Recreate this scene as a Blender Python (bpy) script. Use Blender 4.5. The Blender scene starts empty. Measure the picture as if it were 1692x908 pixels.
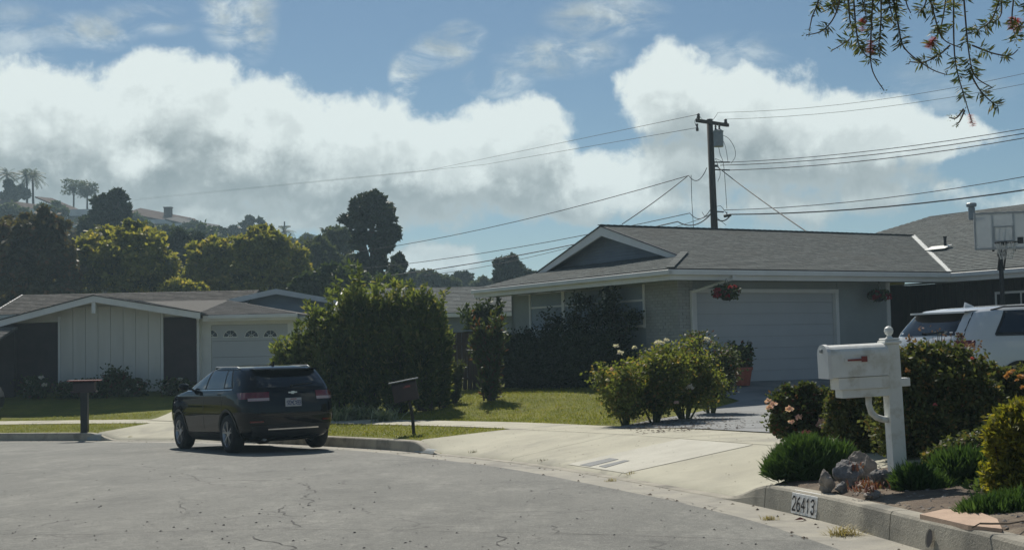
import bpy, bmesh, math, random, time
import numpy as np
from mathutils import Vector, Matrix
T0 = time.time()
random.seed(7); RNG = np.random.default_rng(11)
SC = bpy.context.scene; COL = SC.collection
PI = math.pi
# ------------------------------------------------------------------ camera
F = 2074.0; CX, CY, CH = 846.0, 454.0, 1.4
PITCH = math.atan(114 / F); ROLL = -0.021
cam_d = bpy.data.cameras.new('camera'); cam = bpy.data.objects.new('camera', cam_d); COL.objects.link(cam)
cam_d.sensor_width = 36; cam_d.lens = 36 * F / 1692; cam_d.clip_start = 0.1; cam_d.clip_end = 8000
CAMR = Matrix.Rotation(PI / 2 + PITCH, 4, 'X') @ Matrix.Rotation(ROLL, 4, 'Z')
cam.matrix_world = Matrix.Translation((0, 0, CH)) @ CAMR
SC.camera = cam
SC.render.resolution_x, SC.render.resolution_y = 1024, 549
SC.view_settings.view_transform = 'Standard'; SC.view_settings.look = 'None'
SC.view_settings.exposure = 0.0; SC.view_settings.gamma = 1
SC.cycles.max_bounces = 6; SC.cycles.transparent_max_bounces = 6
SC.cycles.volume_bounces = 0
HAZE_DENSITY = .00085
SUN_EL, SUN_AZ = math.radians(47), math.radians(-11)     # sun stands behind the houses, a little to the left

def ray(px, py):
    d = CAMR.to_3x3() @ Vector((px - CX, -(py - CY), -F)); return d / d.y
def at(px, py, Y): return Vector((0, 0, CH)) + ray(px, py) * Y
def azel(px, py):
    d = ray(px, py); return math.atan2(d.x, d.y), math.atan2(d.z, math.hypot(d.x, d.y))

# ------------------------------------------------------------------ sky with clouds
world = bpy.data.worlds.new("World"); SC.world = world; world.use_nodes = True
wn, wl = world.node_tree.nodes, world.node_tree.links; wn.clear()
def wmath(tree, op, a, b=None, clamp=False, c=None):
    n = tree.nodes.new('ShaderNodeMath'); n.operation = op; n.use_clamp = clamp
    for i, v in enumerate((a, b, c)):
        if v is None: continue
        if isinstance(v, (int, float)): n.inputs[i].default_value = v
        else: tree.links.new(v, n.inputs[i])
    return n.outputs[0]
def wrange(tree, v, a, b, c=0., d=1., smooth=True):
    n = tree.nodes.new('ShaderNodeMapRange'); n.interpolation_type = 'SMOOTHSTEP' if smooth else 'LINEAR'
    tree.links.new(v, n.inputs[0])
    for i, x in enumerate((a, b, c, d)): n.inputs[1 + i].default_value = x
    return n.outputs[0]
# cloud banks: (px, py, rx, ry, weight) turned into azimuth and elevation
BANKS = [(40, 205, 190, 118, 1), (150, 200, 120, 80, .9), (290, 195, 150, 120, 1), (420, 235, 150, 118, 1), (590, 250, 170, 98, 1), (850, 235, 118, 88, 1),
         (720, 250, 110, 72, .9), (200, 270, 360, 85, .95), (600, 290, 400, 62, .9), (950, 305, 230, 62, .85), (1110, 150, 95, 88, 1), (1230, 185, 150, 84, 1),
         (1390, 210, 150, 66, .95), (1530, 232, 120, 40, .9), (1270, 268, 300, 62, .8), (250, 350, 300, 56, .7), (560, 345, 300, 50, .6), (1000, 330, 260, 40, .6), (1330, 330, 260, 44, .5), (715, 432, 85, 42, .85),
                  (-170, 230, 220, 110, 1), (1440, 318, 160, 26, .3), (960, 345, 120, 22, .35), (1810, 330, 200, 40, .5)]
WISPS = [(150, 52, 90, 34, .8), (250, 30, 80, 30, .6), (395, 15, 70, 80, 1), (420, 60, 40, 50, .7), (762, 64, 50, 34, 1), (728, 84, 66, 34, 1), (690, 100, 44, 30, 1), (668, 124, 30, 46, 1.1), (1000, 28, 120, 40, .8), (925, 92, 120, 42, .8), (822, 136, 66, 30, .9), (30, 60, 80, 60, .5), (1230, 90, 120, 40, .5), (1560, 150, 120, 60, .35)]
grp = bpy.data.node_groups.new('cloud_density', 'ShaderNodeTree')
grp.interface.new_socket('Az', in_out='INPUT', socket_type='NodeSocketFloat')
grp.interface.new_socket('El', in_out='INPUT', socket_type='NodeSocketFloat')
grp.interface.new_socket('Density', in_out='OUTPUT', socket_type='NodeSocketFloat')
gi = grp.nodes.new('NodeGroupInput'); go = grp.nodes.new('NodeGroupOutput')
cb = grp.nodes.new('ShaderNodeCombineXYZ'); grp.links.new(gi.outputs[0], cb.inputs[0]); grp.links.new(gi.outputs[1], cb.inputs[1])
nw = grp.nodes.new('ShaderNodeTexNoise'); nw.inputs['Scale'].default_value = 26; nw.inputs['Detail'].default_value = 5
grp.links.new(cb.outputs[0], nw.inputs['Vector'])
ws = grp.nodes.new('ShaderNodeVectorMath'); ws.operation = 'MULTIPLY_ADD'; ws.inputs[1].default_value = (.030, .022, 0); ws.inputs[2].default_value = (-.015, -.011, 0)
grp.links.new(nw.outputs['Color'], ws.inputs[0])
wp = grp.nodes.new('ShaderNodeVectorMath'); wp.operation = 'ADD'; grp.links.new(cb.outputs[0], wp.inputs[0]); grp.links.new(ws.outputs[0], wp.inputs[1])
acc = None
for (px, py, rx, ry, w) in BANKS:
    a, e = azel(px, py); ax = 1 / (rx / F); ay = 1 / (ry / F)
    m = grp.nodes.new('ShaderNodeVectorMath'); m.operation = 'MULTIPLY_ADD'; m.inputs[1].default_value = (ax, ay, 0); m.inputs[2].default_value = (-a * ax, -e * ay, 0)
    grp.links.new(wp.outputs[0], m.inputs[0])
    d = grp.nodes.new('ShaderNodeVectorMath'); d.operation = 'DOT_PRODUCT'; grp.links.new(m.outputs[0], d.inputs[0]); grp.links.new(m.outputs[0], d.inputs[1])
    v = wmath(grp, 'MULTIPLY_ADD', d.outputs['Value'], -w, c=w)
    acc = v if acc is None else wmath(grp, 'SMOOTH_MAX', acc, v, c=.35)
acc = wmath(grp, 'MAXIMUM', acc, -.6)
n1 = grp.nodes.new('ShaderNodeTexNoise'); n1.inputs['Scale'].default_value = 30; n1.inputs['Detail'].default_value = 10; n1.inputs['Roughness'].default_value = .6; n1.inputs['Distortion'].default_value = .15
grp.links.new(cb.outputs[0], n1.inputs['Vector'])
n2 = grp.nodes.new('ShaderNodeTexNoise'); n2.inputs['Scale'].default_value = 5.; n2.inputs['Detail'].default_value = 8; n2.inputs['Roughness'].default_value = .55
grp.links.new(cb.outputs[0], n2.inputs['Vector'])
# the rest of the sky, beyond the frame, carries scattered cumulus of the same kind
oa = wmath(grp, 'ABSOLUTE', gi.outputs[0]); o1 = wrange(grp, oa, .44, .62); o2 = wrange(grp, gi.outputs[1], .29, .42)
om = wmath(grp, 'MAXIMUM', o1, o2); gen = wmath(grp, 'MULTIPLY_ADD', n2.outputs[0], 4., c=-2.25)
gen = wmath(grp, 'MULTIPLY', wmath(grp, 'MINIMUM', gen, 1.), om); gen = wmath(grp, 'ADD', gen, wmath(grp, 'MULTIPLY_ADD', om, .6, c=-.6))
acc = wmath(grp, 'MAXIMUM', acc, gen)
dn = wmath(grp, 'ADD', acc, wmath(grp, 'MULTIPLY_ADD', n1.outputs[0], 1.5, c=-.72)); grp.links.new(dn, go.inputs[0])
W = world.node_tree
tc = wn.new('ShaderNodeTexCoord'); sp = wn.new('ShaderNodeSeparateXYZ'); wl.new(tc.outputs['Generated'], sp.inputs[0])
az = wmath(W, 'ARCTAN2', sp.outputs[0], sp.outputs[1]); el = wmath(W, 'ARCSINE', sp.outputs[2])
def dens(dy, dx=0.):
    g = wn.new('ShaderNodeGroup'); g.node_tree = grp
    wl.new(wmath(W, 'ADD', az, dx), g.inputs[0]); wl.new(wmath(W, 'ADD', el, dy), g.inputs[1]); return g.outputs[0]
cbw = wn.new('ShaderNodeCombineXYZ'); wl.new(az, cbw.inputs[0]); wl.new(el, cbw.inputs[1]); wacc = None
for (px, py, rx, ry, w) in WISPS:
    a, e = azel(px, py); ax = F / rx; ay = F / ry; m = wn.new('ShaderNodeVectorMath'); m.operation = 'MULTIPLY_ADD'; m.inputs[1].default_value = (ax, ay, 0); m.inputs[2].default_value = (-a * ax, -e * ay, 0); wl.new(cbw.outputs[0], m.inputs[0])
    d = wn.new('ShaderNodeVectorMath'); d.operation = 'DOT_PRODUCT'; wl.new(m.outputs[0], d.inputs[0]); wl.new(m.outputs[0], d.inputs[1]); v = wmath(W, 'MULTIPLY_ADD', d.outputs['Value'], -w, c=w); wacc = v if wacc is None else wmath(W, 'SMOOTH_MAX', wacc, v, c=.3)
mw = wn.new('ShaderNodeMapping'); mw.inputs['Rotation'].default_value = (0, 0, -.5); mw.inputs['Scale'].default_value = (.55, 1.3, 1); wl.new(cbw.outputs[0], mw.inputs[0])
nwz = wn.new('ShaderNodeTexNoise'); nwz.inputs['Scale'].default_value = 34; nwz.inputs['Detail'].default_value = 10; nwz.inputs['Roughness'].default_value = .62; nwz.inputs['Distortion'].default_value = .5; wl.new(mw.outputs[0], nwz.inputs['Vector'])
wal = wmath(W, 'MULTIPLY', wrange(W, wacc, -.1, .9), wrange(W, nwz.outputs[0], .36, .68)); wal = wmath(W, 'MULTIPLY', wal, .85)
d0 = dens(0); d1 = dens(.016, -.004); d2 = dens(.05, -.012)
alpha = wmath(W, 'MAXIMUM', wrange(W, d0, .04, .48), wal)
lit = wrange(W, wmath(W, 'SUBTRACT', d0, d1), -.22, .40)
up = wrange(W, wmath(W, 'SUBTRACT', d0, d2), -.25, .75)
fac = wmath(W, 'ADD', wmath(W, 'MULTIPLY', lit, .42), wmath(W, 'MULTIPLY', up, .62), clamp=True)
thin = wrange(W, d0, .2, 1.0, .34, .0)
fac = wmath(W, 'ADD', fac, thin, clamp=True)
cr = wn.new('ShaderNodeMix'); cr.data_type = 'RGBA'; wl.new(fac, cr.inputs[0])
cr.inputs[6].default_value = (.235, .285, .30, 1); cr.inputs[7].default_value = (.80, .87, .85, 1)
world.cycles.sampling_method = 'MANUAL'; world.cycles.sample_map_resolution = 256
sky = wn.new('ShaderNodeTexSky'); sky.sky_type = 'NISHITA'; sky.sun_disc = False
sky.sun_elevation = SUN_EL; sky.sun_rotation = SUN_AZ; sky.altitude = 50; sky.air_density = 1.0; sky.dust_density = .35; sky.ozone_density = 2.0
SKY_STRENGTH = .05
sm = wn.new('ShaderNodeVectorMath'); sm.operation = 'MULTIPLY'; sm.inputs[1].default_value = (.80, .99, 1.08); wl.new(sky.outputs[0], sm.inputs[0])
cm = wn.new('ShaderNodeVectorMath'); cm.operation = 'SCALE'; cm.inputs[3].default_value = .98 / SKY_STRENGTH; wl.new(cr.outputs[2], cm.inputs[0])
mx = wn.new('ShaderNodeMix'); mx.data_type = 'RGBA'; wl.new(alpha, mx.inputs[0]); wl.new(sm.outputs[0], mx.inputs[6]); wl.new(cm.outputs[0], mx.inputs[7])
bg = wn.new('ShaderNodeBackground'); bg.inputs[1].default_value = SKY_STRENGTH; wl.new(mx.outputs[2], bg.inputs[0])
wo = wn.new('ShaderNodeOutputWorld'); wl.new(bg.outputs[0], wo.inputs[0])
# ------------------------------------------------------------------ sun
sd = bpy.data.lights.new('sun', 'SUN'); sd.energy = 4.9; sd.angle = math.radians(.53); sd.color = (1, .94, .84)
sun = bpy.data.objects.new('sun', sd); COL.objects.link(sun)
sv = Vector((math.sin(SUN_AZ) * math.cos(SUN_EL), math.cos(SUN_AZ) * math.cos(SUN_EL), math.sin(SUN_EL)))
sun.rotation_euler = sv.to_track_quat('Z', 'Y').to_euler(); sun.location = (0, 0, 60)

# ------------------------------------------------------------------ materials
def new_mat(name):
    m = bpy.data.materials.new(name); m.use_nodes = True; n = m.node_tree.nodes; n.clear()
    out = n.new('ShaderNodeOutputMaterial'); b = n.new('ShaderNodeBsdfPrincipled'); m.node_tree.links.new(b.outputs[0], out.inputs[0]); return m, b, out
def noise_fac(nt, scale, detail=4, rough=.6, stretch=None, space='Object'):
    t = nt.nodes.new('ShaderNodeTexCoord'); v = t.outputs[space]
    if space == 'Position': pass
    if stretch:
        mp = nt.nodes.new('ShaderNodeMapping'); mp.inputs['Scale'].default_value = stretch; nt.links.new(v, mp.inputs[0]); v = mp.outputs[0]
    n = nt.nodes.new('ShaderNodeTexNoise'); n.inputs['Scale'].default_value = scale; n.inputs['Detail'].default_value = detail; n.inputs['Roughness'].default_value = rough
    nt.links.new(v, n.inputs['Vector']); return n.outputs[0]
def mixc(nt, f, a, b):
    m = nt.nodes.new('ShaderNodeMix'); m.data_type = 'RGBA'
    if isinstance(f, (int, float)): m.inputs[0].default_value = f
    else: nt.links.new(f, m.inputs[0])
    for i, c in ((6, a), (7, b)):
        if isinstance(c, tuple): m.inputs[i].default_value = (*c, 1) if len(c) == 3 else c
        else: nt.links.new(c, m.inputs[i])
    return m.outputs[2]
def surf(name, c1, c2=None, rough=.7, scale=3, bump=0., bscale=40, metal=0, spec=.5, stretch=None, c3=None, s3=.5, coat=0, lo=.35, hi=.65, obj_rand=0., island=0.):
    """plain weathered surface: two tones by noise, a third tone in large stains, fine relief"""
    m, b, out = new_mat(name); nt = m.node_tree
    c2 = c2 or tuple(x * .82 for x in c1)
    f = wrange(nt, noise_fac(nt, scale, 6, .65, stretch), lo, hi)
    col = mixc(nt, f, c1, c2)
    if c3: col = mixc(nt, wrange(nt, noise_fac(nt, s3, 4, .6), .5, .68), col, c3)
    if obj_rand or island:
        if obj_rand:
            oi = nt.nodes.new('ShaderNodeObjectInfo'); r = oi.outputs['Random']
            if island:
                g = nt.nodes.new('ShaderNodeNewGeometry'); r = wmath(nt, 'FRACT', wmath(nt, 'ADD', r, g.outputs['Random Per Island']))
        else:
            g = nt.nodes.new('ShaderNodeNewGeometry'); r = g.outputs['Random Per Island']
        k = wrange(nt, r, 0, 1, 1 - max(obj_rand, island), 1 + max(obj_rand, island), smooth=False)
        vm = nt.nodes.new('ShaderNodeVectorMath'); vm.operation = 'SCALE'; nt.links.new(col, vm.inputs[0]); nt.links.new(k, vm.inputs[3]); col = vm.outputs[0]
    nt.links.new(col, b.inputs['Base Color'])
    b.inputs['Roughness'].default_value = rough; b.inputs['Metallic'].default_value = metal; b.inputs['Specular IOR Level'].default_value = spec
    b.inputs['Coat Weight'].default_value = coat; b.inputs['Coat Roughness'].default_value = .04
    if bump:
        bp = nt.nodes.new('ShaderNodeBump'); bp.inputs['Strength'].default_value = bump; bp.inputs['Distance'].default_value = .02
        nt.links.new(noise_fac(nt, bscale, 5, .7), bp.inputs['Height']); nt.links.new(bp.outputs[0], b.inputs['Normal'])
    return m
def leafmat(name, c1, c2, c3=None, trans=.35, rough=.55, clump=1.2, spec=.25):
    """leaves: tone by leaf and by clump, part of the light passes through"""
    m, b, out = new_mat(name); nt = m.node_tree
    g = nt.nodes.new('ShaderNodeNewGeometry')
    f = wmath(nt, 'ADD', wmath(nt, 'MULTIPLY', g.outputs['Random Per Island'], .55), wmath(nt, 'MULTIPLY_ADD', noise_fac(nt, clump, 2, .5), 1.6, c=-.58), clamp=True)
    col = mixc(nt, f, c1, c2)
    if c3:
        f3 = wrange(nt, wmath(nt, 'FRACT', wmath(nt, 'MULTIPLY', g.outputs['Random Per Island'], 7.3)), .8, .95)
        col = mixc(nt, f3, col, c3)
    nt.links.new(col, b.inputs['Base Color']); b.inputs['Roughness'].default_value = rough; b.inputs['Specular IOR Level'].default_value = spec
    tr = nt.nodes.new('ShaderNodeBsdfTranslucent')
    tcol = nt.nodes.new('ShaderNodeVectorMath'); tcol.operation = 'MULTIPLY'; tcol.inputs[1].default_value = (1.35, 1.35, .6); nt.links.new(col, tcol.inputs[0]); nt.links.new(tcol.outputs[0], tr.inputs[0])
    ms = nt.nodes.new('ShaderNodeMixShader'); ms.inputs[0].default_value = trans
    nt.links.new(b.outputs[0], ms.inputs[1]); nt.links.new(tr.outputs[0], ms.inputs[2]); nt.links.new(ms.outputs[0], out.inputs[0])
    return m
M = {}
M['concrete'] = surf('concrete', (.46, .44, .34), (.39, .37, .285), .88, 1.1, .45, 60, c3=(.31, .295, .24), s3=.55)
M['concrete_new'] = surf('concrete_new', (.49, .475, .40), (.43, .415, .345), .85, 1.6, .3, 60)
M['kerb'] = surf('kerb_concrete', (.40, .37, .30), (.29, .27, .22), .88, 2.2, .6, 50, c3=(.19, .18, .15), s3=1.5)
M['gutter'] = surf('gutter_concrete', (.36, .34, .28), (.29, .275, .235), .88, 2.2, .5, 45, c3=(.22, .21, .18), s3=1.2)
M['driveway'] = surf('old_driveway', (.25, .26, .26), (.20, .21, .21), .85, 1.1, .4, 50, c3=(.155, .16, .16), s3=.6)
M['soil'] = surf('soil', (.15, .11, .075), (.09, .065, .045), .95, 5, .9, 30, c3=(.22, .18, .13), s3=2)
M['stucco'] = surf('grey_stucco', (.31, .34, .335), (.28, .31, .305), .85, 1.5, .25, 80)
M['white_paint'] = surf('white_paint', (.72, .72, .69), (.66, .66, .63), .55, 1.5, .06, 30)
M['bright_white'] = surf('bright_white', (.74, .75, .71), (.68, .69, .65), .5, 5, .12, 45, c3=(.56, .55, .48), s3=6, lo=.3, hi=.7)
M['door_white'] = surf('door_white', (.47, .49, .50), (.44, .46, .47), .5, .8)
M['gable_grey'] = surf('gable_grey', (.24, .275, .31), (.21, .245, .28), .7, 2, .1, 30)
M['cream_board'] = surf('cream_board', (.62, .61, .56), (.56, .55, .5), .7, 1.3, .1, 30, stretch=(1, 1, .2))
M['brown_wall'] = surf('brown_wall', (.055, .04, .042), (.04, .03, .032), .8, 2, .2, 30)
M['dark_brown'] = surf('dark_brown', (.05, .042, .036), (.035, .03, .027), .75, 3, .2, 30)
M['blue_wall'] = surf('blue_grey_wall', (.28, .33, .37), (.25, .30, .34), .8, 2)
M['brick'] = surf('white_brick', (.43, .44, .42), (.36, .37, .35), .85, 8, .5, 60, obj_rand=.08)
M['mortar'] = surf('mortar', (.36, .36, .34), None, .9, 8)
M['shingle'] = surf('asphalt_shingle', (.155, .170, .162), (.108, .118, .115), .95, 9, .5, 90, spec=.2, obj_rand=.16, island=.16, c3=(.13, .138, .13), s3=.7)
M['roof_felt'] = surf('roof_felt', (.13, .125, .115), None, .95, 8, spec=.2)
M['shake'] = surf('weathered_shake', (.22, .22, .21), (.13, .12, .11), .95, 9, .5, 60, spec=.2, obj_rand=.25, island=.25)
M['shake_dark'] = surf('dark_shake', (.095, .09, .082), (.06, .057, .052), .95, 9, .5, 60, spec=.2, obj_rand=.3, island=.3)
M['wood_pole'] = surf('pole_wood', (.055, .045, .036), (.035, .028, .022), .9, 6, .5, 30, stretch=(6, 6, .4))
M['bark'] = surf('bark', (.11, .085, .065), (.06, .045, .035), .95, 8, .8, 25, stretch=(3, 3, .5))
M['twig'] = surf('twig', (.13, .10, .07), (.08, .06, .045), .9, 20)
M['green_stem'] = surf('green_stem', (.09, .11, .045), (.07, .08, .035), .8, 20)
M['metal_grey'] = surf('grey_metal', (.30, .32, .33), (.25, .27, .28), .45, 5, metal=.4)
M['metal_dark'] = surf('dark_metal', (.025, .026, .028), (.018, .018, .02), .45, 6, metal=.3)
M['black'] = surf('black_plastic', (.012, .012, .013), (.016, .016, .017), .55, 6)
M['rubber'] = surf('tyre_rubber', (.014, .014, .015), (.022, .022, .022), .85, 12, .2, 60)
M['chrome'] = surf('chrome', (.7, .7, .7), None, .18, 5, metal=1)
M['rim'] = surf('alloy_rim', (.42, .43, .45), (.34, .35, .37), .32, 5, metal=.85)
M['wire'] = surf('wire', (.03, .03, .032), None, .7, 5)
M['insulator'] = surf('insulator', (.06, .045, .04), None, .35, 5)
M['red'] = surf('faded_red', (.26, .055, .045), (.20, .045, .04), .5, 8)
M['terracotta'] = surf('terracotta', (.36, .09, .05), (.28, .07, .04), .75, 6, .2, 40)
M['rock'] = surf('rock', (.30, .26, .225), (.16, .145, .13), .9, 7, 1., 14, c3=(.40, .36, .32), s3=4)
M['rock_grey'] = surf('grey_rock', (.25, .24, .235), (.12, .115, .11), .9, 9, 1., 18, c3=(.38, .35, .32), s3=5)
M['flagstone'] = surf('peach_flagstone', (.50, .36, .26), (.42, .30, .22), .9, 4, .4, 40)
M['tar'] = surf('crack_tar', (.055, .055, .052), (.075, .073, .068), .9, 20)
M['plate_white'] = surf('plate_white', (.72, .72, .70), (.62, .62, .60), .7, 10)
M['plate_blue'] = surf('faded_blue_plate', (.24, .30, .35), (.33, .34, .32), .8, 9, lo=.3, hi=.6)
M['plate_grey'] = surf('plate_grey', (.50, .51, .52), None, .6, 10)
M['ink'] = surf('stencil_black', (.02, .02, .022), None, .8, 10)
M['ink_blue'] = surf('plate_ink', (.03, .05, .16), None, .6, 10)
M['dry_grass'] = leafmat('dry_grass', (.42, .36, .19), (.30, .25, .13), trans=.3)
M['window_dark'] = surf('window_dark', (.015, .018, .022), None, .08, 2, spec=.8)
M['glass_dark'] = surf('tinted_glass', (.008, .010, .013), None, .03, 2, spec=.9)
M['fence'] = surf('fence_wood', (.10, .06, .045), (.065, .04, .03), .85, 4, .4, 30, obj_rand=.15)
M['tail_red'] = surf('tail_lamp_red', (.16, .006, .008), (.11, .005, .006), .12, 5, coat=1)
M['tail_clear'] = surf('tail_lamp_clear', (.42, .32, .32), (.34, .26, .26), .15, 5, coat=1)
M['paint_dark'] = surf('dark_car_paint', (.0035, .0045, .007), (.004, .005, .0075), .4, 3, spec=.0, coat=.75)
M['paint_white'] = surf('white_car_paint', (.66, .68, .69), (.65, .67, .68), .3, 3, coat=1)
M['paint_silver'] = surf('silver_car_paint', (.30, .31, .32), None, .3, 3, metal=.6, coat=1)
M['hill_soil'] = surf('hill_soil', (.085, .09, .055), (.055, .065, .04), .95, .25, c3=(.12, .10, .065), s3=.06)
M['tan_wall'] = surf('tan_wall', (.25, .22, .19), (.22, .195, .165), .85, .8)
M['hill_roof'] = surf('hill_roof', (.12, .085, .07), (.085, .06, .05), .95, 1.2, spec=.1)
M['hill_roof_grey'] = surf('hill_roof_grey', (.15, .145, .14), (.11, .105, .10), .95, 1.2, spec=.1)
M['peach_wood'] = surf('hoop_board', (.62, .66, .68), (.56, .60, .62), .2, 3)
_t = M['peach_wood'].node_tree; _tr = _t.nodes.new('ShaderNodeBsdfTransparent'); _mx = _t.nodes.new('ShaderNodeMixShader'); _mx.inputs[0].default_value = .55; _o = [n for n in _t.nodes if n.type == 'OUTPUT_MATERIAL'][0]; _p = [n for n in _t.nodes if n.type == 'BSDF_PRINCIPLED'][0]; _t.links.new(_p.outputs[0], _mx.inputs[1]); _t.links.new(_tr.outputs[0], _mx.inputs[2]); _t.links.new(_mx.outputs[0], _o.inputs[0])
M['hoop_frame'] = surf('hoop_frame', (.32, .34, .35), (.28, .30, .31), .5, 6)
M['net'] = surf('net', (.55, .55, .52), None, .8, 20)
M['cover'] = surf('meter_cover', (.20, .21, .21), (.15, .16, .16), .8, 10, .3, 60)
# leaves
M['lf_yellow'] = leafmat('leaf_yellow_green', (.075, .095, .03), (.36, .345, .085), (.42, .34, .10), .5, clump=.8)
M['lf_dark'] = leafmat('leaf_dark', (.03, .046, .028), (.065, .085, .042), None, .2, clump=.8)
M['lf_pine'] = leafmat('leaf_pine', (.028, .042, .026), (.065, .082, .040), None, .2, clump=.9)
M['lf_grey'] = leafmat('leaf_grey_green', (.06, .08, .05), (.11, .13, .07), None, .3, clump=.6)
M['lf_mid'] = leafmat('leaf_mid', (.04, .065, .025), (.095, .125, .045), None, .32, clump=.7)
M['lf_brown'] = leafmat('leaf_brown_green', (.085, .08, .05), (.16, .135, .075), (.20, .11, .06), .3, clump=.8)
M['lf_hedge'] = leafmat('leaf_hedge', (.055, .085, .035), (.19, .225, .075), (.25, .235, .10), .5, clump=1.1)
M['lf_dkhedge'] = leafmat('leaf_dark_hedge', (.020, .034, .018), (.050, .070, .030), None, .25, clump=1.6)
M['lf_rose'] = leafmat('leaf_rose', (.06, .09, .028), (.22, .24, .06), (.28, .20, .08), .5, clump=3)
M['lf_rosedk'] = leafmat('leaf_rose_dark', (.04, .06, .028), (.11, .135, .055), (.14, .06, .04), .35, clump=4)
M['lf_bush'] = leafmat('leaf_bush', (.05, .07, .03), (.15, .17, .07), (.20, .14, .06), .42, clump=4)
M['lf_juniper'] = leafmat('leaf_juniper', (.04, .085, .03), (.10, .17, .055), None, .3, clump=6)
M['lf_lime'] = leafmat('leaf_lime', (.10, .12, .02), (.34, .31, .045), (.40, .32, .06), .42, clump=5)
M['lf_fern'] = leafmat('leaf_fern', (.055, .10, .035), (.15, .20, .07), None, .4, clump=6)
M['lf_bottle'] = leafmat('leaf_bottlebrush', (.04, .065, .028), (.15, .17, .075), (.24, .20, .09), .35, clump=8)
M['lf_palm'] = leafmat('leaf_palm', (.05, .07, .035), (.10, .12, .06), None, .3, clump=1)
M['lf_aga'] = leafmat('leaf_variegated', (.10, .15, .07), (.5, .5, .38), None, .4, clump=5)
M['lf_red'] = leafmat('leaf_red_succulent', (.14, .045, .04), (.24, .11, .085), (.13, .12, .08), .3, clump=9)
M['pt_pink'] = leafmat('petal_pink', (.68, .42, .44), (.78, .62, .62), None, .3, clump=9)
M['pt_white'] = leafmat('petal_white', (.70, .66, .68), (.78, .74, .75), None, .3, clump=9)
M['pt_red'] = leafmat('petal_red', (.28, .03, .045), (.38, .05, .07), None, .3, clump=9)
M['pt_crimson'] = leafmat('petal_crimson', (.50, .08, .14), (.65, .22, .26), None, .35, clump=20)
M['pt_orange'] = leafmat('petal_orange', (.52, .24, .09), (.60, .36, .18), None, .3, clump=9)
M['lf_redtwig'] = leafmat('leaf_red_twig', (.12, .07, .06), (.22, .12, .11), (.10, .12, .05), .35, clump=6)
M['lf_grass'] = leafmat('grass_blades', (.15, .175, .022), (.27, .275, .045), (.30, .26, .09), .4, clump=.9)

def lawn_mat():
    m, b, out = new_mat('lawn'); nt = m.node_tree
    f = wrange(nt, noise_fac(nt, .9, 6, .7), .35, .68)
    col = mixc(nt, f, (.15, .17, .025), (.24, .24, .04))
    f2 = wrange(nt, noise_fac(nt, 4.5, 5, .75), .5, .72); col = mixc(nt, wmath(nt, 'MULTIPLY', f2, .75), col, (.17, .135, .06))
    f3 = wrange(nt, noise_fac(nt, 32, 3, .7), .42, .7); col = mixc(nt, wmath(nt, 'MULTIPLY', f3, .5), col, (.055, .065, .015))
    nt.links.new(col, b.inputs['Base Color']); b.inputs['Roughness'].default_value = .9; b.inputs['Specular IOR Level'].default_value = .15
    bp = nt.nodes.new('ShaderNodeBump'); bp.inputs['Strength'].default_value = .9; bp.inputs['Distance'].default_value = .05
    nt.links.new(noise_fac(nt, 26, 5, .75), bp.inputs['Height']); nt.links.new(bp.outputs[0], b.inputs['Normal']); return m
M['lawn'] = lawn_mat()
def asphalt_mat():
    m, b, out = new_mat('worn_asphalt'); nt = m.node_tree
    f = wrange(nt, noise_fac(nt, .4, 6, .65, (1, .6, 1)), .36, .66)
    col = mixc(nt, f, (.175, .178, .162), (.225, .225, .204))
    fs = wrange(nt, noise_fac(nt, .7, 10, .85, (1.3, .5, 1)), .46, .64); col = mixc(nt, wmath(nt, 'MULTIPLY', fs, .75), col, (.33, .328, .292))
    ft = wrange(nt, noise_fac(nt, 1.3, 6, .75, (.8, .5, 1)), .50, .66); col = mixc(nt, wmath(nt, 'MULTIPLY', ft, .7), col, (.125, .128, .118))
    fm = wrange(nt, noise_fac(nt, 11, 6, .95), .40, .62); col = mixc(nt, wmath(nt, 'MULTIPLY', fm, .6), col, (.115, .117, .108))
    fg = wrange(nt, noise_fac(nt, 60, 3, .9), .42, .66); col = mixc(nt, wmath(nt, 'MULTIPLY', fg, .55), col, (.12, .12, .11))
    fh = wrange(nt, noise_fac(nt, 95, 2, .9), .58, .68); col = mixc(nt, wmath(nt, 'MULTIPLY', fh, .8), col, (.48, .47, .42))
    tcx = nt.nodes.new('ShaderNodeTexCoord'); nz = nt.nodes.new('ShaderNodeTexNoise'); nz.inputs['Scale'].default_value = 2.5; nz.inputs['Detail'].default_value = 4; nt.links.new(tcx.outputs['Object'], nz.inputs['Vector'])
    ma = nt.nodes.new('ShaderNodeVectorMath'); ma.operation = 'MULTIPLY_ADD'; ma.inputs[1].default_value = (.5, .5, 0); nt.links.new(nz.outputs['Color'], ma.inputs[0]); nt.links.new(tcx.outputs['Object'], ma.inputs[2])
    vo = nt.nodes.new('ShaderNodeTexVoronoi'); vo.feature = 'DISTANCE_TO_EDGE'; vo.inputs['Scale'].default_value = .85; nt.links.new(ma.outputs[0], vo.inputs['Vector'])
    ck = wmath(nt, 'MULTIPLY', wrange(nt, vo.outputs[0], .004, .012, 1, 0), wrange(nt, noise_fac(nt, .35, 3, .6), .47, .60)); col = mixc(nt, wmath(nt, 'MULTIPLY', ck, .6), col, (.06, .06, .056))
    nt.links.new(col, b.inputs['Base Color']); b.inputs['Roughness'].default_value = .85; b.inputs['Specular IOR Level'].default_value = .3
    bp = nt.nodes.new('ShaderNodeBump'); bp.inputs['Strength'].default_value = .75; bp.inputs['Distance'].default_value = .012
    nt.links.new(noise_fac(nt, 75, 4, .8), bp.inputs['Height']); nt.links.new(bp.outputs[0], b.inputs['Normal']); return m
M['asphalt'] = asphalt_mat()

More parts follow.
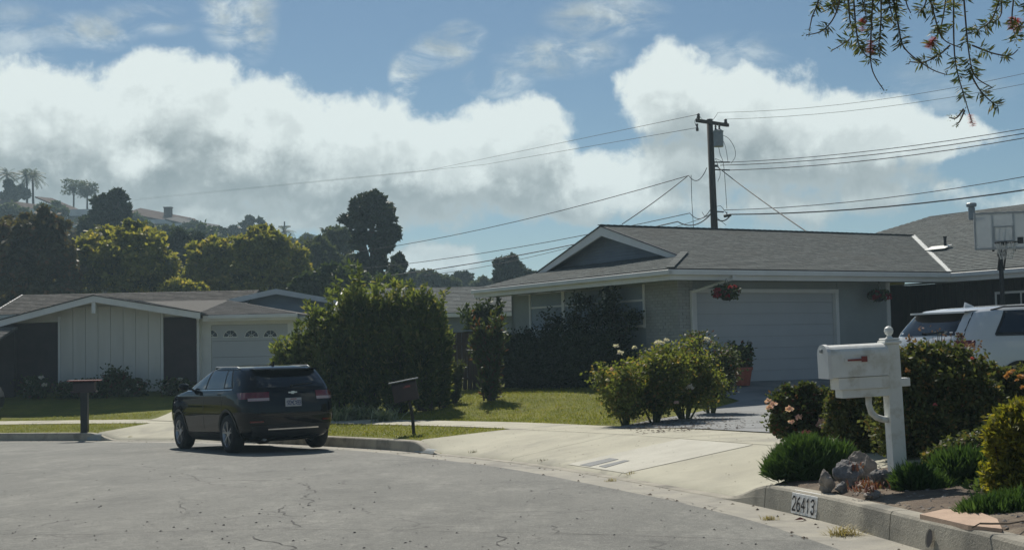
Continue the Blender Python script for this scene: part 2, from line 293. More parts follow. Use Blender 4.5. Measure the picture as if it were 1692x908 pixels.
# ------------------------------------------------------------------ object helpers
def tag(o, label=None, cat=None, group=None, kind=None):
    if label: o['label'] = label
    if cat: o['category'] = cat
    if group: o['group'] = group
    if kind: o['kind'] = kind
    return o
def empty(name, label, cat, loc=(0, 0, 0), rz=0., group=None):
    o = bpy.data.objects.new(name, None); COL.objects.link(o); o.location = loc; o.rotation_euler = (0, 0, rz); o.empty_display_size = .2
    return tag(o, label, cat, group)
class MB:
    def __init__(s): s.v = []; s.f = []
    def add(s, v, f):
        n = len(s.v); s.v += [tuple(p) for p in v]; s.f += [tuple(i + n for i in q) for q in f]; return s
    def box(s, c, d, R=None, ch=0.):
        x, y, z = d[0] / 2, d[1] / 2, d[2] / 2
        if ch <= 0:
            P = [Vector((a * x, b * y, e * z)) for e in (-1, 1) for a, b in ((-1, -1), (1, -1), (1, 1), (-1, 1))]
            Q = [(3, 2, 1, 0), (4, 5, 6, 7), (0, 1, 5, 4), (1, 2, 6, 5), (2, 3, 7, 6), (3, 0, 4, 7)]
        else:
            P = []
            for e, k in ((-z, ch), (-z + ch, 0), (z - ch, 0), (z, ch)):
                P += [Vector((a * (x - k), b * (y - k), e)) for a, b in ((-1, -1), (1, -1), (1, 1), (-1, 1))]
            Q = [(3, 2, 1, 0), (12, 13, 14, 15)]
            for l in range(3):
                for i in range(4): Q.append((4 * l + i, 4 * l + (i + 1) % 4, 4 * l + 4 + (i + 1) % 4, 4 * l + 4 + i))
        if R is not None: P = [R @ p for p in P]
        return s.add([p + Vector(c) for p in P], Q)
    def b2(s, x0, x1, y0, y1, z0, z1, ch=0.): return s.box(((x0 + x1) / 2, (y0 + y1) / 2, (z0 + z1) / 2), (x1 - x0, y1 - y0, z1 - z0), None, ch)
    def tube(s, pts, r, n=8, cap=True):
        pts = [Vector(p) for p in pts]; rs = r if isinstance(r, (list, tuple)) else [r] * len(pts); V = []; Q = []; up = None
        for i, p in enumerate(pts):
            t = (pts[min(i + 1, len(pts) - 1)] - pts[max(i - 1, 0)]); t = t.normalized() if t.length > 1e-9 else Vector((0, 0, 1))
            if up is None: up = t.orthogonal().normalized()
            a = (up - t * up.dot(t)); a = a.normalized() if a.length > 1e-6 else t.orthogonal().normalized(); up = a; b = t.cross(a)
            V += [p + (a * math.cos(2 * PI * k / n) + b * math.sin(2 * PI * k / n)) * rs[i] for k in range(n)]
        for i in range(len(pts) - 1):
            for k in range(n): Q.append((i * n + k, i * n + (k + 1) % n, (i + 1) * n + (k + 1) % n, (i + 1) * n + k))
        if cap: Q += [tuple(range(n - 1, -1, -1)), tuple((len(pts) - 1) * n + k for k in range(n))]
        return s.add(V, Q)
    def lathe(s, prof, n=24, c=(0, 0, 0), axis='z', a0=0, a1=2 * PI):
        full = abs(a1 - a0 - 2 * PI) < 1e-6; m = n if full else n + 1; V = []
        for (r, h) in prof:
            for k in range(m):
                a = a0 + (a1 - a0) * k / n; x, y = r * math.cos(a), r * math.sin(a)
                p = {'z': (x, y, h), 'y': (x, h, y), 'x': (h, x, y)}[axis]; V.append((p[0] + c[0], p[1] + c[1], p[2] + c[2]))
        Q = []
        for i in range(len(prof) - 1):
            for k in range(n if full else n): Q.append((i * m + k, i * m + (k + 1) % m, (i + 1) * m + (k + 1) % m, (i + 1) * m + k))
        return s.add(V, Q)
    def prism(s, poly, d, off=(0, 0, 0)):
        """poly: list of 3-D points (planar), d: extrusion vector"""
        n = len(poly); P = [Vector(p) + Vector(off) for p in poly]; P += [p + Vector(d) for p in P[:n]]
        return s.add(P, [tuple(range(n - 1, -1, -1)), tuple(range(n, 2 * n))] + [(i, (i + 1) % n, n + (i + 1) % n, n + i) for i in range(n)])
    def build(s, name, mat, parent=None, smooth=False, loc=None, rz=None, fix=True):
        me = bpy.data.meshes.new(name); me.from_pydata([tuple(p) for p in s.v], [], s.f)
        if fix and len(s.f) < 20000:
            bm = bmesh.new(); bm.from_mesh(me); bmesh.ops.recalc_face_normals(bm, faces=bm.faces); bm.to_mesh(me); bm.free()
        me.materials.append(M[mat] if isinstance(mat, str) else mat)
        if smooth: me.polygons.foreach_set('use_smooth', [True] * len(me.polygons))
        o = bpy.data.objects.new(name, me); COL.objects.link(o); o.parent = parent
        if loc is not None: o.location = loc
        if rz is not None: o.rotation_euler = (0, 0, rz)
        return o
def np_mesh(name, V, nper, mat, parent=None, kind=None):
    """V: (N*nper,3) vertices; every nper consecutive ones make one face"""
    V = np.ascontiguousarray(V, dtype=np.float32); N = len(V) // nper
    me = bpy.data.meshes.new(name); me.vertices.add(N * nper); me.vertices.foreach_set('co', V.ravel())
    me.loops.add(N * nper); me.loops.foreach_set('vertex_index', np.arange(N * nper, dtype=np.int32))
    me.polygons.add(N); me.polygons.foreach_set('loop_start', np.arange(0, N * nper, nper, dtype=np.int32))
    me.update(); me.validate(); me.materials.append(M[mat] if isinstance(mat, str) else mat)
    o = bpy.data.objects.new(name, me); COL.objects.link(o); o.parent = parent
    if kind: o['kind'] = kind
    return o
def copy_tree(o, parent=None):
    c = o.copy(); COL.objects.link(c); c.parent = parent
    for ch in [x for x in o.children]: copy_tree(ch, c)
    return c
def leaf_quads(P, L, Wd, droop=0., up=0., rng=RNG, outdir=None):
    """diamond leaves (4 vertices, folded) at points P"""
    n = len(P); d = rng.normal(size=(n, 3)); d[:, 2] = d[:, 2] * .7 + up - droop
    if outdir is not None: d += outdir
    d /= np.linalg.norm(d, axis=1)[:, None] + 1e-9
    q = rng.normal(size=(n, 3)); w = np.cross(d, q); w /= np.linalg.norm(w, axis=1)[:, None] + 1e-9
    l = (L * rng.uniform(.6, 1.35, n))[:, None]; ww = (Wd * rng.uniform(.7, 1.3, n))[:, None]
    V = np.empty((n, 4, 3)); V[:, 0] = P; V[:, 1] = P + d * l * .5 + w * ww; V[:, 2] = P + d * l; V[:, 3] = P + d * l * .5 - w * ww
    return V.reshape(-1, 3)
def crown_pts(lobes, n, clump=.28, per=90, hollow=.55, rng=RNG, flat=1.):
    """points in clumps spread through ellipsoid lobes (cx,cy,cz,rx,ry,rz)"""
    vol = np.array([max(l[3] * l[5], 1e-4) for l in lobes]) ** .9; vol /= vol.sum(); out = []; dirs = []
    for l, f in zip(lobes, vol):
        c = np.array(l[:3]); r = np.array(l[3:6]); m = max(3, int(n * f / per))
        d = rng.normal(size=(m, 3)); d /= np.linalg.norm(d, axis=1)[:, None]
        cc = d * (rng.uniform(hollow, 1.16, m) ** .6)[:, None]
        sz = rng.uniform(.45, 1.5, m) * clump
        k = np.repeat(np.arange(m), per); g = rng.normal(size=(m * per, 3)); g /= np.linalg.norm(g, axis=1)[:, None]
        rad = (rng.uniform(0, 1, m * per) ** .45)[:, None]; g *= np.array([1, 1, flat])
        p = c + (cc[k] + g * rad * sz[k][:, None]) * r; out.append(p); dirs.append(g)
    return np.concatenate(out), np.concatenate(dirs)
def limbs(mb, base, lobes, r0, rng=RNG, n=7):
    """tapered trunk rising to a fork, one limb into each lobe"""
    base = Vector(base); cen = Vector(np.mean([l[:3] for l in lobes], axis=0)); low = min(l[2] - l[5] * .5 for l in lobes)
    fk = base.lerp(Vector((cen.x, cen.y, max(low, base.z + .3))), .85); fk.z = max(low, base.z + .3)
    mid = base.lerp(fk, .5) + Vector((rng.uniform(-.1, .1), rng.uniform(-.1, .1), 0)) * r0 * 3
    mb.tube([base - Vector((0, 0, .1)), base + Vector((0, 0, .05)), mid, fk], [r0 * 1.35, r0 * 1.1, r0 * .85, r0 * .7], n)
    for l in lobes:
        e = Vector(l[:3]); m = fk.lerp(e, .5) + Vector((0, 0, l[5] * .15)); tip = e + Vector((0, 0, l[5] * .5))
        mb.tube([fk, m, e, tip], [r0 * .55, r0 * .38, r0 * .22, r0 * .06], max(4, n - 2))
def tree(name, label, cat, base, lobes, nleaf, leaf, mat, r0=.15, clump=.28, per=90, hollow=.5, group=None, droop=0., up=0., aspect=.32, bark='bark', trunkname='trunk', flat=1.):
    """lobes relative to base; leaf = length"""
    root = empty(name, label, cat, base, 0, group)
    mb = MB(); limbs(mb, (0, 0, 0), lobes, r0); mb.build(trunkname, bark, root, smooth=True)
    xl = []
    for l in lobes:
        for _ in range(4): d = RNG.normal(size=3); d[2] = abs(d[2]) * .9; d /= np.linalg.norm(d); q = RNG.uniform(.18, .34); xl.append((l[0] + d[0] * l[3] * .98, l[1] + d[1] * l[4] * .98, l[2] + d[2] * l[5] * .98, l[3] * q, l[4] * q, l[5] * q))
    P, g = crown_pts(list(lobes) + xl, nleaf, clump, per, hollow, flat=flat)
    P = P[P[:, 2] > .02]
    np_mesh('crown', leaf_quads(P, leaf, leaf * aspect, droop, up), 4, mat, root)
    return root

# ------------------------------------------------------------------ ground
def zroad(Y): return -.036 * (np.asarray(Y, float) - 9.7)
KP = np.array([(2.95, -60), (2.9, -20), (2.85, -5), (2.8, 2), (2.62, 6.58), (2.53, 7.6), (2.43, 8.6), (2.3, 9.7), (2.08, 10.85), (1.85, 11.8), (1.6, 12.65), (1.25, 13.9), (.79, 15.5), (.23, 17.2), (-.48, 18.95),
               (-1.25, 20.6), (-2.05, 22.4), (-3.3, 24.4), (-5.1, 26.9), (-7.4, 29.1), (-9.7, 30.75), (-11.6, 31.85), (-13.6, 32.7), (-17, 33.7), (-24, 35), (-60, 38)], float)
def catmull(P, k=14):
    out = []
    for i in range(len(P) - 1):
        p0, p1, p2, p3 = P[max(i - 1, 0)], P[i], P[i + 1], P[min(i + 2, len(P) - 1)]
        for t in np.linspace(0, 1, k, endpoint=False):
            out.append(.5 * ((2 * p1) + (-p0 + p2) * t + (2 * p0 - 5 * p1 + 4 * p2 - p3) * t * t + (-p0 + 3 * p1 - 3 * p2 + p3) * t ** 3))
    out.append(P[-1]); return np.array(out)
KC0 = catmull(KP)
_seg = np.linalg.norm(np.diff(KC0, axis=0), axis=1); _s = np.concatenate([[0], np.cumsum(_seg)])
SS = np.arange(0, _s[-1], .25); KC = np.stack([np.interp(SS, _s, KC0[:, 0]), np.interp(SS, _s, KC0[:, 1])], 1)
TN = np.gradient(KC, axis=0); TN /= np.linalg.norm(TN, axis=1)[:, None]
for _ in range(6): TN[1:-1] = (TN[:-2] + TN[1:-1] * 2 + TN[2:]) / 4
TN /= np.linalg.norm(TN, axis=1)[:, None]
NR = np.stack([TN[:, 1], -TN[:, 0]], 1)            # towards the lots
def s_near(x, y): return SS[np.argmin((KC[:, 0] - x) ** 2 + (KC[:, 1] - y) ** 2)]
S_R0, S_R1 = s_near(2.02, 11.2), s_near(-1.75, 21.6)    # right driveway apron
S_L0, S_L1 = s_near(-6.6, 27.9), s_near(-10.25, 31.1)    # left driveway apron
def sstep(a, b, x): t = np.clip((np.asarray(x, float) - a) / (b - a), 0, 1); return t * t * (3 - 2 * t)
def kerb_h(s):
    r = sstep(S_R0 - .55, S_R0 + .55, s) * (1 - sstep(S_R1 - .7, S_R1 + .4, s)); l = sstep(S_L0 - .5, S_L0 + .5, s) * (1 - sstep(S_L1 - .5, S_L1 + .5, s))
    return .20 - .182 * np.maximum(r, l)
def st(x, y):
    x = np.atleast_1d(np.asarray(x, float)); y = np.atleast_1d(np.asarray(y, float)); S = np.empty(len(x)); Tt = np.empty(len(x)); ZK = np.empty(len(x))
    for a in range(0, len(x), 4000):
        dx = x[a:a + 4000, None] - KC[None, :, 0]; dy = y[a:a + 4000, None] - KC[None, :, 1]; i = np.argmin(dx * dx + dy * dy, 1); r = np.arange(len(i))
        along = dx[r, i] * TN[i, 0] + dy[r, i] * TN[i, 1]; S[a:a + 4000] = SS[i] + along; Tt[a:a + 4000] = dx[r, i] * NR[i, 0] + dy[r, i] * NR[i, 1]
        ZK[a:a + 4000] = zroad(KC[i, 1] + along * TN[i, 1])
    return S, Tt, ZK
UX, UY = math.cos(math.radians(28.9)), math.sin(math.radians(28.9))
HA = Vector((3.93, 29.8, .33))                       # corner of the near house
def hp(x, y): return (HA.x + UX * x - UY * y, HA.y + UY * x + UX * y)
ctrl = [(*hp(0, 0), .33), (*hp(5, 0), .33), (*hp(9, 0), .33), (*hp(2.5, -3.4), .06), (*hp(6, -3.4), .08), (*hp(0, -3), .02), (*hp(0, 8.4), .18), (*hp(4, 8), .33), (*hp(-2.5, 1), .10), (*hp(-2.2, 5), .08), (*hp(10, 8), .35),
        (-1.2, 31, -.02), (-3.5, 37, .10), (-1, 42, .2), (9, 20, .10), (14, 24, .2), (13, 14, .3), (8, 9, .32), (8, -5, .5), (20, 40, .4), (0, 60, .2), (-20, 60, .1), (25, 60, .3), (-60, 60, 0), (60, 60, .4), (40, 0, .5),
        (-18, 41, .12), (-10, 41, .12), (-6, 42, .12), (-13, 38.5, -.25), (-17, 38.5, -.25), (-9, 37.5, -.3), (-13, 48, .15), (-30, 42, .1), (-45, 45, .1), (-5, 34, -.3)]
for i in range(0, len(SS), 14):
    if SS[i] > 30 and SS[i] < SS[-1] - 10:
        for t_, h_ in ((3.1, .33), (3.9, .355)): ctrl.append((*(KC[i] + NR[i] * t_), float(zroad(KC[i, 1])) + h_))
ctrl = np.array(ctrl)
def tpsk(r2): return np.where(r2 > 1e-9, r2 * np.log(r2 + 1e-12), 0)
_n = len(ctrl); _K = tpsk(((ctrl[:, None, :2] - ctrl[None, :, :2]) ** 2).sum(-1)) + np.eye(_n) * 2.; _P = np.c_[np.ones(_n), ctrl[:, :2]]
_A = np.block([[_K, _P], [_P.T, np.zeros((3, 3))]]); _W = np.linalg.solve(_A, np.r_[ctrl[:, 2], 0, 0, 0])
def zg(x, y):
    """height of the lots"""
    x = np.atleast_1d(np.asarray(x, float)); y = np.atleast_1d(np.asarray(y, float)); S, T, ZK = st(x, y)
    xc = np.clip(x, -45, 45); yc = np.clip(y, -10, 60)
    tp = _W[-3] + _W[-2] * xc + _W[-1] * yc
    for a in range(0, len(x), 20000):
        q = (xc[a:a + 20000, None] - ctrl[None, :, 0]) ** 2 + (yc[a:a + 20000, None] - ctrl[None, :, 1]) ** 2; tp[a:a + 20000] += tpsk(q) @ _W[:_n]
    h = kerb_h(S); near = ZK + h + (.315 - h) * np.clip(T / 1.9, 0, 1) + .02 * np.clip(T - 1.9, 0, 1.2)
    w = sstep(3.1, 4.1, T); return near * (1 - w) + tp * w
def z1(x, y): return float(zg(x, y)[0])
def hit(px, py, lo=6., hi=90.):
    """where the sight line of a pixel meets the lots or the road"""
    d = ray(px, py); Ys = np.arange(lo, hi, .05); X = d.x * Ys; Z = CH + d.z * Ys
    S, T, ZK = st(X, Ys); G = np.where(T > 0, zg(X, Ys), zroad(Ys)); k = np.argmax(Z < G); Y = Ys[k] if (Z < G).any() else hi
    return Vector((d.x * Y, Y, float(G[k])))
def offs(t, s0, s1, step=.5):
    s = np.arange(s0, s1 + 1e-6, step); s[-1] = s1
    x = np.interp(s, SS, KC[:, 0]); y = np.interp(s, SS, KC[:, 1]); nx = np.interp(s, SS, NR[:, 0]); ny = np.interp(s, SS, NR[:, 1]); return np.stack([x + nx * t, y + ny * t], 1)
def strip(name, s0, s1, ts, mat, dz=0., label=None, kind='structure', step=.25, parent=None):
    """sheet in kerb coordinates, following the ground"""
    s = np.linspace(s0, s1, max(2, int((s1 - s0) / step) + 1)); V = []; n = len(s)
    for t in ts:
        ny = np.interp(s, SS, NR[:, 1]); x = np.interp(s, SS, KC[:, 0]) + np.interp(s, SS, NR[:, 0]) * t; y = np.interp(s, SS, KC[:, 1]) + ny * t
        z = zg(x, y) + dz
        if t < .17: z = np.minimum(z, zroad(y - ny * t) + kerb_h(s) - .004)
        V += list(zip(x, y, z))
    Q = [(i * n + k, i * n + k + 1, (i + 1) * n + k + 1, (i + 1) * n + k) for i in range(len(ts) - 1) for k in range(n - 1)]
    o = MB().add(V, Q).build(name, mat, parent, smooth=True); 
    if parent is None or kind: tag(o, kind=kind)
    return o
def sheet(name, poly, mat, zf, grid=1., kind='structure', smooth=True, xr=None, yr=None):
    """polygon cut along grid lines and laid on a height function"""
    bm = bmesh.new(); vs = [bm.verts.new((p[0], p[1], 0)) for p in poly]; bm.faces.new(vs)
    xs = [p[0] for p in poly]; ys = [p[1] for p in poly]
    bmesh.ops.triangulate(bm, faces=bm.faces)
    for ax, (a, b) in ((0, xr or (min(xs), max(xs))), (1, yr or (min(ys), max(ys)))):
        for k in range(int(math.floor(a / grid)) + 1, int(math.ceil(b / grid))):
            co = [0, 0, 0]; co[ax] = k * grid; no = [0, 0, 0]; no[ax] = 1
            bmesh.ops.bisect_plane(bm, geom=bm.verts[:] + bm.edges[:] + bm.faces[:], plane_co=co, plane_no=no)
    bmesh.ops.triangulate(bm, faces=bm.faces)
    X = np.array([v.co.x for v in bm.verts]); Y = np.array([v.co.y for v in bm.verts]); Z = zf(X, Y)
    for v, z in zip(bm.verts, Z): v.co.z = z
    bmesh.ops.recalc_face_normals(bm, faces=bm.faces)
    me = bpy.data.meshes.new(name); bm.to_mesh(me); bm.free(); me.materials.append(M[mat]); me.polygons.foreach_set('use_smooth', [smooth] * len(me.polygons))
    if len(me.polygons) and me.polygons[0].normal.z < 0: me.flip_normals()
    o = bpy.data.objects.new(name, me); COL.objects.link(o); return tag(o, kind=kind)
# far ground with the hillside on the left
def hill_h(X, Y):
    X = np.asarray(X, float); Y = np.asarray(Y, float); px = CX + F * X / np.maximum(Y, 1.)
    ridge = np.interp(px, [-2500, -600, 0, 110, 215, 330, 375, 430, 520, 620, 720, 860, 1000, 1300, 1700, 3000], [27, 27, 23.3, 22, 20.2, 19, 17.5, 16.3, 14.5, 11.5, 9.8, 8, 4, 1, 0, 0])
    return -.6 + ridge * sstep(78, 215, Y) + .9 * np.sin(X * .13) * np.cos(Y * .11) * sstep(90, 140, Y)
gx = np.r_[-3000, -1500, -800, -400, np.arange(-260, 261, 8), 400, 800, 1500, 3000]; gy = np.r_[-2500, -800, -200, -60, np.arange(0, 330, 8), 420, 700, 1500, 4000]
GX, GY = np.meshgrid(gx, gy); GZ = hill_h(GX, GY); GZ = np.where(GY < 66, np.minimum(GZ, -1.6 - .0 * GY), GZ); GZ = np.where(GY < -20, -3.5, GZ)
nx_ = len(gx); V = np.stack([GX.ravel(), GY.ravel(), GZ.ravel()], 1)
o = MB().add(V, [(j * nx_ + i, j * nx_ + i + 1, (j + 1) * nx_ + i + 1, (j + 1) * nx_ + i) for j in range(len(gy) - 1) for i in range(nx_ - 1)]).build('ground', 'hill_soil', smooth=True); tag(o, kind='structure')
# road, gutter, kerb
kerb_line = offs(-.42, 40, SS[-1] - 1, .5)
sheet('road', [tuple(p) for p in kerb_line] + [(-60, 0), (-60, -20), (2.4, -20)], 'asphalt', lambda x, y: zroad(y), 4.)
def kerb_strip(name, s0, s1, prof, mat, step=.125, parent=None, kind='structure'):
    """prof(s): list of (t, height above the road)"""
    s = np.linspace(s0, s1, max(2, int((s1 - s0) / step) + 1)); x0 = np.interp(s, SS, KC[:, 0]); y0 = np.interp(s, SS, KC[:, 1]); nx = np.interp(s, SS, NR[:, 0]); ny = np.interp(s, SS, NR[:, 1]); V = []
    pr = [prof(a) for a in s]; m = len(pr[0])
    for i in range(len(s)):
        for (t, h) in pr[i]: V.append((x0[i] + nx[i] * t, y0[i] + ny[i] * t, float(zroad(y0[i])) + h))
    Q = [(i * m + j, i * m + j + 1, (i + 1) * m + j + 1, (i + 1) * m + j) for i in range(len(s) - 1) for j in range(m - 1)]
    mb = MB().add(V, Q); mb.f += [tuple(range(m)), tuple((len(s) - 1) * m + j for j in range(m - 1, -1, -1))] if m > 2 else []
    o = mb.build(name, mat, parent)
    if kind: tag(o, kind=kind)
    return o
S0 = 42.; SE = SS[-1] - 3
def gut(s): return [(-.47, -.012), (-.45, .004), (-.2, .001), (.014, .008), (.02, -.05)]
kerb_strip('gutter', S0, SE, gut, 'gutter')
# kerb cast in lengths, each a piece with an open joint
kroot = MB(); 
def kprof(s):
    h = float(kerb_h(s)); return [(0.0, -.04), (.012, h * .5), (.022, max(h - .022, .004)), (.035, h - .004), (.055, h), (.15, h + .001), (.155, -.04)]
seg_edges = []; a = S0
while a < SE:
    b_ = min(a + 2.4, SE); seg_edges.append((a, b_)); a = b_
kerb_root = kerb_strip('kerb', S0, S0 + .3, kprof, 'kerb')
for i, (a, b_) in enumerate(seg_edges):
    kerb_strip('kerb_segment', a + .006 + (.3 if i == 0 else 0), b_ - .006, kprof, 'kerb', parent=kerb_root, kind=None)
# lots: one lawn sheet behind the kerb, with walks, aprons and drives laid on it
lot_poly = [tuple(p) for p in offs(.12, 40, SS[-1] - 1, .5)] + [(-60, 68), (60, 68), (60, -20)]
sheet('lawn', lot_poly, 'lawn', lambda x, y: zg(x, y) - .012 - .06 * (1 - sstep(2.6, 3.3, st(x, y)[1])), 1.)
def ground_strip(name, s0, s1, t0, t1, mat, dz, joints=1.2, nt=4):
    a = s0
    root = None
    while a < s1 - .05:
        b_ = min(a + joints, s1)
        o = strip(name if root is None else 'slab', a + .008, b_ - .008, np.linspace(t0, t1, nt), mat, dz, kind='structure' if root is None else None, parent=root)
        root = root or o; a = b_
    return root
strip('parkway_grass', S0, SE, [.149, .2, .5, .9, 1.4, 1.89], 'lawn', -.004)
strip('joint_bed', S0, SE, [1.889, 3.105], 'tar', .003)
sw = ground_strip('sidewalk', s_near(2.6, 5.0), SE - 8, 1.893, 3.1, 'concrete', .008, 1.5)
for nm, a, b_ in (('driveway_apron', S_R0 - .3, S_R1 + .35), ('left_apron', S_L0 - .3, S_L1 + .3)):
    strip('apron_bed', a, b_, [.149, .2, .6, 1.2, 1.9], 'tar', .001)
    k = 3 if nm == 'driveway_apron' else 2; root = None
    for j in range(k):
        s0_, s1_ = a + (b_ - a) * j / k, a + (b_ - a) * (j + 1) / k
        o = strip('apron' if root is None else 'slab', s0_ + .008, s1_ - .008, np.r_[.149, np.linspace(.2, 1.885, 11)], 'concrete', .007, kind='structure' if root is None else None, parent=root); root = root or o
        if k == 3 and j == 1: o.data.materials[0] = M['concrete']
# newer concrete patch on the apron with the trench covers
sp0 = s_near(1.05, 14.6); sp1 = s_near(.45, 16.6)
strip('concrete_patch', sp0, sp1, np.linspace(.2, 1.84, 12), 'concrete_new', .0125)
# ------------------------------------------------------------------ drives, beds, cracks
L0 = hit(1006, 709); L1 = Vector((*hp(-.35, -2.6), 0)); L2 = Vector((*hp(.25, .15), 0))
drv = [(L0.x, L0.y), (L0.x + .9, L0.y + 2.2), (L1.x, L1.y), (L2.x, L2.y), hp(9.0, .15), hp(8.9, -6), hp(12, -9), hp(12, -13), (7.0, 17.2)]
e_ = [tuple(p) for p in offs(3.13, s_near(1.2, 14), s_near(L0.x - 2.2, L0.y - 2.2), .5)]
e_ = [p for p in e_ if p[1] < L0.y - .05]
drv = drv + e_[::1]
sheet('driveway', drv, 'driveway', lambda x, y: zg(x, y) + .02, 1.)
ld = [(-6.6, 30.9), (-9.9, 34.0), (-10.2, 41.4), (-7.3, 41.4)]
sheet('left_driveway', ld, 'concrete', lambda x, y: zg(x, y) + .02, 1.)
strip('soil_bed', S0, S_R0 - .1, np.r_[.149, np.linspace(.22, 1.885, 9)], 'soil', .008)
bed2 = [tuple(p) for p in offs(3.13, s_near(2.8, 2), s_near(1.05, 14.5), .4)] + [(9.0, 16.6), (12, 13), (12, 2), (6, 2)]
sheet('garden_soil', bed2, 'soil', lambda x, y: zg(x, y) + .03, 1.)
def on_road(px, py):
    d = ray(px, py); Y = (.036 * 9.7 - CH) / (d.z + .036); return Vector((d.x * Y, Y, 0))
def crack(name, pts, w, mat='tar', jag=.05):
    P = [on_road(*p) for p in pts]; Q = []
    for a, b in zip(P[:-1], P[1:]):
        n = max(2, int((b - a).length / .11)); nn = Vector((-(b - a).y, (b - a).x, 0)).normalized()
        for k in range(n): Q.append(a.lerp(b, k / n) + nn * random.uniform(-jag, jag))
    Q.append(P[-1]); V = []; Fc = []
    for i, p in enumerate(Q):
        t = (Q[min(i + 1, len(Q) - 1)] - Q[max(i - 1, 0)]); nn = Vector((-t.y, t.x, 0)).normalized() * w * random.uniform(.2, .75)
        for s_ in (-1, 1): q = p + nn * s_; V.append((q.x, q.y, float(zroad(q.y)) + .004))
    Fc = [(2 * i, 2 * i + 1, 2 * i + 3, 2 * i + 2) for i in range(len(Q) - 1)]
    o = MB().add(V, Fc).build(name, mat); tag(o, kind='structure')
crack('road_joint', [(-60, 890), (40, 883), (160, 882), (300, 877), (450, 873), (520, 874), (650, 874), (760, 878), (900, 880), (1050, 884), (1180, 889), (1300, 893)], .008, jag=.012)
crack('road_crack', [(499, 797), (517, 812), (503, 822), (524, 826), (513, 835)], .012)
crack('road_crack', [(463, 837), (468, 851), (500, 853)], .009)
crack('road_crack', [(492, 858), (487, 872)], .009)
crack('road_crack', [(425, 885), (430, 893), (480, 902), (490, 912)], .011)
crack('road_crack', [(824, 882), (830, 898), (850, 912)], .010)
crack('road_crack', [(910, 868), (918, 880)], .009)
crack('road_crack', [(300, 780), (350, 800), (420, 806), (470, 800)], .006)
crack('road_crack', [(1050, 812), (1130, 828), (1210, 846)], .006)
crack('road_crack', [(300, 820), (312, 838), (318, 860)], .006, jag=.09)
crack('road_crack', [(620, 800), (660, 806), (700, 803)], .006, jag=.07)

# ------------------------------------------------------------------ piecework
UNIT = {}
def unit_box(mat, ch=0.):
    k = (mat, ch)
    if k not in UNIT:
        mb = MB().box((0, 0, 0), (1, 1, 1), None, ch); me = bpy.data.meshes.new('piece'); me.from_pydata(mb.v, [], mb.f); me.materials.append(M[mat]); UNIT[k] = me
    return UNIT[k]
def pieces(name, parent, mat, items, limit=300, stuff=None, world=None):
    """items: (centre, size, rotation 3x3) in the frame of the thing; the nearest become objects, the rest one joined part"""
    Wd_ = world or Matrix.Identity(4); cp = Vector((0, 0, CH))
    items = sorted(items, key=lambda it: (Wd_ @ Vector(it[0]) - cp).length)
    for c, d, R in items[:limit]:
        o = bpy.data.objects.new(name, unit_box(mat)); COL.objects.link(o); o.parent = parent
        o.matrix_basis = Matrix.Translation(c) @ (R.to_4x4() if R is not None else Matrix.Identity(4)) @ Matrix.Diagonal((*d, 1))
    if len(items) > limit:
        mb = MB()
        for c, d, R in items[limit:]: mb.box(c, d, R)
        o = mb.build(stuff or name, mat, parent, fix=False); o['kind'] = 'stuff'
def scan(poly, b):
    xs = []
    for (a0, b0), (a1, b1) in zip(poly, poly[1:] + poly[:1]):
        if (b0 - b) * (b1 - b) < 0 or b0 == b != b1: xs.append(a0 + (a1 - a0) * (b - b0) / (b1 - b0))
    return (min(xs), max(xs)) if len(xs) > 1 else None
def shingle_items(O, A, B, poly, expo=.14, wid=.30, th=.010):
    """rows of tabs over a slope: O origin, A along, B up the slope (unit), poly in slope coordinates"""
    O, A, B = Vector(O), Vector(A).normalized(), Vector(B).normalized(); N = A.cross(B); bmax = max(p[1] for p in poly); bmin = min(p[1] for p in poly); items = []
    tilt = math.atan(th / expo) * .9; R0 = Matrix((A, B, N)).transposed(); R = R0 @ Matrix.Rotation(-tilt, 3, 'X')
    k = 0; b = bmin + .005
    while b < bmax - .03:
        r = scan(poly, min(b + expo * .5, bmax - .001))
        if r:
            a = r[0] - ((k * .47) % 1) * wid
            while a < r[1]:
                w = wid * random.uniform(.92, 1.08); x0, x1 = max(a + .004, r[0]), min(a + w - .004, r[1])
                if x1 - x0 > .03:
                    c = O + A * ((x0 + x1) / 2) + B * (b + expo * .5) + N * (th * .5 + random.uniform(0, .003)); items.append((c, (x1 - x0, expo * 1.02, th), R))
                a += w
        b += expo; k += 1
    return items
def slab(mb, pts, th):
    """roof plate from top-face points, thickness downwards"""
    P = [Vector(p) for p in pts]; n = len(P)
    return mb.add(P + [p - Vector((0, 0, th)) for p in P], [tuple(range(n)), tuple(range(2 * n - 1, n - 1, -1))] + [(i, (i + 1) % n, n + (i + 1) % n, n + i) for i in range(n)])
def beam(mb, a, b, w, h, up=(0, 0, 1)):
    a, b = Vector(a), Vector(b); d = (b - a); L = d.length; d.normalize(); s_ = d.cross(Vector(up)).normalized(); u = s_.cross(d); R = Matrix((d, s_, u)).transposed()
    return mb.box((a + b) / 2, (L, w, h), R)
def part(name, mat, parent, *boxes, ch=0.):
    mb = MB()
    for b in boxes: mb.b2(*b, ch)
    return mb.build(name, mat, parent)

